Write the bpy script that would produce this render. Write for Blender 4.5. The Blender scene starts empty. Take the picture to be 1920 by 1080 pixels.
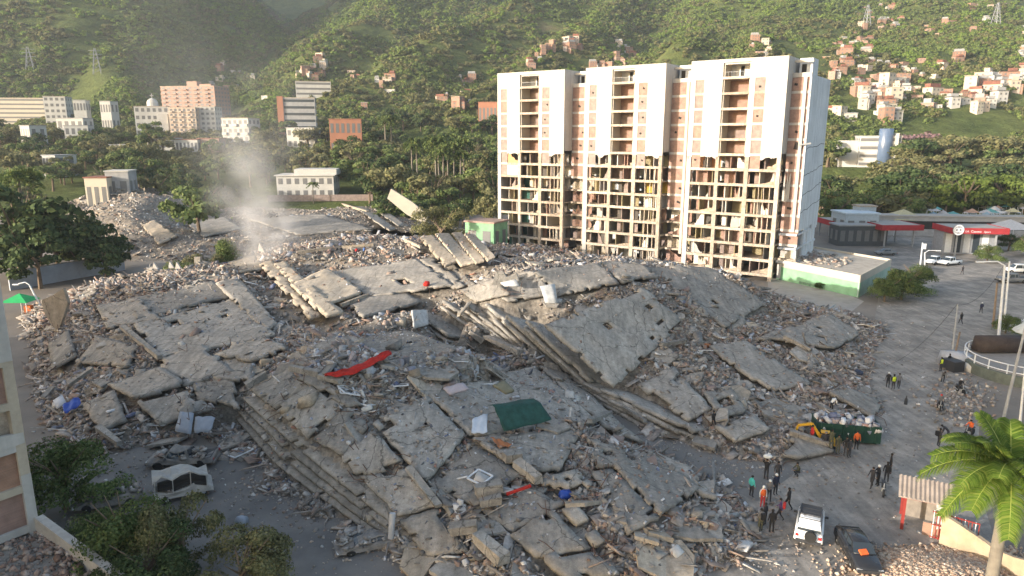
import bpy, bmesh, math, random
import numpy as np
from mathutils import Vector, Matrix, Euler
from mathutils.bvhtree import BVHTree

random.seed(7); rng = np.random.default_rng(7)
S = bpy.context.scene
C = S.collection
R = math.radians

# ------------------------------------------------------------------ camera
CAM_H = 26.0; F = 1300.0; PITCH = R(12.37)
cp, sp = math.cos(PITCH), math.sin(PITCH)
cam_d = bpy.data.cameras.new('camera'); cam = bpy.data.objects.new('camera', cam_d); C.objects.link(cam)
cam.location = (0, 0, CAM_H); cam.rotation_euler = (R(90) - PITCH, 0, 0)
cam_d.sensor_width = 36.0; cam_d.lens = F / 1920 * 36.0
cam_d.clip_start = 0.5; cam_d.clip_end = 8000
S.camera = cam

# ------------------------------------------------------------------ sky, sun, exposure
SUN_AZ = R(30)            # direction the light travels, measured from +x towards +y
SUN_EL = R(11)
LX, LY = math.cos(SUN_AZ), math.sin(SUN_AZ)
W = bpy.data.worlds.new('World'); S.world = W; W.use_nodes = True
nt = W.node_tree; nt.nodes.clear()
sky = nt.nodes.new('ShaderNodeTexSky'); sky.sky_type = 'NISHITA'; sky.sun_disc = False
sky.sun_elevation = SUN_EL
sky.sun_rotation = math.atan2(-LX, -LY)      # the sun stands where the light comes from
sky.air_density = 1.0; sky.dust_density = 3.0; sky.ozone_density = 0.9
bg = nt.nodes.new('ShaderNodeBackground'); bg.inputs[1].default_value = 0.15
wo = nt.nodes.new('ShaderNodeOutputWorld')
nt.links.new(sky.outputs[0], bg.inputs[0]); nt.links.new(bg.outputs[0], wo.inputs[0])
sun_d = bpy.data.lights.new('sun', 'SUN'); sun_d.energy = 2.8; sun_d.angle = R(0.6)
sun_d.color = (1.0, 0.915, 0.80)
sun = bpy.data.objects.new('sun', sun_d); C.objects.link(sun)
ld = Vector((LX * math.cos(SUN_EL), LY * math.cos(SUN_EL), -math.sin(SUN_EL)))
sun.rotation_euler = ld.to_track_quat('-Z', 'Y').to_euler(); sun.location = (-200, -100, 200)
S.view_settings.view_transform = 'Standard'; S.view_settings.look = 'None'
S.view_settings.gamma = 1.0; S.view_settings.use_curve_mapping = False
S.view_settings.exposure = 1.62
S.cycles.use_denoising = True
S.cycles.max_bounces = 6; S.cycles.diffuse_bounces = 3; S.cycles.glossy_bounces = 2
S.cycles.transmission_bounces = 3; S.cycles.volume_bounces = 1; S.cycles.transparent_max_bounces = 8
S.cycles.volume_step_rate = 2.0; S.cycles.volume_max_steps = 128

# ------------------------------------------------------------------ pixel <-> world
def ray(px, py):
    a = (px - 960) / F; b = (540 - py) / F
    return Vector((a, cp + b * sp, -sp + b * cp))
def G(px, py, z=0.0):
    d = ray(px, py); t = (z - CAM_H) / d.z
    return Vector((d.x * t, d.y * t, z))
def AT(px, py, Y):
    d = ray(px, py); t = Y / d.y
    return Vector((d.x * t, Y, CAM_H + d.z * t))

# ------------------------------------------------------------------ materials
def nodes_of(name):
    m = bpy.data.materials.new(name); m.use_nodes = True
    n = m.node_tree.nodes; b = n['Principled BSDF']
    return m, m.node_tree, n, b
def L(t, a, b): t.links.new(a, b)
def mat(name, col, rough=0.85, var=0.15, scale=1.0, bump=0.0, bscale=None, col2=None, metal=0.0, coords='Object', spec=0.3, detail=6):
    m, t, n, b = nodes_of(name)
    b.inputs['Roughness'].default_value = rough; b.inputs['Metallic'].default_value = metal
    b.inputs['Specular IOR Level'].default_value = spec
    if var <= 0 and col2 is None:
        b.inputs['Base Color'].default_value = (*col, 1)
    tc = n.new('ShaderNodeTexCoord')
    nz = n.new('ShaderNodeTexNoise'); nz.inputs['Scale'].default_value = scale; nz.inputs['Detail'].default_value = detail
    nz.inputs['Roughness'].default_value = 0.65
    L(t, tc.outputs[coords], nz.inputs['Vector'])
    if var > 0 or col2 is not None:
        r = n.new('ShaderNodeValToRGB')
        c2 = col2 if col2 is not None else tuple(min(1, c * (1 + var)) for c in col)
        c1 = tuple(c * (1 - var) for c in col) if col2 is None else col
        r.color_ramp.elements[0].position = 0.33; r.color_ramp.elements[1].position = 0.67
        r.color_ramp.elements[0].color = (*c1, 1); r.color_ramp.elements[1].color = (*c2, 1)
        L(t, nz.outputs['Fac'], r.inputs[0]); L(t, r.outputs[0], b.inputs['Base Color'])
    if bump > 0:
        n2 = n.new('ShaderNodeTexNoise'); n2.inputs['Scale'].default_value = bscale or scale * 6; n2.inputs['Detail'].default_value = 4
        L(t, tc.outputs[coords], n2.inputs['Vector'])
        bp = n.new('ShaderNodeBump'); bp.inputs['Strength'].default_value = bump; bp.inputs['Distance'].default_value = 0.08
        L(t, n2.outputs['Fac'], bp.inputs['Height']); L(t, bp.outputs[0], b.inputs['Normal'])
    return m
def island_mat(name, stops, rough=0.9, noise=0.25, nscale=3.0, translucent=0.0):
    """colour differs from piece to piece (random per mesh island)"""
    m, t, n, b = nodes_of(name)
    b.inputs['Roughness'].default_value = rough; b.inputs['Specular IOR Level'].default_value = 0.2
    g = n.new('ShaderNodeNewGeometry'); r = n.new('ShaderNodeValToRGB'); r.color_ramp.interpolation = 'LINEAR'
    el = r.color_ramp.elements
    while len(el) < len(stops): el.new(0.5)
    for e, (p, c) in zip(el, stops): e.position = p; e.color = (*c, 1)
    L(t, g.outputs['Random Per Island'], r.inputs[0])
    tc = n.new('ShaderNodeTexCoord'); nz = n.new('ShaderNodeTexNoise'); nz.inputs['Scale'].default_value = nscale; nz.inputs['Detail'].default_value = 4
    L(t, tc.outputs['Object'], nz.inputs['Vector'])
    mp = n.new('ShaderNodeMapRange'); mp.inputs[1].default_value = 0.3; mp.inputs[2].default_value = 0.7
    mp.inputs[3].default_value = 1 - noise; mp.inputs[4].default_value = 1 + noise
    L(t, nz.outputs['Fac'], mp.inputs[0])
    mx = n.new('ShaderNodeMix'); mx.data_type = 'RGBA'; mx.blend_type = 'MULTIPLY'; mx.inputs[0].default_value = 1
    L(t, r.outputs[0], mx.inputs[6]); L(t, mp.outputs[0], mx.inputs[7]); L(t, mx.outputs[2], b.inputs['Base Color'])
    if translucent > 0:
        tr = n.new('ShaderNodeBsdfTranslucent'); L(t, mx.outputs[2], tr.inputs[0])
        ms = n.new('ShaderNodeMixShader'); ms.inputs[0].default_value = translucent
        L(t, b.outputs[0], ms.inputs[1]); L(t, tr.outputs[0], ms.inputs[2]); L(t, ms.outputs[0], n['Material Output'].inputs[0])
    return m
def concrete_mat(name, base, dark=0.55, light=1.25, crack=True, dust=(0.36, 0.33, 0.30)):
    """weathered concrete: big stains, small speckle, dust drifts, fine crack lines"""
    m, t, n, b = nodes_of(name)
    b.inputs['Roughness'].default_value = 0.92; b.inputs['Specular IOR Level'].default_value = 0.2
    tc = n.new('ShaderNodeTexCoord')
    def noise(s, d=5, rr=0.6):
        z = n.new('ShaderNodeTexNoise'); z.inputs['Scale'].default_value = s; z.inputs['Detail'].default_value = d; z.inputs['Roughness'].default_value = rr
        L(t, tc.outputs['Object'], z.inputs['Vector']); return z
    def rng_(src, a, bb, lo, hi):
        q = n.new('ShaderNodeMapRange'); q.inputs[1].default_value = a; q.inputs[2].default_value = bb; q.inputs[3].default_value = lo; q.inputs[4].default_value = hi
        L(t, src, q.inputs[0]); return q.outputs[0]
    def mul(c, f):
        x = n.new('ShaderNodeMix'); x.data_type = 'RGBA'; x.blend_type = 'MULTIPLY'; x.inputs[0].default_value = 1
        L(t, c, x.inputs[6]); L(t, f, x.inputs[7]); return x.outputs[2]
    big = noise(0.35, 6); mid = noise(2.2, 6, 0.7); fine = noise(14, 3)
    mx = n.new('ShaderNodeMix'); mx.data_type = 'RGBA'
    mx.inputs[6].default_value = (*base, 1); mx.inputs[7].default_value = (*dust, 1)
    L(t, rng_(big.outputs['Fac'], 0.42, 0.62, 0, 0.85), mx.inputs[0])
    c = mul(mx.outputs[2], rng_(mid.outputs['Fac'], 0.3, 0.68, dark, light))
    c = mul(c, rng_(fine.outputs['Fac'], 0.3, 0.7, 0.85, 1.15))
    oi = n.new('ShaderNodeObjectInfo'); c = mul(c, rng_(oi.outputs['Random'], 0, 1, 0.82, 1.14))
    st = n.new('ShaderNodeMapping'); st.inputs['Scale'].default_value = (2.2, 0.25, 1.0); st.inputs['Rotation'].default_value = (0, 0, 0.7); L(t, tc.outputs['Object'], st.inputs[0])
    sn = n.new('ShaderNodeTexNoise'); sn.inputs['Scale'].default_value = 1.0; sn.inputs['Detail'].default_value = 5; L(t, st.outputs[0], sn.inputs['Vector']); c = mul(c, rng_(sn.outputs['Fac'], 0.32, 0.66, 0.78, 1.1))
    if crack:
        wv = n.new('ShaderNodeVectorMath'); wv.operation = 'ADD'
        L(t, tc.outputs['Object'], wv.inputs[0]); nn = noise(0.8, 4); L(t, nn.outputs['Color'], wv.inputs[1])
        v = n.new('ShaderNodeTexVoronoi'); v.feature = 'DISTANCE_TO_EDGE'; v.inputs['Scale'].default_value = 0.21
        L(t, wv.outputs[0], v.inputs['Vector'])
        c = mul(c, rng_(v.outputs['Distance'], 0.002, 0.010, 0.45, 1.0))
    L(t, c, b.inputs['Base Color'])
    bp = n.new('ShaderNodeBump'); bp.inputs['Strength'].default_value = 0.5; bp.inputs['Distance'].default_value = 0.1
    L(t, mid.outputs['Fac'], bp.inputs['Height']); L(t, bp.outputs[0], b.inputs['Normal'])
    return m

M = {}
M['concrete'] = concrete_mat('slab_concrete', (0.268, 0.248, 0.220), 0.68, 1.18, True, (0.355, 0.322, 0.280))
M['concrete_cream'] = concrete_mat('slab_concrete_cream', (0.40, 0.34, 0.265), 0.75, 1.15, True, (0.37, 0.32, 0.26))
M['mound'] = concrete_mat('rubble_dirt', (0.20, 0.175, 0.145), 0.4, 1.4, False, (0.32, 0.278, 0.232))
M['rubble'] = island_mat('rubble_pieces', [(0.0, (0.13, 0.115, 0.10)), (0.25, (0.24, 0.215, 0.19)), (0.5, (0.30, 0.275, 0.245)), (0.68, (0.24, 0.165, 0.13)), (0.8, (0.34, 0.285, 0.24)), (0.93, (0.42, 0.395, 0.365)), (1.0, (0.60, 0.58, 0.56))])
M['clutter'] = island_mat('household_pieces', [(0.0, (0.55, 0.55, 0.56)), (0.3, (0.32, 0.33, 0.36)), (0.45, (0.10, 0.12, 0.20)), (0.6, (0.50, 0.47, 0.45)), (0.72, (0.26, 0.12, 0.08)), (0.8, (0.65, 0.65, 0.66)), (0.88, (0.06, 0.06, 0.07)), (1.0, (0.38, 0.37, 0.40))])
M['brickrubble'] = island_mat('brick_rubble_pieces', [(0.0, (0.17, 0.11, 0.085)), (0.35, (0.28, 0.19, 0.15)), (0.6, (0.30, 0.26, 0.225)), (0.85, (0.36, 0.24, 0.18)), (1.0, (0.48, 0.44, 0.40))])
def stained_wall(name, col):
    m, t, n, b = nodes_of(name); b.inputs['Roughness'].default_value = 0.85; b.inputs['Specular IOR Level'].default_value = 0.2
    tc = n.new('ShaderNodeTexCoord'); c = None
    for sc, lo, hi, a, z in (((1.1, 1.1, 0.05), 0.80, 1.04, 0.28, 0.55), ((0.3, 0.3, 0.3), 0.88, 1.06, 0.3, 0.7), ((3, 3, 3), 0.93, 1.05, 0.3, 0.7)):
        mp = n.new('ShaderNodeMapping'); mp.inputs['Scale'].default_value = sc; L(t, tc.outputs['Object'], mp.inputs[0])
        nz = n.new('ShaderNodeTexNoise'); nz.inputs['Scale'].default_value = 1.0; nz.inputs['Detail'].default_value = 6; L(t, mp.outputs[0], nz.inputs['Vector'])
        q = n.new('ShaderNodeMapRange'); q.inputs[1].default_value = a; q.inputs[2].default_value = z; q.inputs[3].default_value = lo; q.inputs[4].default_value = hi; L(t, nz.outputs['Fac'], q.inputs[0])
        x = n.new('ShaderNodeMix'); x.data_type = 'RGBA'; x.blend_type = 'MULTIPLY'; x.inputs[0].default_value = 1
        if c is None: x.inputs[6].default_value = (*col, 1)
        else: L(t, c, x.inputs[6])
        L(t, q.outputs[0], x.inputs[7]); c = x.outputs[2]
    L(t, c, b.inputs['Base Color']); return m
M['white_wall'] = stained_wall('white_painted_wall', (0.455, 0.432, 0.40))
M['side_wall'] = stained_wall('white_wall_shade_tint', (0.56, 0.58, 0.60))  # white paint with the bluish tone of its shaded side put into the colour
M['cream_wall'] = mat('cream_wall', (0.47, 0.42, 0.345), 0.85, 0.08, 0.4, 0.1, 3)
M['frame'] = concrete_mat('cream_concrete_frame', (0.42, 0.35, 0.28), 0.66, 1.15, False, (0.49, 0.42, 0.345))
def brick_mat(name, c1, c2, mortar, sc=1.0):
    m, t, n, b = nodes_of(name); b.inputs['Roughness'].default_value = 0.9
    tc = n.new('ShaderNodeTexCoord'); mp = n.new('ShaderNodeMapping'); mp.inputs['Rotation'].default_value = (R(90), 0, 0)
    L(t, tc.outputs['Object'], mp.inputs[0])
    k = n.new('ShaderNodeTexBrick'); k.inputs['Color1'].default_value = (*c1, 1); k.inputs['Color2'].default_value = (*c2, 1); k.inputs['Mortar'].default_value = (*mortar, 1)
    k.inputs['Scale'].default_value = 3.0 * sc; k.inputs['Mortar Size'].default_value = 0.015
    L(t, mp.outputs[0], k.inputs['Vector'])
    nz = n.new('ShaderNodeTexNoise'); nz.inputs['Scale'].default_value = 1.2; L(t, tc.outputs['Object'], nz.inputs['Vector'])
    q = n.new('ShaderNodeMapRange'); q.inputs[1].default_value = 0.3; q.inputs[2].default_value = 0.7; q.inputs[3].default_value = 0.8; q.inputs[4].default_value = 1.2
    L(t, nz.outputs['Fac'], q.inputs[0])
    x = n.new('ShaderNodeMix'); x.data_type = 'RGBA'; x.blend_type = 'MULTIPLY'; x.inputs[0].default_value = 1
    L(t, k.outputs['Color'], x.inputs[6]); L(t, q.outputs[0], x.inputs[7]); L(t, x.outputs[2], b.inputs['Base Color'])
    return m
M['brick'] = brick_mat('hollow_brick', (0.29, 0.175, 0.135), (0.25, 0.15, 0.12), (0.29, 0.24, 0.21))
M['brick_pale'] = brick_mat('dusty_brick', (0.25, 0.19, 0.17), (0.225, 0.17, 0.15), (0.25, 0.22, 0.20))
M['brick_orange'] = brick_mat('orange_brick', (0.31, 0.17, 0.11), (0.27, 0.15, 0.10), (0.30, 0.25, 0.21))
def plain(name, col, rough=0.7, var=0.12, scale=2.0, metal=0.0, bump=0.0, spec=0.3):
    if name not in M: M[name] = mat(name, col, rough, var, scale, bump, metal=metal, spec=spec)
    return M[name]
plain('glass_dark', (0.03, 0.04, 0.05), 0.15, 0.0, spec=0.6)
plain('dark_void', (0.03, 0.028, 0.026), 0.95)
plain('steel_white', (0.62, 0.63, 0.64), 0.5, 0.08)
plain('steel_grey', (0.28, 0.29, 0.30), 0.5, 0.15)
plain('wood_pole', (0.20, 0.15, 0.11), 0.9, 0.25)
plain('trunk', (0.14, 0.105, 0.075), 0.95, 0.3, 4)
plain('car_white', (0.72, 0.73, 0.74), 0.3, 0.04, 1.0, spec=0.5)
plain('car_black', (0.02, 0.021, 0.024), 0.25, 0.1, 1.0, spec=0.5)
plain('car_grey', (0.16, 0.165, 0.17), 0.4, 0.2, 1.0, spec=0.5)
plain('rubber', (0.02, 0.02, 0.02), 0.85, 0.2)
plain('lamp_red', (0.35, 0.02, 0.02), 0.4, 0.0)
plain('lamp_clear', (0.7, 0.7, 0.68), 0.2, 0.0, spec=0.6)
plain('dark_plastic', (0.035, 0.036, 0.04), 0.6, 0.1)
LEAF = {
 'dark':  island_mat('foliage_dark', [(0.0, (0.026, 0.046, 0.017)), (0.5, (0.051, 0.080, 0.029)), (1.0, (0.087, 0.116, 0.043))], 0.8, 0.3, 0.4, 0.25),
 'mid':   island_mat('foliage_mid', [(0.0, (0.049, 0.081, 0.023)), (0.5, (0.097, 0.137, 0.044)), (1.0, (0.159, 0.192, 0.067))], 0.8, 0.3, 0.4, 0.25),
 'olive': island_mat('foliage_olive', [(0.0, (0.075, 0.081, 0.037)), (0.5, (0.141, 0.144, 0.063)), (1.0, (0.208, 0.197, 0.097))], 0.8, 0.3, 0.4, 0.25),
 'bright':island_mat('foliage_bright', [(0.0, (0.055, 0.085, 0.018)), (0.5, (0.095, 0.135, 0.028)), (1.0, (0.15, 0.19, 0.04))], 0.8, 0.3, 0.4, 0.3),
 'pink':  island_mat('foliage_pink', [(0.0, (0.12, 0.09, 0.08)), (0.5, (0.24, 0.15, 0.16)), (1.0, (0.34, 0.22, 0.23))], 0.8, 0.3, 0.4, 0.25),
}

LEAF['hill_green'] = island_mat('hill_foliage_green', [(0.0, (0.071, 0.110, 0.033)), (0.5, (0.136, 0.187, 0.054)), (1.0, (0.206, 0.257, 0.075))], 0.85, 0.3, 0.2, 0.35)
LEAF['hill_olive'] = island_mat('hill_foliage_olive', [(0.0, (0.085, 0.100, 0.041)), (0.5, (0.156, 0.163, 0.067)), (1.0, (0.220, 0.206, 0.098))], 0.85, 0.3, 0.2, 0.35)
LEAF['hill_bright'] = island_mat('hill_foliage_bright', [(0.0, (0.097, 0.159, 0.028)), (0.5, (0.161, 0.239, 0.043)), (1.0, (0.226, 0.307, 0.071))], 0.85, 0.3, 0.2, 0.4)
# ------------------------------------------------------------------ object helpers
def tag(o, label=None, cat=None, group=None, kind=None):
    if label: o['label'] = label
    if cat: o['category'] = cat
    if group: o['group'] = group
    if kind: o['kind'] = kind
    return o
def empty(name, loc, rz=0.0, label=None, cat=None, group=None):
    o = bpy.data.objects.new(name, None); C.objects.link(o); o.empty_display_size = 0.3
    o.location = loc; o.rotation_euler = (0, 0, rz)
    return tag(o, label, cat, group)
def link(name, me, parent=None, loc=None):
    o = bpy.data.objects.new(name, me); C.objects.link(o)
    if parent is not None: o.parent = parent
    if loc is not None: o.location = loc
    return o
def copy_tree(o, parent=None):
    c = o.copy(); C.objects.link(c); c.parent = parent
    for ch in list(o.children): copy_tree(ch, c)
    return c
def np_mesh(name, V, Fq, mats, smooth=False, mi=None):
    """mesh from arrays; Fq is (M,3) or (M,4)"""
    V = np.asarray(V, np.float32); Fq = np.asarray(Fq, np.int32); k = Fq.shape[1]
    me = bpy.data.meshes.new(name)
    me.vertices.add(len(V)); me.vertices.foreach_set('co', V.ravel())
    me.loops.add(Fq.size); me.loops.foreach_set('vertex_index', Fq.ravel())
    me.polygons.add(len(Fq)); me.polygons.foreach_set('loop_start', np.arange(0, Fq.size, k, dtype=np.int32))
    if mi is not None: me.polygons.foreach_set('material_index', np.asarray(mi, np.int32))
    if smooth: me.polygons.foreach_set('use_smooth', np.ones(len(Fq), bool))
    for m in (mats if isinstance(mats, (list, tuple)) else [mats]): me.materials.append(m)
    me.update(calc_edges=True); me.validate()
    return me
BOXF = ((0,3,2,1),(4,5,6,7),(0,1,5,4),(1,2,6,5),(2,3,7,6),(3,0,4,7))
class MB:
    def __init__(s): s.v = []; s.f = []; s.m = []
    def add(s, vs, fs, mi=0):
        o = len(s.v); s.v += [tuple(p) for p in vs]; s.f += [tuple(i + o for i in f) for f in fs]; s.m += [mi] * len(fs); return s
    def box(s, x0, x1, y0, y1, z0, z1, mi=0):
        return s.add([(x0,y0,z0),(x1,y0,z0),(x1,y1,z0),(x0,y1,z0),(x0,y0,z1),(x1,y0,z1),(x1,y1,z1),(x0,y1,z1)], BOXF, mi)
    def obox(s, c, size, rot=(0,0,0), mi=0):
        e = Euler(rot).to_matrix(); hx, hy, hz = size[0]/2, size[1]/2, size[2]/2; c = Vector(c)
        vs = [c + e @ Vector(p) for p in ((-hx,-hy,-hz),(hx,-hy,-hz),(hx,hy,-hz),(-hx,hy,-hz),(-hx,-hy,hz),(hx,-hy,hz),(hx,hy,hz),(-hx,hy,hz))]
        return s.add(vs, BOXF, mi)
    def prism(s, poly, z0, z1, mi=0, axis='z'):
        n = len(poly)
        P = (lambda a, b, c: (a, b, c)) if axis == 'z' else ((lambda a, b, c: (a, c, b)) if axis == 'y' else (lambda a, b, c: (c, a, b)))
        vs = [P(x, y, z0) for x, y in poly] + [P(x, y, z1) for x, y in poly]
        fs = [tuple(range(n))[::-1], tuple(range(n, 2*n))] + [(i, (i+1) % n, n + (i+1) % n, n + i) for i in range(n)]
        return s.add(vs, fs, mi)
    def bar(s, a, b, w, h=None, mi=0):
        """rectangular bar from a to b"""
        a, b = Vector(a), Vector(b); h = h or w; d = (b - a).normalized()
        up = Vector((0,0,1)) if abs(d.z) < 0.95 else Vector((0,1,0))
        x = d.cross(up).normalized() * w / 2; y = x.cross(d).normalized() * h / 2
        vs = [a-x-y, a+x-y, a+x+y, a-x+y, b-x-y, b+x-y, b+x+y, b-x+y]
        return s.add(vs, BOXF, mi)
    def tube(s, pts, r, n=6, mi=0, cap=True):
        pts = [Vector(p) for p in pts]; rs = r if isinstance(r, (list, tuple)) else [r] * len(pts)
        o = len(s.v); ref = Vector((0.3, 0.8, 0.52)).normalized()
        for i, p in enumerate(pts):
            d = (pts[min(i+1, len(pts)-1)] - pts[max(i-1, 0)]).normalized()
            rf = ref if abs(d.dot(ref)) < 0.95 else Vector((1, 0, 0))
            x = d.cross(rf).normalized(); y = d.cross(x)
            for k in range(n):
                a = 2 * math.pi * k / n; s.v.append(tuple(p + (x * math.cos(a) + y * math.sin(a)) * rs[i]))
        fs = []
        for i in range(len(pts) - 1):
            for k in range(n):
                k2 = (k + 1) % n; fs.append((o+i*n+k, o+i*n+k2, o+(i+1)*n+k2, o+(i+1)*n+k))
        if cap: fs += [tuple(o + k for k in range(n))[::-1], tuple(o + (len(pts)-1)*n + k for k in range(n))]
        s.f += fs; s.m += [mi] * len(fs); return s
    def lathe(s, prof, n=12, c=(0,0,0), mi=0):
        o = len(s.v)
        for r, z in prof:
            for k in range(n):
                a = 2*math.pi*k/n; s.v.append((c[0]+r*math.cos(a), c[1]+r*math.sin(a), c[2]+z))
        fs = []
        for i in range(len(prof)-1):
            for k in range(n):
                k2 = (k+1) % n; fs.append((o+i*n+k, o+i*n+k2, o+(i+1)*n+k2, o+(i+1)*n+k))
        fs += [tuple(o+k for k in range(n))[::-1], tuple(o+(len(prof)-1)*n+k for k in range(n))]
        s.f += fs; s.m += [mi]*len(fs); return s
    def mesh(s, name, mats, smooth=False):
        me = bpy.data.meshes.new(name); me.from_pydata(s.v, [], s.f)
        for m in (mats if isinstance(mats, (list, tuple)) else [mats]): me.materials.append(m)
        if any(s.m): me.polygons.foreach_set('material_index', s.m)
        if smooth: me.polygons.foreach_set('use_smooth', [True] * len(s.f))
        me.update(); return me
    def build(s, name, mats, parent=None, loc=None, smooth=False):
        return link(name, s.mesh(name, mats, smooth), parent, loc)
def boxpart(name, m, parent, x0, x1, y0, y1, z0, z1):
    return MB().box(x0, x1, y0, y1, z0, z1).build(name, m, parent)

# value noise -------------------------------------------------------
_tab = np.random.default_rng(3).random((256, 256))
def vnoise(x, y):
    xi = np.floor(x).astype(int); yi = np.floor(y).astype(int); fx = x - xi; fy = y - yi
    fx = fx*fx*(3-2*fx); fy = fy*fy*(3-2*fy)
    a = _tab[xi & 255, yi & 255]; b = _tab[(xi+1) & 255, yi & 255]; c = _tab[xi & 255, (yi+1) & 255]; d = _tab[(xi+1) & 255, (yi+1) & 255]
    return (a*(1-fx)+b*fx)*(1-fy)+(c*(1-fx)+d*fx)*fy
def fbm(x, y, o=4):
    s = 0; a = 0.5
    for i in range(o): s = s + a * (vnoise(x * 2**i + 17*i, y * 2**i + 31*i) - 0.5); a *= 0.55
    return s

# scattered pieces ---------------------------------------------------
_CB = np.array([(-1,-1,-1),(1,-1,-1),(1,1,-1),(-1,1,-1),(-1,-1,1),(1,-1,1),(1,1,1),(-1,1,1)], float) * 0.5
_CF = np.array(BOXF)
def rand_rot(n, tilt=1.0):
    """random rotations; tilt 0 keeps pieces lying flat"""
    az = rng.random(n)*2*np.pi; ax = rng.normal(0, 0.9*tilt, n); ay = rng.normal(0, 0.9*tilt, n)
    cz, sz, cx, sx, cy, sy = np.cos(az), np.sin(az), np.cos(ax), np.sin(ax), np.cos(ay), np.sin(ay)
    Rm = np.zeros((n,3,3))
    Rm[:,0,0]=cz*cy; Rm[:,0,1]=cz*sy*sx-sz*cx; Rm[:,0,2]=cz*sy*cx+sz*sx
    Rm[:,1,0]=sz*cy; Rm[:,1,1]=sz*sy*sx+cz*cx; Rm[:,1,2]=sz*sy*cx-cz*sx
    Rm[:,2,0]=-sy; Rm[:,2,1]=cy*sx; Rm[:,2,2]=cy*cx
    return Rm
def piece_cloud(pos, size, tilt=1.0, jag=0.17, Rm=None):
    n = len(pos); V = _CB[None] * (1 + rng.uniform(-jag, jag, (n, 8, 3))) * size[:, None, :]
    Rm = rand_rot(n, tilt) if Rm is None else Rm
    V = np.einsum('nij,nkj->nki', Rm, V) + pos[:, None, :]
    Fq = (_CF[None] + (np.arange(n) * 8)[:, None, None]).reshape(-1, 4)
    return V.reshape(-1, 3), Fq
def leaf_cloud(cent, size, nrm=None, aspect=0.6):
    n = len(cent)
    if nrm is None: nrm = rng.normal(size=(n, 3))
    nrm = nrm / np.maximum(1e-6, np.linalg.norm(nrm, axis=1, keepdims=True))
    r = rng.normal(size=(n, 3)); a = np.cross(nrm, r); a /= np.maximum(1e-6, np.linalg.norm(a, axis=1, keepdims=True)); b = np.cross(nrm, a)
    a = a * size[:, None] * 0.5; b = b * size[:, None] * 0.5 * aspect
    V = np.stack([cent - a, cent - b * 1.0, cent + a, cent + b], 1)
    V[:, 1] += nrm * size[:, None] * 0.08; V[:, 3] += nrm * size[:, None] * 0.08
    return V.reshape(-1, 3), np.arange(n*4).reshape(-1, 4)

# ================================================================== TERRAIN
U = Vector((0.819, -0.574, 0)); Vv = Vector((0.574, 0.819, 0)); GRID = -R(35)   # street grid of the estate
def crest(*pts):
    return [AT(px, py, Y) for px, py, Y in pts]
SPURS = [
 (crest((243,200,540),(235,165,600),(200,85,700),(160,-5,820),(142,-80,890),(110,-250,1000)) + [Vector((-850,1300,600))], 0.72),
 (crest((530,165,600),(545,148,640),(620,90,720),(720,0,860),(800,-90,1020)) + [Vector((-100,1600,480))], 0.68),
 (crest((560,60,1000),(620,15,1120),(690,-60,1300)), 0.7),
 (crest((640,150,560),(760,85,640),(900,40,740),(1010,0,850),(1080,-60,1000)), 0.60),
 (crest((880,200,470),(985,112,600),(1062,58,700),(1130,20,820),(1210,-60,980)), 0.72),
 (crest((1262,150,540),(1290,80,660),(1325,10,800),(1380,-70,950)), 0.55),
]
def hills(x, y):
    x = np.asarray(x, float); y = np.asarray(y, float)
    kr = np.clip((x / np.maximum(y, 1) - 0.30) / 0.08, 0, 1); y0_ = 205 + 42*kr
    base = np.maximum(0, (y - y0_) * 0.105) + np.maximum(0, (y - 1150) * 0.32)
    k = np.clip((x / np.maximum(y, 1) - 0.20) / 0.14, 0, 1); k = k*k*(3-2*k)
    right = np.maximum(np.clip((y - 380), 0, None) * 0.355 + 12*(y > 300), base)
    h = np.where(right * k > base, right * k, base)
    for pts, sl in SPURS:
        best = np.full(x.shape, -1e9)
        for a, b in zip(pts[:-1], pts[1:]):
            ax, ay, az = a; bx, by, bz = b; dx, dy = bx-ax, by-ay; q = dx*dx+dy*dy
            t = np.clip(((x-ax)*dx+(y-ay)*dy)/q, 0, 1)
            d = np.hypot(x-ax-t*dx, y-ay-t*dy)
            hh = az + t*(bz-az) - sl*(np.sqrt(d*d+40) - 6.3)
            best = np.maximum(best, hh)
        m = np.maximum(h, best); h = m + 6*np.exp(-np.abs(h-best)/14.0)*(m > 14)
    amp = np.clip((y - 330) / 400, 0, 1)
    h = h + amp * (fbm(x/150, y/150, 4) * 62 + fbm(x/45+9, y/45, 3) * 14)
    return np.where(y < y0_, 0.0, np.maximum(h, np.maximum(0, (y - y0_) * 0.09)))
def hz(x, y): return float(hills(np.array([x]), np.array([y]))[0])
def hill_hit(px, py, y0=240, y1=1500):
    d = ray(px, py); ys = np.arange(y0, y1, 4.0); xs = d.x / d.y * ys; zs = CAM_H + d.z / d.y * ys
    b = np.nonzero(hills(xs, ys) > zs)[0]
    if len(b) == 0: return None
    i = b[0]; return Vector((xs[i], ys[i], float(hills(xs[i:i+1], ys[i:i+1])[0])))

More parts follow.
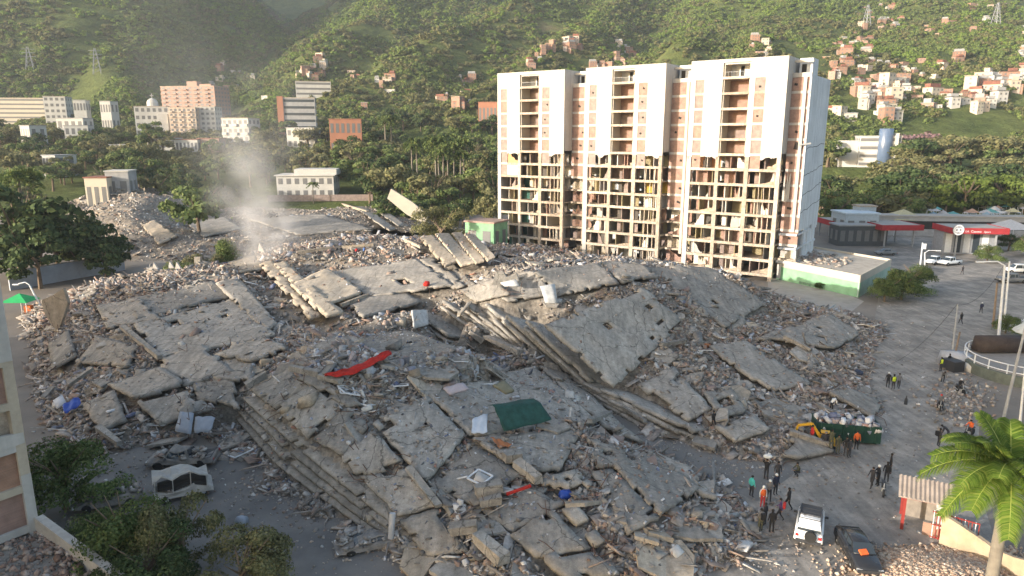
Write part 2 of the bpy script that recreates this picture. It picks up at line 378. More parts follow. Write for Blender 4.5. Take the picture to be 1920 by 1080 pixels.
# the ground sheet runs from behind the camera to the far mountains
hx = np.concatenate([np.linspace(-1150, -300, 72), np.linspace(-288, 620, 78), np.linspace(634, 1150, 44)])
hy = np.concatenate([np.array([-150, -60, 30, 120, 200, 205, 220, 232]), np.linspace(244, 1000, 76), np.linspace(1014, 1720, 50)])
X, Y = np.meshgrid(hx, hy); Z = hills(X, Y); Z[Y < 206] = 0
nx, ny = len(hx), len(hy)
idx = np.arange(nx*ny).reshape(ny, nx)
Fq = np.stack([idx[:-1,:-1], idx[:-1,1:], idx[1:,1:], idx[1:,:-1]], -1).reshape(-1, 4)
yc = Y[:-1,:-1].ravel(); M['earth'] = mat('dusty_earth', (0.19, 0.165, 0.14), 0.95, 0.3, 0.06, 0.3, 1.5)
def hill_mat():
    m, t, n, b = nodes_of('hillside_scrub'); b.inputs['Roughness'].default_value = 1.0; b.inputs['Specular IOR Level'].default_value = 0.1
    tc = n.new('ShaderNodeTexCoord')
    a = n.new('ShaderNodeTexNoise'); a.inputs['Scale'].default_value = 0.012; a.inputs['Detail'].default_value = 8; a.inputs['Roughness'].default_value = 0.65
    r = n.new('ShaderNodeValToRGB'); e = r.color_ramp.elements
    e[0].position = 0.35; e[0].color = (0.055, 0.08, 0.024, 1); e[1].position = 0.62; e[1].color = (0.13, 0.155, 0.048, 1)
    x = e.new(0.72); x.color = (0.20, 0.15, 0.085, 1)
    f = n.new('ShaderNodeTexNoise'); f.inputs['Scale'].default_value = 0.16; f.inputs['Detail'].default_value = 6; f.inputs['Roughness'].default_value = 0.75; L(t, tc.outputs['Object'], f.inputs['Vector'])
    q = n.new('ShaderNodeMapRange'); q.inputs[1].default_value = 0.3; q.inputs[2].default_value = 0.7; q.inputs[3].default_value = 0.5; q.inputs[4].default_value = 1.3; L(t, f.outputs['Fac'], q.inputs[0])
    mm = n.new('ShaderNodeMix'); mm.data_type = 'RGBA'; mm.blend_type = 'MULTIPLY'; mm.inputs[0].default_value = 1
    bp = n.new('ShaderNodeBump'); bp.inputs['Strength'].default_value = 0.9; bp.inputs['Distance'].default_value = 4.0; L(t, f.outputs['Fac'], bp.inputs['Height']); L(t, bp.outputs[0], b.inputs['Normal'])
    L(t, tc.outputs['Object'], a.inputs['Vector']); L(t, a.outputs['Fac'], r.inputs[0])
    L(t, r.outputs[0], mm.inputs[6]); L(t, q.outputs[0], mm.inputs[7]); L(t, mm.outputs[2], b.inputs['Base Color'])
    return m
M['hill'] = hill_mat()
me = np_mesh('ground', np.stack([X, Y, Z], -1).reshape(-1, 3), Fq, [M['earth'], M['hill']], True, (yc > 218).astype(int))
tag(link('ground', me), kind='structure')

# roads: paved yard round the estate, sheet 4 mm above the earth
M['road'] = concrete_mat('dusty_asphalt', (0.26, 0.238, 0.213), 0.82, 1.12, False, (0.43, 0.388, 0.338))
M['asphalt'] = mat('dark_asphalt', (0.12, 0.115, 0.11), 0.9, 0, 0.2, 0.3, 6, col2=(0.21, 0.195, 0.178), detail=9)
def sheet(name, pts, z, m):
    o = MB().add([(p[0], p[1], z) for p in pts], [tuple(range(len(pts)))]).build(name, m); return tag(o, kind='structure')
road_px = [(1180,1120),(1340,1010),(1400,900),(1500,800),(1600,680),(1640,600),(1650,540),(1640,470),(1700,420),(1960,420),(2100,470),(2000,600),(1900,680),(1840,740),(1830,900),(1900,1120)]
sheet('road', [G(*p) for p in road_px], 0.004, M['road'])
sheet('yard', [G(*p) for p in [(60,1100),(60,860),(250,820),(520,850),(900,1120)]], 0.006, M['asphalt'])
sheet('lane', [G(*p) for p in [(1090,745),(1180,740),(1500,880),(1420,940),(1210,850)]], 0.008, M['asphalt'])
sheet('forecourt', [G(*p) for p in [(1440,520),(1480,505),(1620,565),(1590,590),(1440,560)]], 0.008, mat('forecourt_concrete', (0.30, 0.28, 0.255), 0.9, 0.15, 0.4, 0.2, 5))

# ================================================================== COLLAPSED BLOCKS
# survey points (image x, image y, height above the road) of the rubble surface
PTS = {
'g': [(1500,1060,0),(1600,960,0),(1450,905,0),(1350,868,0),(1265,835,0.1),(1170,795,0),(1700,800,0),(1660,680,0),(1720,600,0),(1800,520,0),(1740,480,0),(1620,570,0),(1490,565,0.3),(1900,620,0),(1350,1085,0),(1480,520,0),(1440,522,0.5),
      (500,1000,0),(560,1060,0),(440,940,0),(620,1000,0),(700,1045,0),(790,1095,0),(380,900,0),(250,960,0),(150,1000,0.1),(200,880,0.1),(80,870,0.2),(500,880,0),(570,930,0),(640,975,0),(470,860,0.1),(720,1040,0),
      (40,620,0),(60,560,0),(100,480,0),(250,490,0.2),(40,430,0),(330,490,0.5),(60,760,0.2),
      (120,355,0),(420,365,0),(560,368,0),(800,365,0),(930,440,0),(1100,440,0),(1300,440,0),(1500,440,0),(100,330,0),(300,330,0),(500,330,0),(800,330,0),(1600,330,0)],
'A': [(470,748,4.8),(540,806,4.0),(600,860,3.2),(680,930,2.2),(760,1005,1.2),(825,1060,0.5),(560,690,6.2),(650,650,6.8),(750,630,7.0),(850,645,6.6),(950,680,5.8),(1005,695,5.2),(690,780,4.6),(800,742,5.0),(900,790,4.0),(1000,800,3.5),(1100,815,2.7),(1180,835,1.6),(1250,868,1.4),(1330,930,1.1),(1400,990,0.5),(1390,1035,0.5),(1250,1000,1.7),(1100,960,2.1),(1000,930,2.5),(900,920,2.5),(800,900,2.9),(900,1030,1.3),(1050,1040,1.3),(1180,1060,1.1),(950,1085,0.9),(1290,1060,0.6),(1100,1090,0.7),(850,850,3.6),(500,720,5.6)],
'C': [(130,555,4.2),(250,530,5.6),(350,512,6.6),(430,508,6.8),(300,600,5.2),(400,600,5.3),(500,625,4.4),(200,650,3.8),(300,700,3.2),(420,700,3.4),(250,760,2.2),(350,795,1.3),(430,775,2.0),(130,765,1.0),(100,700,1.1),(160,825,0.4),(90,640,1.2),(280,835,0.3),(390,845,0.3),(470,790,1.5),(470,680,4.2),(180,600,4.6)],
'D': [(430,492,4.6),(520,475,6.6),(600,455,7.6),(700,455,8.0),(800,458,8.2),(870,455,7.6),(950,480,4.6),(620,530,6.0),(720,520,6.4),(800,540,6.4),(560,565,5.2),(520,520,5.2),(1000,472,3.4),(1060,490,3.0),(600,600,4.8),(500,580,4.4),(700,590,5.4),(1150,478,1.2),(1250,490,1.0)],
'B': [(790,575,6.4),(870,562,7.4),(950,540,8.4),(1050,515,8.8),(1130,498,9.2),(1230,500,8.8),(1330,520,7.6),(1420,555,5.0),(1250,560,7.2),(1150,600,5.8),(1230,650,4.0),(1290,610,4.6),(1380,605,4.0),(1450,600,2.4),(1340,680,2.4),(1200,742,1.6),(1300,760,1.5),(1400,760,1.3),(1400,690,1.7),(1500,680,1.6),(1500,620,2.6),(1580,612,1.9),(1640,645,0.3),(1560,730,1.1),(1640,770,0.4),(1460,830,0.7),(1340,800,1.4),(1240,785,1.0),(1560,855,0.1),(1500,860,0.3),(800,640,2.8),(880,655,1.8),(960,682,0.9),(1050,740,0.3),(1120,765,0.2),(1640,600,0.4),(1640,720,0.2)],
'F': [(400,430,2.4),(500,402,2.6),(620,400,3.4),(740,412,3.6),(850,432,2.4),(350,470,1.4),(290,475,1.0),(280,440,3.4),(690,385,3.0),(450,385,1.0),(430,460,2.6),(560,445,3.4)],
'E': [(225,352,10.0),(150,392,5.0),(310,395,5.0),(240,405,5.4),(200,435,2.0),(335,425,1.4),(110,425,1.2),(260,375,8.0),(185,370,7.6)],
}
steps = [((987,600,6.7),(1107,713,1.7)), ((950,590,6.5),(1070,700,1.6)), ((910,568,6.6),(1017,670,2.0)), ((870,564,6.4),(973,650,2.4)), ((830,562,6.2),(940,640,2.7)), ((773,578,5.4),(840,627,3.7))]
cx, cy, cz, ct = [], [], [], []
for wx, wy, wz in ((0,68,1.5),(2.6,66.3,1.2),(-2,70,1.6),(-5,72,2.0),(4.6,64.8,0.9),(1.2,70.3,1.4),(3.2,67.6,1.3),(6.5,63.5,0.4),(-8,74,2.6)):
    cx.append(wx); cy.append(wy); cz.append(wz); ct.append('A')
for a, b in steps:
    p, q = G(*a), G(*b)
    for t in (0.1, 0.5, 0.9):
        m_ = p.lerp(q, t); cx.append(m_.x); cy.append(m_.y); cz.append(m_.z - 1.2); ct.append('B')
for k, ps in PTS.items():
    for px, py, z in ps:
        p = G(px, py, z); cx.append(p.x); cy.append(p.y); cz.append(z); ct.append(k)
cx, cy, cz, ct = np.array(cx), np.array(cy), np.array(cz), np.array(ct)
def tps(r2): return np.where(r2 > 1e-9, 0.5*r2*np.log(np.maximum(r2, 1e-9)), 0)
n = len(cx); SC = 60.0
A_ = np.zeros((n+3, n+3)); A_[:n,:n] = tps(((cx[:,None]-cx)/SC)**2 + ((cy[:,None]-cy)/SC)**2) + np.eye(n)*0.0004
A_[:n,n:] = np.stack([np.ones(n), cx/SC, cy/SC], 1); A_[n:,:n] = A_[:n,n:].T
w_ = np.linalg.solve(A_, np.concatenate([cz, np.zeros(3)]))
def site(x, y):
    x = np.asarray(x, float); y = np.asarray(y, float); sh = x.shape; x = x.ravel(); y = y.ravel()
    out = np.zeros(len(x))
    for i in range(0, len(x), 8192):
        a, b = x[i:i+8192], y[i:i+8192]
        out[i:i+8192] = tps(((a[:,None]-cx)/SC)**2+((b[:,None]-cy)/SC)**2) @ w_[:n] + w_[n] + w_[n+1]*a/SC + w_[n+2]*b/SC
    return np.clip(out, -0.5, 11).reshape(sh)
def site_hit(px, py):
    d = ray(px, py); ys = np.arange(25, 260, 0.25); xs = d.x/d.y*ys; zs = CAM_H + d.z/d.y*ys
    h = site(xs, ys); b = np.nonzero(np.maximum(h, 0) > zs)[0]
    i = b[0] if len(b) else len(ys)-1
    return Vector((xs[i], ys[i], max(0.0, float(h[i]))))

HEAP = {
 'A': ('collapsed grey apartment block with red cloth and green tarpaulin on its slabs', (-2, 52, 0)),
 'B': ('collapsed block with stepped stacked floor slabs below the standing white tower', (14, 72, 0)),
 'C': ('collapsed block with cream standing wall at its end, behind the wrecked bus', (-38, 78, 0)),
 'D': ('sunlit collapsed block with leaning cream slabs, left of the standing tower', (-18, 98, 0)),
 'E': ('cone shaped heap of pale slabs, farthest collapsed block by the trees', (-108, 185, 0)),
 'F': ('low field of collapsed slabs below the white house and smoke', (-50, 150, 0)),
}
heap = {}
for k, (lab, loc) in HEAP.items():
    heap[k] = empty('collapsed_building', loc, 0, lab, 'collapsed building')
def hp(k, name, me):
    o = link(name, me, heap[k]); o.matrix_parent_inverse = Matrix.Translation(-heap[k].location); return o

STEP = 0.62
gx = np.arange(-150, 84, STEP); gy = np.arange(30, 232, STEP)
GX, GY = np.meshgrid(gx, gy)
H0 = site(GX, GY)
lump = fbm(GX/5, GY/5, 3)*1.3 + fbm(GX/1.7+5, GY/1.7, 3)*0.9 + (rng.random(GX.shape)-0.5)*0.22
HM = H0 - 0.38 + lump*np.clip(H0/1.6, 0, 1)
GXj = GX + (rng.random(GX.shape)-0.5)*0.3; GYj = GY + (rng.random(GX.shape)-0.5)*0.3
# which block each cell belongs to: nearest survey point that is not bare ground
hm = ct != 'g'; hx_, hy_, ht_ = cx[hm], cy[hm], ct[hm]
own = np.empty(GX.shape, dtype='<U1'); flat = own.ravel(); fx, fy = GX.ravel(), GY.ravel()
for i in range(0, len(fx), 20000):
    d2 = (fx[i:i+20000,None]-hx_)**2 + (fy[i:i+20000,None]-hy_)**2
    flat[i:i+20000] = ht_[np.argmin(d2, 1)]
    far = d2.min(1) > 16**2
    flat[i:i+20000][far] = 'g'
own = flat.reshape(GX.shape)
nyg, nxg = GX.shape; gi = np.arange(nxg*nyg).reshape(nyg, nxg)
quads = np.stack([gi[:-1,:-1], gi[:-1,1:], gi[1:,1:], gi[1:,:-1]], -1).reshape(-1, 4)
qo = own[:-1,:-1].ravel(); hmax = HM.ravel()[quads].max(1)
ALLV, ALLF, ALLT = [], [], []      # for resting loose pieces on the surface
def keep_surface(V, Fq, t):
    o = sum(len(v) for v in ALLV); ALLV.append(np.asarray(V, float)); ALLF.extend([tuple(int(i)+o for i in f) for f in Fq]); ALLT.extend([t]*len(Fq))
# ---- floor slabs: a broken plate hung between four surveyed corners
def slab(k, corners, thick=0.32, lift=0.25, holes=(), rag=0.22, m='concrete', name='floor_slab', seed=None, bend=0.12, world=None, drop=0.0, bite=0.10):
    if world is None: P = [site_hit(*c[:2]) + Vector((0, 0, lift - drop + (c[2] if len(c) > 2 else 0))) for c in corners]
    else: P = [Vector(p) for p in world]
    e0 = ((P[1]-P[0]).length + (P[2]-P[3]).length)/2; e1 = ((P[3]-P[0]).length + (P[2]-P[1]).length)/2
    na = int(np.clip(e0/0.45, 4, 34)); nb = int(np.clip(e1/0.45, 4, 34))
    a = np.linspace(0, 1, na+1); b = np.linspace(0, 1, nb+1); Aa, Bb = np.meshgrid(a, b)
    P_ = [np.array(p) for p in P]
    Q = (P_[0][None,None]*((1-Aa)*(1-Bb))[...,None] + P_[1][None,None]*(Aa*(1-Bb))[...,None] + P_[2][None,None]*(Aa*Bb)[...,None] + P_[3][None,None]*((1-Aa)*Bb)[...,None])
    nrm = (P[1]-P[0]).cross(P[3]-P[0]).normalized()
    if nrm.z < 0: nrm = -nrm
    s = rng.random()*100 if seed is None else seed
    nn = np.array(nrm)
    Q = Q + nn*(fbm(Aa*e0/4+s, Bb*e1/4, 2)*bend*4)[...,None]
    # ragged rim: outer ring of points pushed in and out
    jit = (rng.random(Q.shape[:2])-0.5)*rag
    rim = (Aa == 0)*(-1.0) + (Aa == 1)*1.0; rim2 = (Bb == 0)*(-1.0) + (Bb == 1)*1.0
    ux = np.array((P[1]-P[0]).normalized()); uy = np.array((P[3]-P[0]).normalized())
    Q = Q + ux*(np.abs(rim)*jit)[...,None] + uy*(np.abs(rim2)*np.roll(jit, 3))[...,None]
    cellA = (Aa[:-1,:-1]+Aa[1:,1:])/2; cellB = (Bb[:-1,:-1]+Bb[1:,1:])/2
    keep = np.ones(cellA.shape, bool)
    for (ha, hb, ra, rb) in holes: keep &= ~((np.abs(cellA-ha) < ra) & (np.abs(cellB-hb) < rb))
    edge = np.minimum(np.minimum(cellA*e0, (1-cellA)*e0), np.minimum(cellB*e1, (1-cellB)*e1))
    keep &= ~((edge < 0.5) & (fbm(cellA*e0*0.8+s, cellB*e1*0.8+7, 2) > bite))
    ii = np.arange((na+1)*(nb+1)).reshape(nb+1, na+1); off = ii.size
    top = Q.reshape(-1, 3); V = np.concatenate([top, top - nn*thick])
    fs = []
    for j in range(nb):
        for i in range(na):
            if not keep[j, i]: continue
            q = (ii[j,i], ii[j,i+1], ii[j+1,i+1], ii[j+1,i])
            fs.append(q); fs.append(tuple(x+off for x in q[::-1]))
            for (p, r, dj, di) in ((q[0], q[1], -1, 0), (q[1], q[2], 0, 1), (q[2], q[3], 1, 0), (q[3], q[0], 0, -1)):
                jj, i2 = j+dj, i+di
                if not (0 <= jj < nb and 0 <= i2 < na) or not keep[jj, i2]: fs.append((r, p, p+off, r+off))
    fs = np.array(fs); u, inv = np.unique(fs.ravel(), return_inverse=True)
    me = np_mesh(name, V[u], inv.reshape(-1, 4), M[m], False)
    keep_surface(V[u], inv.reshape(-1, 4), 1)
    return hp(k, name, me)

SL = [
 # heap A, nearest block: roof plates
 ('A', [(700,800),(800,745),(872,822),(800,905)], dict(holes=[(0.62,0.42,0.05,0.05),(0.18,0.12,0.06,0.07)])),
 ('A', [(804,740),(1008,690),(1118,795),(886,822)], dict(holes=[(0.55,0.93,0.05,0.06)])),
 ('A', [(886,830),(1095,806),(1050,885),(985,890)], dict(holes=[(0.15,0.25,0.08,0.1)])),
 ('A', [(1012,690),(1060,702),(1205,832),(1128,800)], {}),
 ('A', [(1153,880),(1225,847),(1312,922),(1238,975)], {}),
 ('A', [(1225,850),(1288,880),(1345,938),(1310,930)], {}),
 ('A', [(957,1007),(1037,963),(1105,1033),(1003,1050)], {}),
 ('A', [(1015,1055),(1095,1038),(1165,1085),(1060,1095)], {}),
 ('A', [(1048,958),(1072,950),(1142,1022),(1112,1036)], dict(lift=0.5)),
 ('A', [(1100,830),(1160,840),(1185,875),(1120,880)], dict(holes=[(0.5,0.5,0.12,0.15)])),
 ('A', [(1010,905),(1080,885),(1110,915),(1050,940)], dict(holes=[(0.6,0.4,0.12,0.12),(0.3,0.55,0.08,0.1)])),
 ('A', [(470,738),(545,692),(592,722),(516,772)], {}),
 ('A', [(516,772),(592,724),(650,768),(576,824)], {}),
 ('A', [(578,826),(650,770),(692,802),(640,862)], {}),
 ('A', [(640,864),(692,804),(762,880),(672,898)], {}),
 ('A', [(675,900),(765,884),(822,952),(746,978)], {}),
 ('A', [(748,982),(822,956),(880,1040),(800,1050)], dict(lift=0.1)),
 ('A', [(560,720),(600,705),(680,770),(652,772)], dict(lift=0.35)),
 ('A', [(800,905),(890,835),(990,895),(900,950)], dict(lift=0.0)),
 ('A', [(905,955),(1010,905),(1060,945),(960,1000)], dict(lift=0.0)),
 ('A', [(640,640),(760,615),(860,650),(740,690)], dict(lift=-0.15)),
 ('A', [(1110,885),(1150,880),(1235,975),(1180,1000)], dict(lift=0.1)),
 # heap C
 ('C', [(250,613),(443,562),(517,632),(300,675)], dict(holes=[(0.75,0.35,0.025,0.05),(0.3,0.25,0.05,0.08)])),
 ('C', [(200,727),(303,697),(353,732),(253,755)], dict(lift=0.5)),
 ('C', [(493,637),(545,657),(467,682),(402,673)], dict(lift=0.4)),
 ('C', [(140,682),(182,632),(262,655),(240,692)], {}),
 ('C', [(90,652),(128,627),(142,675),(100,704)], dict(lift=0.6)),
 ('C', [(155,765),(215,735),(237,790),(190,812)], {}),
 ('C', [(290,680),(380,650),(440,700),(345,725)], {}),
 ('C', [(330,780),(352,765),(372,790),(345,810)], dict(lift=0.9, m='concrete')),
 ('C', [(180,575),(260,560),(300,600),(200,620)], {}),
 ('C', [(440,640),(500,650),(470,720),(400,715)], dict(lift=0.2)),
 ('C', [(240,560),(400,530),(440,555),(255,600)], dict(lift=0.1)),
 ('C', [(255,760),(345,735),(400,770),(300,800)], dict(lift=0.2)),
 ('C', [(350,690),(440,720),(450,770),(370,750)], dict(lift=0.15)),
 ('C', [(405,535),(445,520),(520,610),(500,625)], dict(lift=0.3)),
 # heap D, sunlit
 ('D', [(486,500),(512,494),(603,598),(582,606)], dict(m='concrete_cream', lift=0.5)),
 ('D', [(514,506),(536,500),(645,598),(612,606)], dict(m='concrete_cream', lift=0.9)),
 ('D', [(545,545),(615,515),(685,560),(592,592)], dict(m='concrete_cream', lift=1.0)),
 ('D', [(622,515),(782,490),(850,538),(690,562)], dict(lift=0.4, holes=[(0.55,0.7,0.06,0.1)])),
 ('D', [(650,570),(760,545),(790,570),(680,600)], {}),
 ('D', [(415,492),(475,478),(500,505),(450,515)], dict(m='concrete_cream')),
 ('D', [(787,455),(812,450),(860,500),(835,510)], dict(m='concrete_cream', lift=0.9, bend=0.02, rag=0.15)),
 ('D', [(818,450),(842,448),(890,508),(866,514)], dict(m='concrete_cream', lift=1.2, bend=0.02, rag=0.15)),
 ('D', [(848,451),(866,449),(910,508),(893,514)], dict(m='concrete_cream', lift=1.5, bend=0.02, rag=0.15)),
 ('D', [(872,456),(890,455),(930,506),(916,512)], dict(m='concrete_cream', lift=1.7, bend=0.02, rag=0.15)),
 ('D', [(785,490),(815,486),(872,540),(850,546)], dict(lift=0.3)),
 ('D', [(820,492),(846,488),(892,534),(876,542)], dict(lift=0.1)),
 # heap B
 ('B', None, dict(world=[G(1022,608,7.4), G(1205,540,8.8), G(1285,600,5.4), G(1152,726,2.2)], holes=[(0.86,0.42,0.035,0.05),(0.42,0.36,0.035,0.045),(0.8,0.75,0.05,0.03),(0.62,0.88,0.03,0.03)], bend=0.2)),
 ('B', [(1205,502),(1340,510),(1436,576),(1360,618)], dict(lift=0.45, bend=0.25, holes=[(0.6,0.6,0.03,0.03),(0.3,0.7,0.03,0.03)])),
 ('B', [(1423,637),(1553,592),(1613,630),(1563,657)], dict(lift=0.4, bend=0.2, holes=[(0.35,0.6,0.04,0.08),(0.6,0.35,0.04,0.06)])),
 ('B', [(1190,722),(1262,692),(1332,770),(1290,792)], dict(holes=[(0.8,0.3,0.1,0.1)])),
 ('B', [(1553,742),(1582,733),(1660,755),(1637,785)], dict(lift=0.35)),
 ('B', [(1340,803),(1413,787),(1443,810),(1380,835)], dict(lift=0.3)),
 ('B', [(1455,862),(1492,818),(1565,850),(1500,866)], dict(lift=0.3)),
 ('B', [(1330,650),(1400,640),(1520,720),(1440,735)], dict(lift=0.1)),
 ('B', [(1320,745),(1370,735),(1400,775),(1350,790)], dict(lift=0.4, holes=[(0.5,0.5,0.25,0.25)])),
 ('B', [(905,538),(1000,516),(1042,560),(950,578)], dict(lift=0.5)),
 ('B', [(1002,518),(1128,498),(1160,538),(1046,562)], dict(lift=0.5)),
 ('B', [(860,552),(925,530),(955,560),(890,575)], dict(lift=0.6)),
 ('B', [(1125,495),(1205,498),(1235,525),(1165,535)], dict(lift=0.4)),
 # low field F and cone E
 ('F', [(267,427),(290,417),(333,447),(297,463)], dict(m='concrete_cream', lift=0.7)),
 ('F', [(470,412),(600,402),(700,430),(560,442)], {}),
 ('F', [(650,378),(668,376),(745,436),(730,440)], dict(lift=0.9)),
 ('F', [(680,380),(697,378),(760,430),(748,434)], dict(lift=1.2)),
 ('F', [(350,420),(420,408),(455,430),(380,445)], {}),
]
for k, c, kw in SL:
    o_ = slab(k, c, **kw); vv = np.array([v.co for v in o_.data.vertices]); mb = MB(); cc = vv.mean(0)
    for _ in range(16):
        v = vv[rng.integers(0, len(vv))]; d = v - cc; d = d/np.linalg.norm(d)
        if np.linalg.norm(v-cc) < 0.75*np.linalg.norm(vv-cc, axis=1).max()*0.8: continue
        e = v + d*rng.uniform(0.5, 1.3) + rng.normal(0, 0.2, 3); f_ = e + d*rng.uniform(0.2, 0.6) + np.array([0, 0, rng.normal()*0.5]); mb.tube([v, e, f_], 0.03, 4)
    if mb.v:
        rb_ = mb.build('rebar', plain('rusty_bar', (0.10, 0.06, 0.045), 0.8), o_); rb_['kind'] = 'stuff'
# pancaked floors: stacked slabs whose edges step out under the roof plate (block B)
for i, (a, b) in enumerate(steps):
    p, q = G(*a), G(*b)
    inn = Vector((4.0, 2.6, -1.75))
    slab('B', None, thick=0.36, world=[p, p + inn, q + inn*0.7, q], rag=0.1, bend=0.03, bite=0.16)
    dn = Vector((-0.2, -0.15, -0.78))
    slab('B', None, thick=0.3, world=[p + dn, p + dn + inn, q + dn*0.8 + inn*0.7, q + dn*0.8], rag=0.12, bend=0.04, bite=0.16)
for i in range(2):
    p, q = G(1278 - 22*i, 520 - 4*i, 6.6 - 0.8*i), G(1358 - 20*i, 622 - 2*i, 3.4 - 0.7*i); inn = Vector((4, 3, 0.4))
    slab('B', None, thick=0.38, world=[p, p + inn, q + inn, q], rag=0.3, bend=0.06)
for a, b in (((1125,728,1.9),(1300,806,1.3)), ((1088,714,1.6),(1255,798,1.0)), ((1045,692,1.5),(1205,784,0.8))):
    p, q = G(*a), G(*b); inn = Vector((2.6, 2.0, -0.8))
    for j in range(2):
        dn = Vector((-0.2, -0.15, -0.55))*j; slab('B', None, thick=0.3, world=[p + dn, p + dn + inn, q + dn + inn, q + dn], rag=0.12, bend=0.04, bite=0.16)
# pancaked floors along the left rim of block A
rimA = [(462,742),(540,806),(640,892),(745,980)]
for i in range(4):
    for a, b in zip(rimA[:-1], rimA[1:]):
        p, q = site_hit(*a), site_hit(*b)
        sc0, sc1 = p.z/5.2, q.z/5.2
        out = Vector((-0.75, -0.45, 0))
        p = p + out*(0.35 + i*0.32) + Vector((0,0,-(0.55 + 1.05*i)*sc0)); q = q + out*(0.35 + i*0.32) + Vector((0,0,-(0.55 + 1.05*i)*sc1))
        inn = Vector((2.6, 1.6, 0.5))
        slab('A', None, thick=0.3, world=[p, p+inn, q+inn, q], rag=0.09, bend=0.02, bite=0.17)
# pancaked cone E: many thin plates stacked towards a peak
for i in range(46):
    t = i/46; z = 0.8 + 9.2*t; p = G(225, 352, 10.0); r = 15*(1-t)+1.5
    a = rng.random()*6.28; c = Vector((p.x + math.cos(a)*r*0.9, p.y - 4*(1-t) + math.sin(a)*r*0.55, z))
    w, d = 2.5+rng.random()*3.5, 2+rng.random()*2; ang = a + rng.normal()*0.4
    ex = Vector((math.cos(ang+1.57), math.sin(ang+1.57), rng.normal()*0.08))*w; ey = Vector((math.cos(ang), math.sin(ang), -0.22))*d
    slab('E', None, thick=0.3, world=[c-ex-ey, c+ex-ey, c+ex+ey, c-ex+ey], rag=0.6, bend=0.1)
# the mound is pressed down under every slab so that the plates lie free of it
if True:
    sb = BVHTree.FromPolygons([tuple(v) for v in np.concatenate(ALLV)], ALLF)
    flatH = HM.ravel().copy(); xs_, ys_ = GXj.ravel(), GYj.ravel()
    cand = np.nonzero((flat != 'g') & (H0.ravel() > 0.2))[0]
    for i in cand:
        h = sb.ray_cast(Vector((xs_[i], ys_[i], 60)), Vector((0, 0, -1)))
        if h[0] is not None: flatH[i] = min(flatH[i], h[0].z - 0.7)
    # the foot of block A's left rim is a cliff of stacked floors, bare in front
    rw = [site_hit(*a) for a in rimA]
    for a, b in zip(rw[:-1], rw[1:]):
        dx, dy = b.x-a.x, b.y-a.y; ln = math.hypot(dx, dy); t = ((xs_-a.x)*dx + (ys_-a.y)*dy)/ln; sd = ((xs_-a.x)*dy - (ys_-a.y)*dx)/ln
        m = (t > -0.5) & (t < ln+0.5) & (sd > 0.4) & (sd < 5.5)
        flatH[m] = np.minimum(flatH[m], 0.05 + 0.5*np.maximum(0, 1.9-sd[m])/1.9 + rng.random(m.sum())*0.25 - 0.12*np.maximum(0, sd[m]-2))
    HM = flatH.reshape(HM.shape); hmax = HM.ravel()[quads].max(1)
PV = np.stack([GXj, GYj, HM], -1).reshape(-1, 3)
mound_cells = {}
for k in HEAP:
    sel = quads[(qo == k) & (hmax > 0.03)]
    u, inv = np.unique(sel.ravel(), return_inverse=True)
    V = PV[u]; Fk = inv.reshape(-1, 4)
    hp(k, 'rubble_mound', np_mesh('rubble_mound', V, Fk, M['mound'], False))
    keep_surface(V, Fk, 0); mound_cells[k] = V[Fk].mean(1)

# standing cream end wall of block C (sunlit) and leaning wall strips
def wall_piece(k, pts, thick, m, name='wall_remnant', toward=(0.3, 0.9, 0)):
    t = Vector(toward).normalized()*thick; mb = MB(); nn = len(pts)
    vs = [Vector(p) for p in pts]; vs2 = [p + t for p in vs]
    mb.add(vs + vs2, [tuple(range(nn)), tuple(range(nn, 2*nn))[::-1]] + [(i, (i+1) % nn, nn + (i+1) % nn, nn+i)[::-1] for i in range(nn)])
    me = mb.mesh(name, m); return hp(k, name, me)
def AYs(pxs, Y): return [AT(px, py, Y) for px, py in pxs]
b0 = site_hit(107, 622)
wall_piece('C', AYs([(78,563),(100,553),(118,541),(127,568),(118,596),(108,622),(94,606),(82,585)], b0.y), 0.4, M['concrete_cream'])
wall_piece('F', AYs([(726,372),(733,354),(774,380),(802,404),(796,420),(762,402)], G(790,425,2).y+2), 0.5, M['cream_wall'])
wall_piece('D', AYs([(862,548),(874,520),(890,545)], G(875,548,6).y), 0.3, M['concrete'])
wall_piece('B', AYs([(922,535),(930,510),(942,508),(950,520),(968,512),(976,535)], G(940,540,8.2).y), 0.3, M['concrete'])
wall_piece('D', AYs([(483,470),(486,455),(496,474)], G(488,474,6).y), 0.3, M['white_wall'])
for px, py in ((290,505),(320,503),(333,504)):
    p = G(px, py, 6.0); wall_piece('C', AYs([(px-5,py),(px-2,py-13),(px+6,py)], p.y), 0.25, M['white_wall'])
p = G(370, 498, 5); wall_piece('C', AYs([(364,500),(364,482),(375,482),(376,500)], p.y), 0.5, M['concrete'])
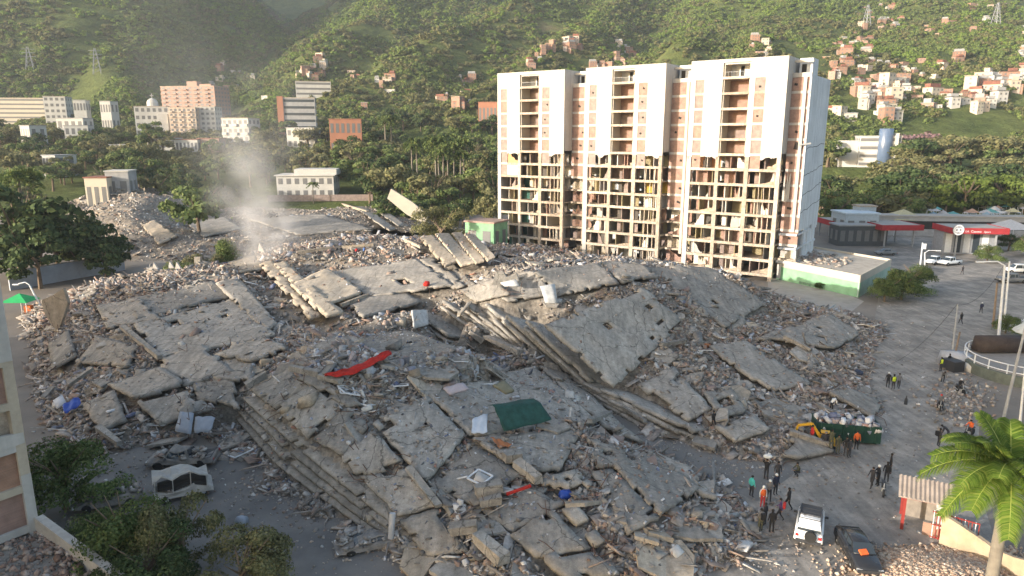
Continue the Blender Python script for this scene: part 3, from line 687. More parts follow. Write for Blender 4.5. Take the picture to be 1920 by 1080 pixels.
# broken columns and beams lying on the heaps
for k, a, b, w in [('A',(463,735),(500,712),0.7),('A',(545,700),(600,712),0.5),('A',(600,715),(640,728),0.5),('A',(1105,800),(1143,786),0.6),('A',(845,1010),(895,1003),0.7),('A',(900,955),(940,948),0.7),('A',(890,935),(940,925),0.8),
                  ('A',(945,870),(975,865),0.8),('A',(970,880),(1010,915),0.7),('A',(895,1020),(945,1065),0.9),('A',(910,640),(975,672),0.7),('A',(880,640),(905,648),0.7),('A',(765,890),(822,965),0.4),
                  ('C',(185,815),(225,845),0.5),('C',(130,730),(175,700),0.4),('C',(82,755),(100,735),0.4),('C',(230,620),(300,680),0.5),('B',(1160,770),(1210,800),0.4),('B',(1470,640),(1520,665),0.5),('B',(1480,820),(1560,845),0.4),('B',(1240,655),(1285,648),0.4),
                  ('D',(640,470),(700,465),0.5),('D',(560,480),(620,470),0.5),('D',(760,455),(790,470),0.5),('D',(690,560),(640,580),0.4),('F',(695,375),(735,392),0.8),('F',(640,385),(690,400),0.8),('D',(860,600),(882,575),0.4)]:
    p, q = site_hit(*a) + Vector((0,0,0.5)), site_hit(*b) + Vector((0,0,0.5))
    mb = MB(); mb.bar((0,0,0), q-p, w, w*0.8)
    mb.v = [(x+rng.normal()*0.05, y+rng.normal()*0.05, z+rng.normal()*0.05) for x, y, z in mb.v]
    o = mb.build('broken_beam', M['concrete_cream'] if k in 'DF' else M['concrete'], heap[k]); o.location = p - heap[k].location

# ---- loose rubble
BV = BVHTree.FromPolygons([tuple(v) for v in np.concatenate(ALLV)], ALLF, all_triangles=False)
def surf(x, y):
    h = BV.ray_cast(Vector((x, y, 60)), Vector((0, 0, -1)))
    if h[0] is None: return 0.0, 2, Vector((0, 0, 1))
    return h[0].z, ALLT[h[2]], (h[1] if h[1].z > 0 else -h[1])
def scatter(k, n_, m, name, smin, smax, flat=1.0, on_slab=0.12, tilt=1.0, mask=None, power=2.2, long=1.0):
    cells = mound_cells[k]; pos = []; cnt = 0
    pick = cells[rng.integers(0, len(cells), int(n_))]
    # only what the place shows: in the block's own footprint
    jit = (rng.random((len(pick), 2))-0.5)*STEP
    clump = fbm(pick[:,0]/3.2+3, pick[:,1]/3.2+8, 3)
    siz = []
    for p, j, cl in zip(pick, jit, clump):
        x, y = p[0]+j[0], p[1]+j[1]
        if mask is not None and not mask(x, y): continue
        z, t, nn = surf(x, y)
        if t == 1 and rng.random() > on_slab*(1.0 + 9*max(0, cl)): continue
        if t == 0 and (z < -0.05 or (nn.z < 0.72 and rng.random() < 0.5)): continue
        s = smin + (smax-smin)*rng.random()**power
        if t == 1: s *= 0.6
        if y > 90: s *= 1.15
        pos.append((x, y, max(z, 0) + s*0.15)); siz.append(s)
    pos = np.array(pos); s = np.array(siz)
    sz = s[:,None]*np.stack([rng.uniform(0.8, 2.0, len(s))*long, rng.uniform(0.5, 1.0, len(s)), rng.uniform(0.22, 0.65, len(s))*flat], 1)
    V, Fq = piece_cloud(pos, sz, tilt)
    o = hp(k, name, np_mesh(name, V, Fq, m)); o['kind'] = 'stuff'; return o
for k, n1 in (('A', 34000), ('B', 34000), ('C', 21000), ('D', 15000), ('E', 5000), ('F', 8000)):
    scatter(k, n1, M['rubble'], 'rubble', 0.07, 0.5, on_slab=0.022, power=3.2)
    scatter(k, n1*0.12, M['rubble'], 'broken_boards', 0.2, 1.1, flat=0.2, tilt=0.4, on_slab=0.02)
    scatter(k, n1*0.08, M['rubble'], 'bent_bars', 0.08, 0.22, flat=0.8, tilt=0.35, on_slab=0.03, long=11) if k in 'ABC' else None
scatter('A', 3800, M['clutter'], 'household_debris', 0.15, 0.9, flat=0.6, tilt=0.8, on_slab=0.03, mask=lambda x, y: y > 55)
scatter('A', 7000, M['clutter'], 'scattered_belongings', 0.08, 0.42, flat=0.5, tilt=0.6, on_slab=0.16)
scatter('C', 4500, M['clutter'], 'scattered_belongings', 0.08, 0.42, flat=0.5, tilt=0.6, on_slab=0.10)
scatter('B', 5000, M['rubble'], 'slab_crumbs', 0.06, 0.35, flat=0.6, tilt=0.6, on_slab=0.22)
scatter('C', 5000, M['rubble'], 'slab_crumbs', 0.06, 0.35, flat=0.6, tilt=0.6, on_slab=0.22)
scatter('A', 8000, M['rubble'], 'slab_crumbs', 0.06, 0.35, flat=0.6, tilt=0.6, on_slab=0.22)
scatter('C', 1600, M['clutter'], 'household_debris', 0.12, 0.7, flat=0.5, tilt=0.6, on_slab=0.03, mask=lambda x, y: y < 72)
scatter('B', 1200, M['clutter'], 'household_debris', 0.12, 0.7, flat=0.5, tilt=0.6, on_slab=0.03)
scatter('D', 1300, M['clutter'], 'household_debris', 0.2, 0.9, flat=0.5, tilt=0.6, on_slab=0.05)
scatter('A', 6500, M['brickrubble'], 'brick_rubble', 0.09, 0.45, on_slab=0.03, mask=lambda x, y: x > 4 and y < 56)
scatter('B', 5200, M['brickrubble'], 'brick_rubble', 0.09, 0.45, on_slab=0.03, mask=lambda x, y: x > 18)
scatter('C', 3000, M['brickrubble'], 'brick_rubble', 0.1, 0.6, on_slab=0.05, mask=lambda x, y: y > 86)
scatter('D', 3500, M['brickrubble'], 'brick_rubble', 0.1, 0.6, on_slab=0.05)
# medium slab fragments lying on the heaps
for k, n_ in (('A', 70), ('B', 80), ('C', 60), ('D', 60), ('F', 40)):
    cells = mound_cells[k]; done = 0
    while done < n_:
        p = cells[rng.integers(0, len(cells))]; z, t, nn = surf(p[0], p[1])
        if t == 1 or z < 0.15: continue
        s_ = 0.7 + 2.0*rng.random()**2; nn = (nn*1.0 + Vector((rng.normal()*0.35, rng.normal()*0.35, 1.0))).normalized()
        ex = nn.cross(Vector((rng.normal(), rng.normal(), 0.01))).normalized(); ey = nn.cross(ex); asp = rng.uniform(0.45, 1.0); n6 = rng.integers(4, 7)
        pts = [Vector((p[0], p[1], z+0.3)) + ex*math.cos(a)*s_*rng.uniform(0.7, 1.1) + ey*math.sin(a)*s_*asp*rng.uniform(0.7, 1.1) for a in np.linspace(0, 6.283, n6, endpoint=False)]
        th = nn*rng.uniform(0.15, 0.3); low = [q - th for q in pts]
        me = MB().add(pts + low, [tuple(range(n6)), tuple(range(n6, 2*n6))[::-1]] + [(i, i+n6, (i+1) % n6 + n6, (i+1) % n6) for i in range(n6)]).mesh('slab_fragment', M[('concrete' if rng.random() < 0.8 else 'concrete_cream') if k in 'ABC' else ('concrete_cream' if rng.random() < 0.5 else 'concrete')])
        hp(k, 'slab_fragment', me); done += 1
# larger loose chunks: each its own thing
chunk_meshes = []
for i in range(6):
    V, Fq = piece_cloud(np.zeros((1, 3)), np.array([[1.0, 0.7+0.06*i, 0.3+0.08*i]]), 0.0, 0.35)
    chunk_meshes.append(np_mesh('concrete_chunk', V, Fq, [M['concrete'], M['concrete'], M['white_wall'], M['concrete'], M['brick_pale'], M['concrete_cream']][i]))
side = {'A': 'the collapsed block with the red cloth', 'B': 'the collapsed block with stepped stacked slabs', 'C': 'the collapsed block behind the wrecked bus', 'D': 'the sunlit collapsed block left of the tower'}
for k, n_ in (('A', 95), ('B', 70), ('C', 55), ('D', 55)):
    cells = mound_cells[k]; done = 0
    while done < n_:
        p = cells[rng.integers(0, len(cells))]; z, t, nn = surf(p[0], p[1])
        if t == 1 and rng.random() < 0.75 or z < 0.3: continue
        ci_ = rng.integers(0, 6); o = link('concrete_chunk', chunk_meshes[ci_]); s = 0.45 + 0.9*rng.random()**2.5
        o.location = (p[0], p[1], z + 0.12*s); o.scale = (s, s*rng.uniform(0.7, 1.2), s*rng.uniform(0.6, 1.1))
        o.rotation_euler = (rng.normal()*0.4, rng.normal()*0.4, rng.random()*6.28)
        tag(o, ('small ' if s < 0.5 else 'middling ' if s < 0.75 else 'large ') + ('flat grey', 'grey', 'white plastered', 'blocky grey', 'brick faced', 'thick cream')[ci_] + ' chunk loose on ' + side[k], 'concrete chunk', 'loose chunks on ' + side[k]); done += 1
# litter over the road and yard
def litter(name, polys, n_, smax):
    pos = []
    for _ in range(n_):
        a = polys[rng.integers(0, len(polys))]; p = G(a[0] + rng.normal()*a[2], a[1] + rng.normal()*a[3])
        z, t, nn = surf(p.x, p.y)
        if t == 2 or z < 0.02: pos.append((p.x, p.y, 0.02))
    pos = np.array(pos); s = 0.06 + smax*rng.random(len(pos))**3
    V, Fq = piece_cloud(pos, s[:,None]*np.stack([rng.uniform(0.8,1.6,len(s)), np.ones(len(s)), rng.uniform(0.3,0.7,len(s))], 1), 0.4)
    return tag(link(name, np_mesh(name, V, Fq, M['rubble'])), 'small stones and litter strewn over the '+('dusty road' if name=='road_litter' else 'dark yard'), 'litter', kind='stuff')
litter('road_litter', [(1650,700,50,60),(1500,880,90,25),(1700,900,60,60),(1430,960,60,60),(1780,720,50,40),(1700,620,60,30),(1350,870,60,18),(1260,830,50,14),(1440,1020,70,30)], 2200, 0.14)
litter('yard_litter', [(480,920,60,40),(600,960,60,40),(300,880,60,25),(560,900,50,20),(160,900,60,50),(690,1010,50,30)], 1500, 0.18)

# ================================================================== STANDING TOWER
SF = -30.3
tow_o = Vector((21.6, 141.5, 0)) + U*SF
tower = empty('apartment_tower', tow_o, GRID, 'tall white apartment tower with brick panels, lower floors torn open', 'tower')
BW, PER, DB, DG = 17.2, 22.15, 3.8, 3.4      # block width, period, loggia depth, setback depth
zf = lambda k: 36.1 - 2.7*(k-1)
ROOF = 39.4; TW = 64.7; TD = 18.9
void_cols = [plain('room_grey', (0.34, 0.32, 0.30), 0.9, 0.15, 0.8), plain('room_dark', (0.10, 0.09, 0.08), 0.9, 0.2, 0.8), M['brick'], M['brick_pale'], plain('room_white', (0.58, 0.55, 0.50), 0.9, 0.1, 0.8), plain('room_olive', (0.26, 0.22, 0.13), 0.9, 0.15, 0.8), M['cream_wall']]
room_green = plain('room_green', (0.035, 0.10, 0.085), 0.9, 0.15, 0.8); room_orange = plain('room_orange', (0.55, 0.27, 0.14), 0.9, 0.12, 0.8); room_mustard = plain('room_mustard', (0.42, 0.30, 0.07), 0.9, 0.12, 0.8)
spoil_m = concrete_mat('room_spoil', (0.36, 0.29, 0.22), 0.5, 1.2, False, (0.44, 0.36, 0.28))
rr = random.Random(11)
def P(name, m, x0, x1, y0, y1, z0, z1, par=None): return boxpart(name, m, par or tower, x0, x1, y0, y1, z0, z1)
def ragged(name, m, x0, x1, z0, z1, y, th, par, holes=0.4, rnd=rr):
    """a broken wall: its top or side edge torn"""
    n_ = 7; pts = [(x0, z0), (x1, z0)]
    mode = rnd.random()
    for i in range(n_+1):
        t = 1 - i/n_; x = x0 + (x1-x0)*t
        if mode < 0.35: z = z1 - (z1-z0)*holes*rnd.random()*1.3
        elif mode < 0.65: z = z0 + (z1-z0)*max(0.12, min(1, t*1.2 + rnd.uniform(-0.15, 0.1)))
        else: z = z0 + (z1-z0)*max(0.12, min(1, (1-t)*1.2 + rnd.uniform(-0.15, 0.1)))
        pts.append((x, z))
    return MB().prism(pts, y, y+th, axis='y').build(name, m, par)
# closed core behind the rooms, roof, end walls
P('core_wall', M['side_wall'], 0.05, TW-0.35, 9.5, TD, 0.0, 36.2)
for b in range(3):
    x0 = b*PER
    P('roof_slab', M['white_wall'], x0+0.32, x0+BW-0.32, 0.32, 9.4, ROOF-0.9, ROOF-0.55)
    P('roof_back_wall', M['side_wall'], x0+0.02, x0+BW-0.02, 9.2, 9.45, 36.22, ROOF)
    # side walls of the projecting block
    for xs in (x0, x0+BW-0.3):
        P('side_wall', M['white_wall'] if xs == x0 else M['white_wall'], xs, xs+0.3, 0.31, 9.19, 22.9 if not (b == 0 and xs == x0) else 9.0, ROOF)
    cut = 22.3
    # white wall strips of the intact upper storeys
    for xa, xb in ((0, 1.0), (2.6, 6.0), (10.9, 11.8), (13.6, BW)):
        P('wall_strip', M['white_wall'], x0+xa, x0+xb, 0, 0.3, cut, ROOF)
    for xa, xb in ((1.0, 2.6), (11.8, 13.6)):
        P('wall_strip', M['white_wall'], x0+xa, x0+xb, 0.004, 0.3, zf(1)-0.1, ROOF)
        for k in range(1, 7):
            P('spandrel_band', M['white_wall'] if k > 1 else M['frame'], x0+xa, x0+xb, 0.002, 0.3, zf(k+1)-0.1, zf(k+1)+0.32)
            P('brick_panel', M['brick_pale'] if rr.random() < 0.7 else M['brick'], x0+xa, x0+xb, 0.10, 0.28, zf(k+1)+0.32, zf(k)-0.1)
            if rr.random() < 0.3:
                c = (x0+(xa+xb)/2+rr.uniform(-0.3, 0.3), 0.095, zf(k+1)+1.3+rr.uniform(-0.3, 0.5))
                MB().obox(c, (0.45, 0.02, 0.35), (0, rr.random(), 0)).build('hole', M['dark_void'], tower)
    # torn lower hem of the cladding
    for xa, xb in ((2.6, 6.0), (13.6, BW), (0.0, 1.0)):
        n_ = 15; pts = [(x0+xb, cut-0.002), (x0+xa, cut-0.002)] + [(x0+xa+(xb-xa)*i/n_, cut - 0.04 - 0.22*rr.random()**3 - 0.5*max(0, math.sin(i*0.35+x0+xa))**2) for i in range(n_+1)]
        MB().prism(pts, 0.0, 0.28, axis='y').build('torn_cladding', M['white_wall'], tower)
    # loggia
    for xw in (6.0, 10.65): P('loggia_wall', M['cream_wall'], x0+xw, x0+xw+0.25, 0.31, DB, cut, ROOF-0.9)
    P('loggia_lintel', M['white_wall'], x0+6.0, x0+10.9, 0, 0.3, ROOF-0.6, ROOF)
    for k in range(0, 7):
        top = zf(k) if k else ROOF-0.9
        P('loggia_slab', M['frame'], x0+6.02, x0+10.88, -0.03, DB+0.2, zf(k+1)-0.15, zf(k+1)+0.28)
        if k: P('loggia_back_wall', M['brick'] if rr.random() < 0.75 else M['brick_pale'], x0+6.26, x0+10.64, DB-0.2, DB, zf(k+1)+0.28, zf(k)-0.15)
        else:
            P('loggia_back_wall', M['side_wall'], x0+6.26, x0+8.0, DB-0.2, DB, zf(1)+0.28, ROOF-0.9)
            w = P('roof_doorway', M['dark_void'], x0+8.0, x0+8.7, DB-0.1, DB, zf(1)+0.28, ROOF-1.1)
            P('loggia_back_wall', M['side_wall'], x0+8.7, x0+10.64, DB-0.2, DB, zf(1)+0.28, ROOF-0.9)
            rl = MB(); rl.bar((x0+6.3, 0.15, zf(1)+1.1), (x0+10.6, 0.15, zf(1)+1.1), 0.05)
            for i in range(9): rl.bar((x0+6.4+i*0.52, 0.15, zf(1)+0.28), (x0+6.4+i*0.52, 0.15, zf(1)+1.1), 0.03)
            rl.build('railing', M['steel_grey'], tower)
    # exposed frame of the lower storeys
    for xa, xb in ((0, 0.85), (5.55, 6.2), (10.9, 11.65), (16.5, BW)):
        P('column', M['frame'] if xa else M['white_wall'], x0+xa, x0+xb, 0.0, 0.7, 0, cut-0.004)
    for k in range(6, 15):
        z = zf(k) if k > 6 else cut
        if k >= 7:
            bays = ((0.85, 5.55), (6.2, 10.9), (11.65, 16.5))
            for xa, xb in bays:
                P('beam', M['frame'], x0+xa, x0+xb, 0.03, 0.55, z-0.18, z+0.30)
            P('floor_plate', M['frame'] if rr.random() < 0.3 else M['concrete_cream'], x0+0.32, x0+BW-0.32, 0.56, 9.4, z-0.12, z+0.1)
            top = (zf(k-1)-0.12) if k > 7 else cut-0.1
            for bi, (xa, xb) in enumerate(bays):
                dep = 3.0 + rr.random()*3.2 if bi != 1 else DB
                mm = rr.choice(void_cols)
                if b == 0 and bi == 0 and k > 8: mm = room_green
                if b == 0 and bi == 0 and k == 8: mm = M['brick_pale']
                if b == 2 and bi == 0 and k == 7: mm = room_orange
                if b == 2 and bi == 1 and k == 9: mm = M['brick_orange']
                if b == 1 and bi == 2 and k == 9: mm = room_mustard
                P('room_wall', mm, x0+xa, x0+xb, dep, dep+0.15, z+0.1, top)
                # cross walls and torn panels
                for q in range(rr.choice((1, 2, 2, 3))):
                    xx = xa + (xb-xa)*rr.uniform(0.15, 0.9)
                    P('partition_wall', rr.choice(void_cols), x0+xx, x0+xx+0.14, 0.6+rr.random()*1.2, dep, z+0.1, top)
                if rr.random() < 0.55:
                    w0 = rr.uniform(xa, xb-1.4); ragged('torn_panel', rr.choice([M['cream_wall'], M['brick_pale'], M['brick'], void_cols[0], void_cols[0], void_cols[4]]), x0+w0, x0+min(xb, w0+rr.uniform(1.0, 2.6)), z+0.1, top, 1.1+rr.random()*1.8, 0.12, tower, 0.6)
                # fallen wedge of floor or spoil
                if rr.random() < (0.7 if (bi == 0 and b > 0) else 0.3):
                    n_ = 8; h = rr.uniform(0.4, 1.3); side_ = rr.random() < 0.7
                    pts = [(x0+xa+0.05, z+0.1), (x0+xb-0.05, z+0.1)]
                    for i in range(n_+1):
                        t = 1-i/n_; s_ = t if side_ else 1-t
                        pts.append((x0+xa+0.05+(xb-xa-0.1)*t, z+0.13+h*s_**1.6*rr.uniform(0.8, 1.1)))
                    MB().prism(pts, 0.8+rr.random(), 2.9, axis='y').build('spoil_heap', spoil_m, tower)
                # slender screen bars in the kitchen bay
                if bi == 2 and rr.random() < 0.8:
                    mb = MB()
                    for i in range(3): mb.bar((x0+13.6+i*0.95, 0.75, z+0.1), (x0+13.6+i*0.95+rr.uniform(-0.15, 0.15), 0.75, top), 0.14)
                    mb.build('screen_posts', M['frame'], tower)
    # the few panels left in the first torn storey
    if b == 0:
        ragged('torn_panel', room_orange, x0+2.6, x0+5.5, zf(8)+0.3+2.7, zf(7)+2.5, 0.25, 0.1, tower, 0.6)
        P('wall_remnant', M['white_wall'], x0+2.6, x0+5.5, 0.03, 0.25, zf(8)+0.3, zf(7)-0.2); P('brick_panel', M['brick_pale'], x0+0.9, x0+2.6, 0.1, 0.25, zf(8)+0.3, zf(7)-0.2)
# setback strips between blocks and at the right end
for b in range(3):
    xa = b*PER + BW; xb = xa + (PER-BW) if b < 2 else TW
    P('setback_parapet', M['white_wall'], xa+0.02, xb-0.02, DG-0.05, DG+0.25, 36.0, 36.75)
    P('setback_roof', M['side_wall'], xa+0.02, xb-0.02, DG+0.26, 9.4, 36.0, 36.3)
    pw = 0.55; px_ = xa + (xb-xa)*0.62
    P('pilaster', M['cream_wall'] if b < 2 else M['white_wall'], px_, px_+pw, DG-0.35, DG-0.05, 3.0 if b < 2 else 9.0, 36.0)
    for k in range(1, 14):
        if k >= 8 and b == 0 or k >= 10:
            if b == 2 and k < 12: pass
            else:
                if k <= 13:
                    P('setback_slab', M['frame'], xa+0.02, xb-0.02, DG-0.03, 9.3, zf(k+1)-0.12, zf(k+1)+0.25)
                    ragged('torn_panel', rr.choice([M['brick'], M['cream_wall'], M['brick_pale'], M['concrete_cream']]), xa+0.1, xb-0.1, zf(k+1)+0.25, zf(k)-0.12, DG+0.3+rr.random(), 0.15, tower, 0.7)
                    P('room_wall', rr.choice(void_cols), xa+0.05, xb-0.05, DG+2.5, DG+2.65, zf(k+1)+0.25, zf(k)-0.12)
                continue
        P('spandrel_band', M['white_wall'], xa+0.02, xb-0.02, DG-0.04, DG+0.2, zf(k+1)-0.15, zf(k+1)+0.30)
        P('brick_panel', M['brick'], xa+0.02, xb-0.02, DG+0.02, DG+0.2, zf(k+1)+0.30, zf(k)-0.15)
        if rr.random() < 0.5:
            MB().obox((xa+(xb-xa)*rr.uniform(0.2, 0.55), DG+0.01, zf(k+1)+1.4), (rr.uniform(0.3, 0.9), 0.02, 0.4), (0, rr.random()*0.5, 0)).build('hole', M['dark_void'], tower)
    if b < 2:
        pipe = MB().tube([(xb-0.35, DG-0.6, z) for z in (38.6, 36.2, 30, 20, 8)], 0.10, 6); pipe.build('drain_pipe', plain('pipe_rust', (0.28, 0.14, 0.08), 0.8), tower)
    # stair house on the roof behind
    st = P('stair_house', M['side_wall'], xa+0.6, min(xb+0.5, TW-0.4), 5.2, 9.3, 36.3, 39.3)
    P('stair_house_door', M['dark_void'], xa+1.0, xa+1.8, 5.17, 5.2, 36.32, 38.3)
    P('setback_beam', M['cream_wall'], xa+0.05, xb-0.05, DG+0.6, DG+0.9, 38.5, 38.9)
# right end wall, torn at its foot
P('end_wall', M['side_wall'], TW-0.3, TW, DG, TD, 11.6, 36.4)
MB().prism([(DG+0.1, 9.0), (TD-5, 9.4), (TD-4.5, 8.4), (TD-0.1, 8.8), (TD-0.1, 11.59), (DG+0.1, 11.59)], TW-0.28, TW-0.02, axis='x').build('end_wall_foot', M['side_wall'], tower)
for z in (5.9, 8.5):
    P('end_floor_plate', M['side_wall'], TW-3.3, TW-0.1, DG-0.6, TD-0.2, z-0.2, z+0.15)
P('end_floor_plate', M['white_wall'], TW-3.3, TW+0.1, DG-0.9, TD-2, 3.2, 3.6)
P('room_wall', void_cols[0], TW-3.2, TW-0.4, DG+1.5, DG+1.65, 0, 8.9)
P('room_wall', M['white_wall'], TW-3.1, TW-1.2, DG-0.3, DG-0.1, 0.2, 3.0)
for y in (DG+0.4, 8, 12, 16): P('end_column', M['side_wall'], TW-0.55, TW-0.2, y, y+0.5, 0, 8.9)
ragged('torn_panel', M['side_wall'], TW-1.4, TW-0.3, 5.9, 8.6, TD-2, 0.2, tower)
# cracks stepping across the end wall, hanging rag of plaster at the front corner
for z0, sgn in ((23.5, 1), (19.0, 1), (15.4, 1), (12.4, 1)):
    mb = MB(); z = z0; y = DG+0.3
    while y < TD-1: 
        y2 = y + rr.uniform(0.8, 2.0); z2 = z + sgn*rr.uniform(-0.1, 0.35)
        mb.bar((TW+0.004, y, z), (TW+0.004, y2, z2), 0.012, 0.10); y, z = y2, z2
    mb.build('crack', M['dark_void'], tower)
ragged('torn_panel', M['white_wall'], TW-3.2, TW-2.0, 14.5, 20.0, DG-0.5, 0.12, tower, 0.5)
MB().obox((TW-1.2, DG-0.03, 24.2), (1.5, 0.05, 1.3), (0, 0.2, 0)).build('hole', M['dark_void'], tower)
MB().obox((TW-0.1, DG-0.3, 24.6), (1.9, 0.4, 0.25), (0.1, -0.15, 0.3)).build('hanging_panel', M['steel_grey'], tower)

# ================================================================== TOWER AT THE LEFT EDGE
lc = Vector((-29.8, 39.5, 0))
ltower = empty('apartment_tower', lc, GRID, 'near apartment tower with brick panels and peeling white column at left edge', 'tower')
# local x = along the street grid (u), local y = along v; the visible face is x = 0, its far corner y = 0
LT, LW = 54.5, 18.0
LP = lambda name, m, x0, x1, y0, y1, z0, z1: boxpart(name, m, ltower, x0, x1, y0, y1, z0, z1)
LP('core_wall', M['frame'], -LW, -0.6, -LT, -0.05, 0, 42)
colm = mat('bare_column', (0.42, 0.36, 0.28), 0.9, 0.15, 0.8, 0.3, 5)
for i, y in enumerate((-0.55, -4.6, -8.7, -12.8, -17, -21)):
    for z0, z1, m in ((0, 5.6, M['white_wall']), (5.6, 12.9, colm), (12.9, 42, M['white_wall'])):
        LP('column', m, -0.62, -0.02 if m is not colm else -0.06, y, y+0.55, z0, z1-0.003)
for k in range(16):
    z = 2.0 + 2.7*k
    for y0, y1 in ((-4.05, -0.55), (-8.15, -4.6), (-12.25, -8.7), (-16.45, -12.8), (-20.45, -17)):
        LP('beam', M['white_wall'] if k in (0, 2) else colm, -0.6, -0.04, y0, y1-0.002, z-0.2, z+0.25)
        if k < 15 and not (k == 2 and y1 > -1): LP('brick_panel', M['brick'] if k != 1 else M['brick_orange'], -0.5, -0.28, y0, y1-0.002, z+0.25, z+2.5)
for y0, z in ((-4.05, 7.4), (-4.05, 12.7)):
    MB().prism([(y0, z), (y0+4.0, z+0.25), (y0+4.0, z+0.9), (y0+2.4, z+1.1), (y0+1.6, z+0.7), (y0+0.6, z+0.9), (y0, z+1.2)], -0.27, -0.01, axis='x').build('plaster_remnant', M['white_wall'], ltower)
# low terrace with parapet beside it
ter = empty('terrace', lc + U*2 - Vv*5, GRID, 'low rubble-strewn terrace roof with pale diagonal parapet at bottom left corner', 'terrace')
tp = [G(75,985,2.0), G(208,1085,2.0)]
dv = (tp[1]-tp[0]); inv = ter.matrix_basis.inverted()
def tl(p): return inv @ Vector(p)
mb = MB(); mb.bar(tl(tp[0]+Vector((0,0,-0.3))), tl(tp[1]+dv*0.3+Vector((0,0,-0.3))), 0.5, 1.9); mb.build('parapet', plain('parapet_pale', (0.40, 0.37, 0.33), 0.9, 0.15), ter)
mb = MB(); a, b = tl(tp[0]), tl(tp[1]+dv*0.3); off = Vector((-14, -3, 0)); off2 = inv.to_3x3() @ Vector((-9, -11, 0))
mb.add([a, b, b+off2, a+off2]+[p+Vector((0,0,-1.9)) for p in (a, b, b+off2, a+off2)], BOXF[::1]); 
mb.v = [(x, y, z-0.35) for x, y, z in mb.v]; mb.build('deck', M['concrete'], ter)
pos = []
for _ in range(3000):
    s, t = rng.random(), rng.random()**1.3; p = a.lerp(b, s) + off2*t; pos.append((p.x, p.y, p.z-0.35+0.9*(1-t)*0 + 0.25*vnoise(np.array([s*6]), np.array([t*6]))[0]))
pos = np.array(pos); s = 0.05+0.3*rng.random(len(pos))**3
V, Fq = piece_cloud(pos, s[:,None]*np.ones((1,3))*np.array([[1.2,1,0.6]]), 1.0)
o = link('terrace_rubble', np_mesh('terrace_rubble', V, Fq, M['brickrubble']), ter); o['kind'] = 'stuff'

# ================================================================== BLOCK OUT OF FRAME ON THE LEFT (unseen, added and sized for its shade over the rubble)
ob = empty('unseen_shade_block', (-92, 46, 0), GRID, 'unseen cream apartment block added beyond the left edge to shade the rubble', 'apartment block')
boxpart('wall', M['cream_wall'], ob, -26, 26, -32, 0, 0, 19)
boxpart('roof_slab', M['concrete'], ob, -26.4, 26.4, -32.4, 0.4, 19, 19.5)
for k in range(5):
    mb = MB()
    for i in range(9):
        mb.box(-24+i*5.6, -21.5+i*5.6, 0.0, 0.06, 1.2+k*3.2, 2.7+k*3.2); mb.box(26.0, 26.06, -30+i*3.3, -28.4+i*3.3, 1.2+k*3.2, 2.7+k*3.2)
    mb.build('window_row', M['glass_dark'], ob)

# ================================================================== VEGETATION
def crown_mesh(name, m, h, r, n_leaf, leaf, lobes=9, base=0.35, seed=0, flat=0.75, gap=0.25, wob=0.55):
    g = np.random.default_rng(seed); cs, ns = [], []
    for i in range(lobes):
        a = g.random()*6.283; q = r*(0.15 + 0.62*math.sqrt(g.random())); zc = h*(base + (0.93-base)*g.random()*(1-0.45*q/r))
        c = np.array([math.cos(a)*q, math.sin(a)*q, zc]); lr = r*g.uniform(0.28, 0.5)
        k = int(n_leaf/lobes); d = g.normal(size=(k, 3)); d /= np.linalg.norm(d, axis=1, keepdims=True)
        d[:,2] = np.where(d[:,2] < -0.3, -d[:,2]*0.5, d[:,2]); rad = lr*(0.55 + 0.5*g.random(k)**0.6)
        pt = c + d*rad[:,None]*np.array([1, 1, flat]); keep = vnoise(pt[:,0]*2/r+seed, (pt[:,1]+pt[:,2]*1.7)*2/r) > gap
        cs.append(pt[keep]); ns.append(d[keep] + g.normal(size=(keep.sum(), 3))*wob)
    cs = np.concatenate(cs); ns = np.concatenate(ns)
    V, Fq = leaf_cloud(cs, leaf*g.uniform(0.6, 1.3, len(cs)), ns, 0.75)
    return np_mesh(name, V, Fq, m)
def trunk_mesh(name, h, r0, limbs=5, seed=0, spread=2.0, m=None):
    g = random.Random(seed); mb = MB(); x, y = g.uniform(-.3, .3), g.uniform(-.3, .3)
    mb.tube([(0,0,-0.4), (x*0.5, y*0.5, h*0.25), (x, y, h*0.5)], [r0*1.2, r0*0.9, r0*0.65], 7)
    for i in range(limbs):
        a = g.random()*6.28; z0 = h*g.uniform(0.3, 0.5)
        mb.tube([(x*z0/h*2, y*z0/h*2, z0), (math.cos(a)*spread*0.5, math.sin(a)*spread*0.5, h*0.62), (math.cos(a)*spread, math.sin(a)*spread, h*0.82)], [r0*0.5, r0*0.32, r0*0.12], 5)
    return mb.mesh(name, m or M['trunk'])
KINDS = {}
def kind(key, lm, h, r, n_leaf, leaf, lobes, base, seed, flat=0.75):
    KINDS[key] = (crown_mesh('crown', LEAF[lm], h, r, n_leaf, leaf, lobes, base, seed, flat, 0.25, 0.4), trunk_mesh('trunk', h, 0.03*h, 6, seed, r*0.6), h)
kind('broad_mid', 'mid', 10, 5.2, 1900, 0.75, 11, 0.35, 1); kind('broad_mid2', 'mid', 10, 4.6, 1900, 0.75, 9, 0.3, 2)
kind('broad_olive', 'olive', 10, 5.6, 1900, 0.75, 12, 0.38, 3); kind('broad_olive2', 'olive', 10, 5.0, 1900, 0.75, 9, 0.33, 4)
kind('dense_dark', 'dark', 10, 4.6, 2200, 0.7, 10, 0.2, 5); kind('bright', 'bright', 8, 4.4, 2000, 0.65, 10, 0.22, 6); kind('pink', 'pink', 8, 4.4, 1400, 0.6, 9, 0.45, 7)
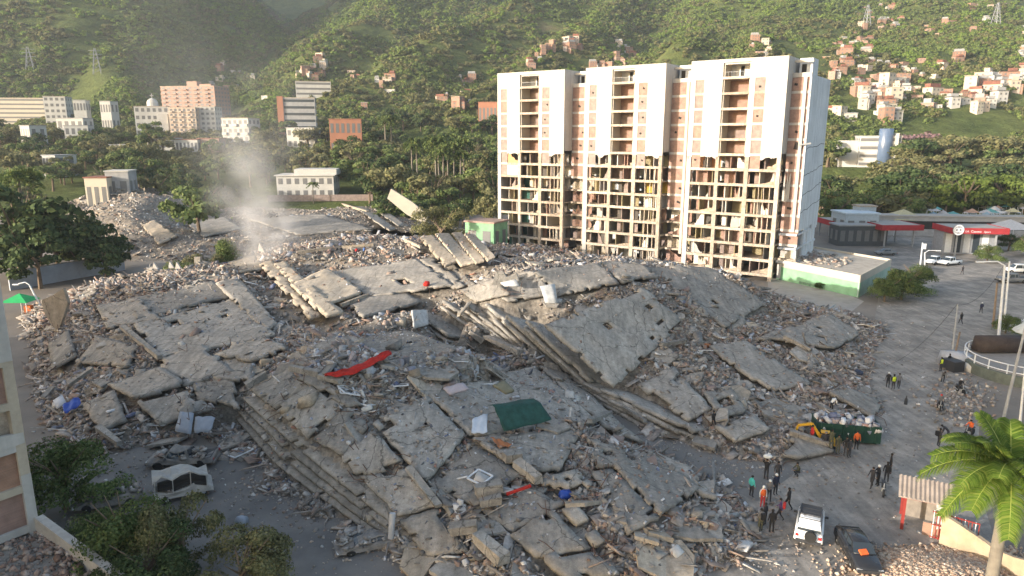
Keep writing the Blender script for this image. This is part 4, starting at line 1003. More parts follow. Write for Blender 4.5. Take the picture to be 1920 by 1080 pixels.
kind('near_dark', 'dark', 8, 4.3, 12000, 0.24, 16, 0.18, 8); kind('near_olive', 'olive', 7, 4.0, 12000, 0.22, 16, 0.2, 9); kind('near_mid', 'mid', 6, 3.6, 11000, 0.2, 14, 0.12, 10)
def tree(key, loc, height, label, group=None, rz=None, wide=1.0, name='tree', cat='tree'):
    cr, tr, h = KINDS[key]; s = height/h
    t = empty(name, loc, rng.random()*6.28 if rz is None else rz, label, cat, group); t.scale = (s*wide, s*wide, s)
    link('crown', cr, t); link('trunk', tr, t); return t
def px_tree(key, px, py, Y, height, *a, **k):
    """tree whose crown top is seen at (px,py) at distance Y"""
    p = AT(px, py, Y); z = max(hz(p.x, p.y), 0) if p.y > 205 else 0
    return tree(key, (p.x, p.y, z), max(3.0, p.z - z) if height is None else height, *a, **k)
# dark grove at the left, behind the low wall
for i, (px, py, Y) in enumerate([(15,335,128),(60,385,132),(110,378,150),(150,405,136),(95,400,126),(30,400,122),(185,420,132),(140,440,128),(60,430,118),(190,455,124)]):
    px_tree('dense_dark', px, py, Y, None, ['tallest dark tree at the left edge of the grove', 'dark tree behind the palm in the grove', 'farthest dark tree of the grove towards the cone shaped heap', 'dark tree near the right side of the grove', 'dark tree in the middle of the grove', 'dark tree low at the left edge of the grove', 'dark tree at the right rim of the grove', 'dark tree above the low wall, right of centre', 'foremost dark tree right above the low wall', 'small dark tree at the right end of the low wall'][i], 'dark grove behind the low wall', wide=1.1)
# trees between the collapsed blocks
px_tree('near_olive', 825, 372, 150, None, 'rounded olive tree standing among rubble left of the white tower', wide=0.85)
px_tree('broad_mid', 365, 330, 172, None, 'grey-green tree beside the cone shaped rubble heap', wide=1.0)
px_tree('broad_olive', 915, 360, 190, None, 'small olive tree beside the left corner of the white tower', wide=0.8)
px_tree('near_mid', 425, 430, 122, None, 'light green bamboo-like shrub in the smoke between collapsed blocks', wide=0.6)
px_tree('near_mid', 330, 478, 112, None, 'low green shrub behind the ridge of the left collapsed block', wide=0.9)
px_tree('near_olive', 380, 465, 116, None, 'low brown-green shrub behind the ridge of the left collapsed block', wide=0.8)
# middle band behind the rubble
def band(n_, px0, px1, y0, y1, keys, label, group, hmin, hmax, avoid=(), wide=1.1):
    c = 0; tries = 0
    while c < n_ and tries < n_*20:
        tries += 1; Yd = y0 + (y1-y0)*rng.random(); px = rng.uniform(px0, px1); x = (px-960)/F*Yd*cp
        if any(a[0] < px < a[1] and a[2] < Yd < a[3] for a in avoid): continue
        k = keys[rng.integers(0, len(keys))]; hq = rng.random(); q3 = (px-px0)/(px1-px0); lb = ('low ' if hq < 0.33 else 'tall ' if hq > 0.67 else '') + label[k] + (', left part' if q3 < 0.33 else ', right part' if q3 > 0.67 else ', middle part') + (' near' if Yd < (y0+y1)/2 else ' far')
        tree(k, (x, Yd, max(0, hz(x, Yd)) if Yd > 205 else 0), hmin + (hmax-hmin)*hq, lb, group, wide=wide); c += 1
lab_mid = {'broad_mid': 'green spreading tree in the woodland left of the white tower', 'broad_mid2': 'green rounded tree in the woodland left of the white tower', 'broad_olive': 'olive spreading tree in the woodland left of the white tower', 'broad_olive2': 'olive rounded tree in the woodland left of the white tower', 'dense_dark': 'dark dense tree in the woodland left of the white tower', 'bright': 'bright green tree at the sunny edge of the woodland'}
band(58, 560, 935, 215, 330, ['broad_mid', 'broad_olive', 'broad_olive2', 'broad_mid2', 'dense_dark'], lab_mid, 'woodland left of the tower', 9, 15, avoid=[(500, 650, 200, 262)])
band(11, 700, 930, 196, 212, ['bright', 'broad_mid2', 'dense_dark'], lab_mid, 'woodland left of the tower', 7, 10)
band(36, 640, 930, 335, 470, ['broad_mid', 'broad_olive', 'broad_mid2', 'dense_dark'], lab_mid, 'woodland left of the tower', 9, 14)
lab_l = {k: v.replace('in the woodland left of the white tower', 'among the houses at the foot of the hills') for k, v in lab_mid.items()}
band(34, -20, 560, 225, 340, ['broad_mid', 'dense_dark', 'broad_olive2', 'dense_dark'], lab_l, 'trees among the houses', 8, 13, avoid=[(240, 430, 290, 345), (440, 640, 205, 262), (120, 260, 190, 240)])
band(30, -20, 640, 345, 480, ['broad_mid', 'dense_dark', 'broad_olive', 'broad_mid2'], lab_l, 'trees among the houses', 8, 12, avoid=[(250, 480, 345, 470), (0, 130, 420, 480), (500, 600, 345, 430), (600, 690, 300, 360)])
band(46, -20, 690, 262, 415, ['broad_mid', 'broad_olive', 'broad_mid2', 'broad_olive2'], lab_l, 'trees among the houses', 9, 14, avoid=[(470, 640, 205, 262)])
lab_r = {k: v.replace('in the woodland left of the white tower', 'in the park right of the white tower') for k, v in lab_mid.items()}; lab_r['bright'] = 'bright green tree in the park right of the white tower'
band(62, 1545, 1980, 252, 335, ['broad_olive', 'broad_olive2', 'broad_mid', 'dense_dark'], lab_r, 'park right of the tower', 10, 16, avoid=[(1560, 1700, 275, 345)], wide=1.3)
band(20, 1548, 1735, 198, 250, ['broad_olive2', 'broad_mid2'], lab_r, 'park right of the tower', 7, 12, avoid=[], wide=1.25)
for px, py, Y in ((1820,322,240),(1885,318,246),(1780,340,243),(1930,330,240),(1850,330,250)): px_tree('bright', px, py, Y, None, lab_r['bright'], 'park right of the tower', wide=1.1)
px_tree('pink', 1710, 240, 345, None, 'pink flowering tree beside the white building with blue glass', wide=1.5)
px_tree('pink', 1688, 252, 338, 9, 'smaller pink flowering tree leaning at the white building with blue glass', wide=1.2)
# bushes by the green wall and street
for px, py, Yp, h, lab in ((1690,562,112,6.0,'dark leafy bush beside the green-walled building'),(1716,548,118,5.6,'sunlit leafy bush at the street corner by the green wall'),(1658,566,110,4.6,'low bush at the foot of the green wall'),
                           (1885,625,94,3.0,'shrub behind the white railing at right'),(1890,470,150,5.0,'dark bush in front of the red shop canopy'),(1850,492,140,4.5,'bushy hedge left of the red shop canopy corner'),(1925,480,145,5.5,'tall bush at the right edge below the red shop')):
    p = G(px, py); tree('near_mid' if h != 5.0 else 'near_dark', (p.x, p.y, 0), h, lab, wide=1.15, name='bush', cat='bush')
p = G(1538, 540); tree('near_dark', (p.x-0.4, p.y-0.8, 0), 1.7, 'small plant growing at the green wall', name='bush', cat='bush')
# shaded trees in the bottom left corner
for key, px, py, h, w, lab in (('near_mid', 125, 955, 6.0, 1.05, 'green tree between the wrecked grey car and left tower'), ('near_mid', 245, 1075, 5.6, 1.0, 'green shrub in front of the wrecked grey car'), ('near_olive', 348, 1075, 5.4, 0.85, 'olive tree in front of the wrecked white bus'),
                              ('near_dark', 285, 1120, 4.6, 1.2, 'dark shrub at the bottom edge beside the yard'), ('near_olive', 455, 1130, 4.4, 1.2, 'low olive shrub with sunny leaves at the bottom edge'), ('near_mid', 185, 1040, 3.4, 1.0, 'low green shrub by the terrace parapet')):
    p = G(px, py); tree(key, (p.x, p.y, 0), h, lab, wide=w)
# tall palms in the woodland
def palm_small():
    mb = MB(); mb.tube([(0,0,-0.3),(0.1,0,6),(0.15,0.1,12.4)], [0.26,0.2,0.17], 6); tr = mb.mesh('trunk', plain('palm_trunk', (0.17, 0.15, 0.12), 0.9, 0.2))
    cs = []
    for i in range(14):
        a = i*2.4; e = 0.9 - 0.11*i
        for t in np.linspace(0.15, 1, 9):
            cs.append((0.15+math.cos(a)*2.6*t, 0.1+math.sin(a)*2.6*t, 12.4 + 2.2*e*t - 1.9*t*t))
    cs = np.repeat(np.array(cs), 7, 0) + rng.normal(0, 0.16, (len(cs)*7, 3)); V, Fq = leaf_cloud(cs, np.full(len(cs), 0.7), None, 0.35)
    return tr, np_mesh('fronds', V, Fq, LEAF['mid'])
ptr, pfr = palm_small()
for px, py, Y in ((815,250,250),(822,262,250),(838,255,255),(850,262,248),(868,255,252),(830,275,244),(770,262,262),(780,255,262),(862,280,246),(720,215,330),(732,213,332)):
    p = AT(px, py, Y); t = empty('palm_tree', (p.x, Y, max(0, hz(p.x, Y))), rng.random()*6, 'slender tall palm in the woodland left of the white tower', 'palm tree', 'slender palms in the woodland')
    s = max(0.6, (p.z - t.location.z)/13.5); t.scale = (s, s, s); link('trunk', ptr, t); link('fronds', pfr, t)
p = AT(28, 318, 141); t = empty('palm_tree', (p.x, 141, 0), 0, 'bushy palm rising from the dark grove at the left edge', 'palm tree'); link('trunk', ptr, t); link('fronds', pfr, t); t.scale = (1.6, 1.6, (p.z)/13.0)
p = AT(585, 338, 238); t = empty('palm_tree', (p.x, 238, hz(p.x, 238)), 0, 'palm in front of the white house behind the rubble', 'palm tree'); link('trunk', ptr, t); link('fronds', pfr, t); t.scale = (0.8, 0.8, 0.55)

# forest on the hills: one mass
def forest(name, n_, lm, seed, keyf, ystart=330, ypow=1.0):
    g = np.random.default_rng(seed); y = ystart + (1450-ystart)*g.random(n_)**ypow; a = g.uniform(-0.85, 0.85, n_); x = a*y
    dens = fbm(x/60+seed, y/60, 3); k = keyf(x, y, dens); x, y = x[k], y[k]; z = hills(x, y)
    me = bpy.data.meshes.new(name); me.vertices.add(len(x)); me.vertices.foreach_set('co', np.stack([x, y, z-0.8], 1).astype(np.float32).ravel())
    at = me.attributes.new('size', 'FLOAT', 'POINT'); at.data.foreach_set('value', (g.uniform(0.45, 1.05, len(x))*(0.75+0.3*np.clip((y-400)/700, 0, 1))).astype(np.float32))
    o = link(name, me); tag(o, None, None, None, 'stuff')
    src = []
    for i in range(3):
        so = bpy.data.objects.new('forest_crown_source', crown_mesh('forest_crown', LEAF[lm], 6.4, 5.4, 330, 1.6, 6, 0.12, seed*10+i, 0.8, 0.15, 0.3)); src.append(so)
    col = bpy.data.collections.new('forest_sources_'+str(seed))
    for so in src: col.objects.link(so)
    ng = bpy.data.node_groups.new('forest_nodes', 'GeometryNodeTree')
    ng.interface.new_socket('Geometry', in_out='INPUT', socket_type='NodeSocketGeometry'); ng.interface.new_socket('Geometry', in_out='OUTPUT', socket_type='NodeSocketGeometry')
    gi_, go_ = ng.nodes.new('NodeGroupInput'), ng.nodes.new('NodeGroupOutput')
    ci = ng.nodes.new('GeometryNodeCollectionInfo'); ci.inputs['Collection'].default_value = col; ci.inputs['Separate Children'].default_value = True; ci.inputs['Reset Children'].default_value = True
    ip = ng.nodes.new('GeometryNodeInstanceOnPoints'); ip.inputs['Pick Instance'].default_value = True
    rv = ng.nodes.new('FunctionNodeRandomValue'); rv.data_type = 'FLOAT_VECTOR'; rv.inputs[0].default_value = (-0.12, -0.12, 0); rv.inputs[1].default_value = (0.12, 0.12, 6.28)
    na = ng.nodes.new('GeometryNodeInputNamedAttribute'); na.data_type = 'FLOAT'; na.inputs['Name'].default_value = 'size'
    ng.links.new(gi_.outputs[0], ip.inputs['Points']); ng.links.new(ci.outputs[0], ip.inputs['Instance']); ng.links.new(rv.outputs[0], ip.inputs['Rotation']); ng.links.new(na.outputs[0], ip.inputs['Scale']); ng.links.new(ip.outputs[0], go_.inputs[0])
    md = o.modifiers.new('forest', 'NODES'); md.node_group = ng
    return o
def far_from_town(x, y): return ~((x/y > 0.22) & (y < 620) & (y > 380) & (vnoise(x/25, y/25) > 0.62)) & ~((x/y > 0.3) & (y < 300))
tag(forest('hill_forest', 46000, 'hill_green', 2, lambda x, y, d: (d > -0.02) & far_from_town(x, y)), 'green forest covering the hills behind the town', 'forest')
tag(forest('hill_forest', 30000, 'hill_olive', 3, lambda x, y, d: (d < 0.10) & far_from_town(x, y)), 'olive brown scrub forest on the hills behind the town', 'forest')
tag(forest('hill_forest', 24000, 'hill_bright', 4, lambda x, y, d: (d > 0.02) & (y > 480) & far_from_town(x, y)), 'bright green tree crowns on the sunlit hill ridges', 'forest')

# ================================================================== BUILDINGS IN THE BACKGROUND
def block(name, label, cat, px0, px1, ytop, ybase, Y, depth, m, floors, cols, rz=0.0, style='grid', roof=None, win=None, group=None, roofz=0.5):
    a, b = AT(px0, ytop, Y), AT(px1, ytop, Y); c = AT((px0+px1)/2, ybase, Y); w = (b-a).length; zb = min(c.z, max(0, hz(c.x, Y))+0.2 if Y > 205 else 0) - 0.5; h = a.z - zb
    w = w/math.cos(rz) - abs(math.sin(rz))*depth*0.5; w = max(w, 3)
    r = empty(name, (c.x, Y, zb), rz, label, cat, group)
    boxpart('wall', m, r, -w/2, w/2, 0, depth, 0, h)
    boxpart('roof', roof or M['frame'], r, -w/2-roofz/2, w/2+roofz/2, -roofz/2, depth+roofz/2, h, h+0.35)
    fh = h/floors; mb = MB(); cw = w/cols
    for k in range(floors):
        z0 = k*fh
        if style == 'bands': mb.box(-w/2+0.4, w/2-0.4, -0.06, 0, z0+fh*0.42, z0+fh*0.8)
        else:
            for i in range(cols):
                x0 = -w/2 + i*cw; mb.box(x0+cw*0.22, x0+cw*0.78, -0.05, 0, z0+fh*0.32, z0+fh*0.8)
        dn = max(2, int(depth/4))
        for i in range(dn):
            y0 = depth*i/dn; s_ = depth/dn
            for xs in (-1, 1): mb.box(min(xs*w/2, xs*(w/2+0.05)), max(xs*w/2, xs*(w/2+0.05)), y0+s_*0.25, y0+s_*0.7, z0+fh*0.35, z0+fh*0.8)
    o = mb.build('windows', win or win_grey, r); o['kind'] = 'stuff'
    if style == 'balcony':
        mb = MB()
        for k in range(floors):
            for i in range(0, cols, 2): mb.box(-w/2+i*cw+cw*0.1, -w/2+i*cw+cw*0.95, -1.2, 0.02, k*fh+fh*0.05, k*fh+fh*0.36)
        o = mb.build('balconies', m, r); o['kind'] = 'stuff'
    return r, w, h
white_b = plain('white_building', (0.44, 0.43, 0.405), 0.85, 0.12, 0.2); beige_b = plain('beige_building', (0.50, 0.40, 0.32), 0.85, 0.08, 0.2)
pink_b = plain('salmon_building', (0.33, 0.215, 0.17), 0.85, 0.08, 0.2); orange_b = plain('orange_building', (0.32, 0.15, 0.095), 0.85, 0.1, 0.2); cream_b = plain('cream_building', (0.46, 0.41, 0.33), 0.85, 0.06, 0.2)
roof_red = plain('red_roof', (0.20, 0.09, 0.065), 0.9, 0.25, 1.0); roof_grey = plain('grey_roof', (0.30, 0.30, 0.30), 0.9, 0.15, 0.5); win_grey = plain('window_grey', (0.14, 0.14, 0.14), 0.4, 0.1)
block('office_building', 'long cream slab building with horizontal window bands at far left', 'building', -40, 88, 184, 232, 520, 14, cream_b, 6, 20, 0.12, 'bands', win=win_grey)
block('apartment_building', 'small white block beside the long cream slab building', 'building', 86, 126, 181, 222, 500, 14, white_b, 5, 4, 0.25)
r, w, h = block('church', 'white church-like building with small domed cupola and cross', 'church', 256, 320, 200, 246, 430, 18, white_b, 4, 6, 0.3)
MB().lathe([(3.2,0),(3.2,2.2),(2.6,3.6),(1.2,4.6),(0.3,5.0)], 14).build('cupola', white_b, r, (0, 6, h+0.35)); MB().bar((0,6,h+5), (0,6,h+8), 0.35).bar((-1,6,h+6.8), (1,6,h+6.8), 0.35).build('cross', white_b, r)
boxpart('side_wing', white_b, r, 4, 9, -3, 12, 0, h*0.75)
r, w, h = block('apartment_tower', 'broad salmon pink apartment tower behind the white church', 'tower', 304, 416, 162, 260, 520, 20, pink_b, 13, 10, -0.15, 'balcony')
boxpart('lift_house', pink_b, r, -4, 4, 6, 12, h+0.35, h+4); boxpart('lift_house', pink_b, r, 6, 15, 6, 12, h+0.35, h+2)
block('apartment_building', 'beige apartment house in front of the salmon tower', 'building', 322, 372, 202, 266, 425, 14, beige_b, 7, 6, 0.1, 'balcony')
block('apartment_building', 'white apartment house joined to the beige one below the salmon tower', 'building', 370, 408, 200, 262, 432, 14, white_b, 7, 4, 0.1)
block('house', 'white balconied house right of the salmon tower in smoke', 'house', 414, 472, 222, 262, 400, 12, white_b, 3, 5, -0.2, 'balcony')
r, w, h = block('office_building', 'dark windowed office block with orange end wall', 'building', 534, 594, 184, 246, 420, 12, roof_grey, 6, 9, 0.2, 'bands', win=M['glass_dark'])
boxpart('end_wall', orange_b, r, -w/2-3.4, -w/2, -0.6, 12.4, 0, h+1.0)
block('apartment_building', 'white block with window bands above the dark office', 'building', 556, 622, 153, 190, 540, 14, white_b, 4, 8, 0.25, 'bands', win=win_grey)
block('house', 'orange flat roofed house below the dark office block', 'house', 617, 680, 224, 254, 350, 14, orange_b, 2, 6, 0.2, roof=orange_b)
block('house', 'small white house with dark roof beside the dark office', 'house', 536, 592, 240, 262, 380, 12, white_b, 2, 5, -0.1, roof=roof_grey)
r, w, h = block('house', 'large white two-storey house behind the rubble', 'house', 520, 628, 330, 372, 246, 14, white_b, 2, 7, 0.1, roof=white_b, roofz=1.2)
boxpart('upper_storey', white_b, r, -w/2+6, w/2+1, 1, 12, h+0.35, h+2.3)
boxpart('garden_wall', M['brick_pale'], r, -w/2-2, w/2+14, -6, -5.6, 0, 2.2)
for i, (a, b, c, d, Y) in enumerate([(278,330,258,284,372),(330,372,262,286,366),(372,412,260,284,370)]):
    block('house', ['low red roofed house in front of the white church', 'low white walled house with red roof, middle of the red roofed row', 'low red roofed house at the right end of the red roofed row'][i], 'house', a, b, c, d, Y, 10, [white_b, white_b, pink_b][i], 1, 6, 0.05, roof=roof_red, group='row of red roofed houses')
for i, (a, b, c, d, Y) in enumerate([(110,160,222,262,400),(125,168,236,272,380),(138,162,188,206,470),(188,208,190,206,470),(35,60,236,252,360),(75,112,292,316,290),(205,240,272,288,330)]):
    block('house', 'white house among the trees, '+['left of the church', 'just below another white house left of the church', 'small and far at the foot of the left hill', 'smallest, at the foot of the left hill', 'half hidden at the far left', 'above the dark grove', 'in the middle of the left trees'][i], 'house', a, b, c, d, Y, 10, white_b, 2, 4, 0.3*math.sin(i), roof=roof_grey)
r, w, h = block('house', 'cream walled low house with brown end behind the cone shaped heap', 'house', 160, 202, 334, 358, 212, 8, cream_b, 1, 3, 0.1, roof=roof_red)
block('house', 'grey gabled shed behind the cone shaped heap', 'shed', 200, 244, 322, 358, 216, 8, roof_grey, 1, 2, 0.2, roof=white_b)
block('house', 'orange walled low house half hidden beside the white tower', 'house', 896, 940, 192, 212, 430, 10, orange_b, 1, 6, -0.1, roof=orange_b)
r, w, h = block('apartment_tower', 'orange brick apartment tower at the right of the white tower', 'tower', 1536, 1580, 106, 180, 560, 16, orange_b, 11, 5, -0.25, 'balcony')
# modern white building with a blue glass drum
r, w, h = block('office_building', 'modern white building with rounded blue glass stair drum', 'building', 1606, 1682, 256, 330, 320, 14, white_b, 5, 8, -0.3, 'bands', roof=white_b)
MB().lathe([(3.0,0),(3.0,h+3.2),(2.7,h+3.5)], 18).build('glass_drum', plain('blue_glass', (0.09, 0.13, 0.21), 0.25, 0.1, 0.6, spec=0.6), r, (2, 0.5, 0), True)
boxpart('side_fin', white_b, r, 5.8, 7.0, -1.6, 10, 0, h+1.5); boxpart('low_wing', white_b, r, -w/2-8, -w/2, 2, 12, 0, h*0.9)
# hillside houses
hb = [M['brick_orange'], pink_b, beige_b, white_b, cream_b, plain('dull_brick_building', (0.28, 0.175, 0.13), 0.9, 0.15, 0.3)]
hn = ['orange brick', 'salmon painted', 'beige', 'white', 'cream', 'dull red brick']
def house_mesh(i, m, g):
    w, d, h = g.uniform(5, 10), g.uniform(5, 8), g.choice((3.0, 3.0, 5.6, 5.6, 8.2)); mb = MB(); mb.box(-w/2, w/2, -d/2, d/2, -3, h)
    ww = MB(); n_ = max(1, int(w/2.6)); k = 0
    while k*2.7+1 < h:
        for j in range(n_):
            x = -w/2 + (j+0.5)*w/n_; ww.box(x-0.55, x+0.55, -d/2-0.05, -d/2, k*2.7+0.9, k*2.7+2.0)
        ww.box(-w/2-0.05, -w/2, -0.6, 0.6, k*2.7+0.9, k*2.7+2.0); ww.box(w/2, w/2+0.05, -0.6, 0.6, k*2.7+0.9, k*2.7+2.0)
        k += 1
    rf = MB(); sl = g.uniform(-0.3, 0.6); rf.add([(-w/2-.3,-d/2-.3,h+0.02),(w/2+.3,-d/2-.3,h+0.02),(w/2+.3,d/2+.3,h+0.02+abs(sl)),(-w/2-.3,d/2+.3,h+0.02+abs(sl)),(-w/2-.3,-d/2-.3,h+.22),(w/2+.3,-d/2-.3,h+.22),(w/2+.3,d/2+.3,h+.22+abs(sl)),(-w/2-.3,d/2+.3,h+.22+abs(sl))], BOXF)
    up = None
    if g.random() < 0.5: rf.box(-w/2*g.random(), w/2*0.8, -d/4, d/3, h+0.2+abs(sl), h+2.4)
    return mb.mesh('wall', m), ww.mesh('windows', win_grey), rf.mesh('roof', g.choice([roof_grey, roof_red, m, cream_b]))
g_ = random.Random(5); HMESH = [[house_mesh(i, hb[i], g_) for _ in range(4)] for i in range(6)]
def hillhouses(n_, poly, weights, where, y0=240, scale=1.0):
    c = 0; t_ = 0
    while c < n_ and t_ < n_*14:
        t_ += 1; px = rng.uniform(poly[0], poly[1]); py = rng.uniform(poly[2], poly[3])
        if len(poly) > 4 and py < np.interp(px, poly[4], poly[5]): continue
        if t_ < n_*10 and vnoise(np.array([px/45.0]), np.array([py/28.0]))[0] < 0.5: continue
        p = hill_hit(px, py, y0)
        if p is None: continue
        i = int(rng.choice(6, p=np.array(weights)/sum(weights))); a, b, d = HMESH[i][rng.integers(0, 4)]
        o = empty('hillside_house', p, rng.normal()*0.35, ('small ' if (sq := rng.random()) < 0.4 else 'big ' if sq > 0.75 else '') + hn[i] + ' house ' + where + (', left' if px < poly[0]+(poly[1]-poly[0])*0.35 else ', right' if px > poly[0]+(poly[1]-poly[0])*0.65 else ', centre') + (' top' if py < (poly[2]+poly[3])/2 else ' bottom'), 'house', 'houses ' + where); s = scale*(0.5 + 0.45*sq); o.scale = (s, s, s)
        link('wall', a, o); w_o = link('windows', b, o); w_o['kind'] = 'stuff'; link('roof', d, o); c += 1
wf = [4, 4, 3, 2, 2, 4]
hillhouses(95, (1480, 1935, 70, 190, [1480, 1600, 1750, 1935], [95, 80, 75, 70]), wf, 'in the steep brick quarter')
hillhouses(40, (1560, 1935, 10, 90), wf, 'scattered high on the right hill')
hillhouses(60, (1560, 1935, 150, 238), [1, 1, 2, 6, 4, 1], 'in the white quarter below the right hill', scale=1.25)
hillhouses(55, (945, 1240, 68, 135, [945, 1060, 1120, 1240], [135, 72, 72, 118]), wf, 'on the spur behind the white tower')
hillhouses(24, (540, 680, 105, 190, [540, 600, 680], [165, 110, 150]), wf, 'on the spur above the dark office')
hillhouses(22, (640, 920, 150, 215), [2, 2, 2, 4, 3, 2], 'among the woods left of the white tower')
hillhouses(16, (390, 520, 125, 200), [1, 2, 2, 5, 2, 1], 'in the shaded valley behind the salmon tower')
hillhouses(10, (1330, 1480, 80, 115), wf, 'behind the roof of the white tower')
# lattice pylons on the hills
def pylon(px, py, Y0, label):
    p = hill_hit(px, py, Y0)
    if p is None: return
    o = empty('power_pylon', p, 0.4, label, 'pylon'); hgt = 21.0; mb = MB()
    for sx in (-1, 1):
        for sy in (-1, 1): mb.bar((sx*3.2, sy*3.2, -1), (sx*0.5, sy*0.5, hgt), 0.4)
    for i in range(6):
        a, b = i/6, (i+1)/6; wa, wb = 3.2-2.7*a, 3.2-2.7*b
        for s_ in (-1, 1):
            mb.bar((-wa, s_*wa, a*hgt), (wb, s_*wb, b*hgt), 0.22); mb.bar((s_*wa, -wa, a*hgt), (s_*wb, wb, b*hgt), 0.22)
    mb.build('lattice_mast', M['steel_grey'], o)
    mb = MB()
    for z in (13, 16, 19): mb.bar((-5, 0, z), (5, 0, z), 0.35)
    mb.build('cross_arm', M['steel_grey'], o)
pylon(58, 138, 300, 'lattice power pylon on the left hill, left one of two'); pylon(183, 140, 300, 'lattice power pylon on the left hill near its edge'); pylon(1624, 52, 400, 'lattice power pylon high above the brick quarter'); pylon(1866, 50, 400, 'lattice power pylon high at the right on the hill')

# ================================================================== VEHICLES
def loft(secs, name, mats, closed=True, smooth=True):
    """secs: list of rings (same count) -> skinned mesh with end caps"""
    mb = MB(); n_ = len(secs[0])
    vs = [p for s_ in secs for p in s_]; fs = []
    for i in range(len(secs)-1):
        for k in range(n_):
            k2 = (k+1) % n_; fs.append((i*n_+k, i*n_+k2, (i+1)*n_+k2, (i+1)*n_+k))
    fs += [tuple(range(n_))[::-1], tuple((len(secs)-1)*n_+k for k in range(n_))]
    mb.add(vs, fs); return mb.mesh(name, mats, smooth)
def ring(y, hw, z0, z1, r=0.12, taper=0.0):
    hw2 = hw - taper
    return [(-hw+r, y, z0), (hw-r, y, z0), (hw, y, z0+r), (hw2, y, z1-r), (hw2-r, y, z1), (-hw2+r, y, z1), (-hw2, y, z1-r), (-hw, y, z0+r)]
def wheel(par, x, y, r, w=0.22):
    o = MB().lathe([(r*0.62,-w/2),(r*0.95,-w/2),(r,-w/4),(r,w/4),(r*0.95,w/2),(r*0.62,w/2)], 16).build('wheel', M['rubber'], par, (x, y, r)); o.rotation_euler = (0, R(90), 0)
    MB().lathe([(r*0.1,-w*0.52),(r*0.6,-w*0.46),(r*0.62,0),(r*0.6,w*0.46),(r*0.1,w*0.52)], 10).build('rim', M['steel_grey'], o); return o
def pane(par, pts, name='window', m=None): return MB().add(pts, [tuple(range(len(pts)))]).build(name, m or M['glass_dark'], par)
def car(kind_, body, loc, heading, name, label, cat, group=None, wheels=True):
    """front of the car looks along local +y"""
    t = empty(name, loc, heading, label, cat, group)
    if kind_ == 'sedan':
        Ls, W2, wb, zr = 4.4, 0.86, 1.3, 0.31
        prof = [(-2.2,0.78,0.35,0.62),(-2.1,0.84,0.25,0.92),(-1.3,W2,0.22,0.98),(0,W2,0.22,0.95),(0.9,W2,0.22,0.94),(1.7,0.84,0.25,0.82),(2.1,0.78,0.3,0.70),(2.2,0.70,0.38,0.58)]
        cab = [(-1.65,0.66,0.93,1.0),(-0.95,0.62,0.93,1.36),(-0.2,0.62,0.93,1.44),(0.35,0.61,0.93,1.40),(1.05,0.68,0.90,0.98)]
    elif kind_ == 'suv':
        Ls, W2, wb, zr = 3.9, 0.88, 1.15, 0.37
        prof = [(-1.95,0.82,0.45,0.95),(-1.85,W2,0.40,1.05),(-0.6,W2,0.38,1.08),(0.6,W2,0.38,1.08),(1.2,0.86,0.40,1.06),(1.75,0.84,0.42,0.98),(1.95,0.78,0.48,0.85)]
        cab = [(-1.82,0.76,1.03,1.55),(-1.70,0.74,1.03,1.78),(-0.4,0.74,1.03,1.82),(0.35,0.73,1.03,1.78),(0.95,0.80,1.03,1.12)]
    else:
        Ls, W2, wb, zr = 5.2, 0.92, 1.6, 0.38
        prof = [(-2.6,0.88,0.5,0.98),(-2.5,W2,0.45,1.05),(-0.6,W2,0.42,1.05),(0.8,W2,0.42,1.06),(1.6,0.9,0.44,1.04),(2.35,0.88,0.46,0.96),(2.6,0.80,0.52,0.8)]
        cab = [(-0.75,0.78,1.0,1.1),(-0.6,0.76,1.0,1.74),(0.4,0.75,1.0,1.78),(0.75,0.74,1.0,1.72),(1.35,0.82,1.0,1.1)]
    link('body', loft([ring(y, w, a, b, 0.10, 0.05) for y, w, a, b in prof], 'body', body), t)
    link('roof', loft([ring(y, w, a, b, 0.06, 0.10) for y, w, a, b in cab], 'roof', body), t)
    (y0, w0, a0, b0), (y1, w1, a1, b1) = cab[-1], cab[-2]
    pane(t, [(-w1+.06, y1+.1, b1-.06), (w1-.06, y1+.1, b1-.06), (w0-.02, y0+.03, b0+.0), (-w0+.02, y0+.03, b0+.0)], 'windscreen')
    (y0, w0, a0, b0), (y1, w1, a1, b1) = cab[0], cab[1]
    pane(t, [(-w1+.08, y1-.03, b1-.08), (w1-.08, y1-.03, b1-.08), (w0-.06, y0-.04, max(b0-.5, a0+.12)), (-w0+.06, y0-.04, max(b0-.5, a0+.12))], 'rear_window')
    zt = max(c[3] for c in cab)
    for sx in (-1, 1):
        ya, yb = cab[1][0]+0.15, cab[-2][0]; mid = (ya+yb)/2-0.1; wq = cab[2][1]
        for (q0, q1) in ((ya, mid-.05), (mid+.05, yb)):
            pane(t, [(sx*(wq+.015), q0, 1.08 if kind_ != 'sedan' else 0.99), (sx*(wq+.015), q1+(0.25 if q1 == yb else 0), 1.08 if kind_ != 'sedan' else 0.99), (sx*(wq-.065), q1, zt-.14), (sx*(wq-.065), q0, zt-.14)], 'side_window')
        yf = prof[-1][0]; yr = prof[0][0]
        MB().obox((sx*0.6, yf-.05, prof[-1][3]-.06), (0.3, 0.12, 0.14)).build('headlight', M['lamp_clear'], t); MB().obox((sx*0.68, yr+.02, prof[0][3]-.1), (0.2, 0.1, 0.18)).build('tail_light', M['lamp_red'], t)
        MB().obox((sx*(W2+.1), cab[-2][0]+.25, 1.08), (0.2, 0.1, 0.14)).build('mirror', M['dark_plastic'], t)
        if wheels:
            for yy in (-wb, wb): wheel(t, sx*(W2-.1), yy+(0.05 if yy > 0 else 0), zr)
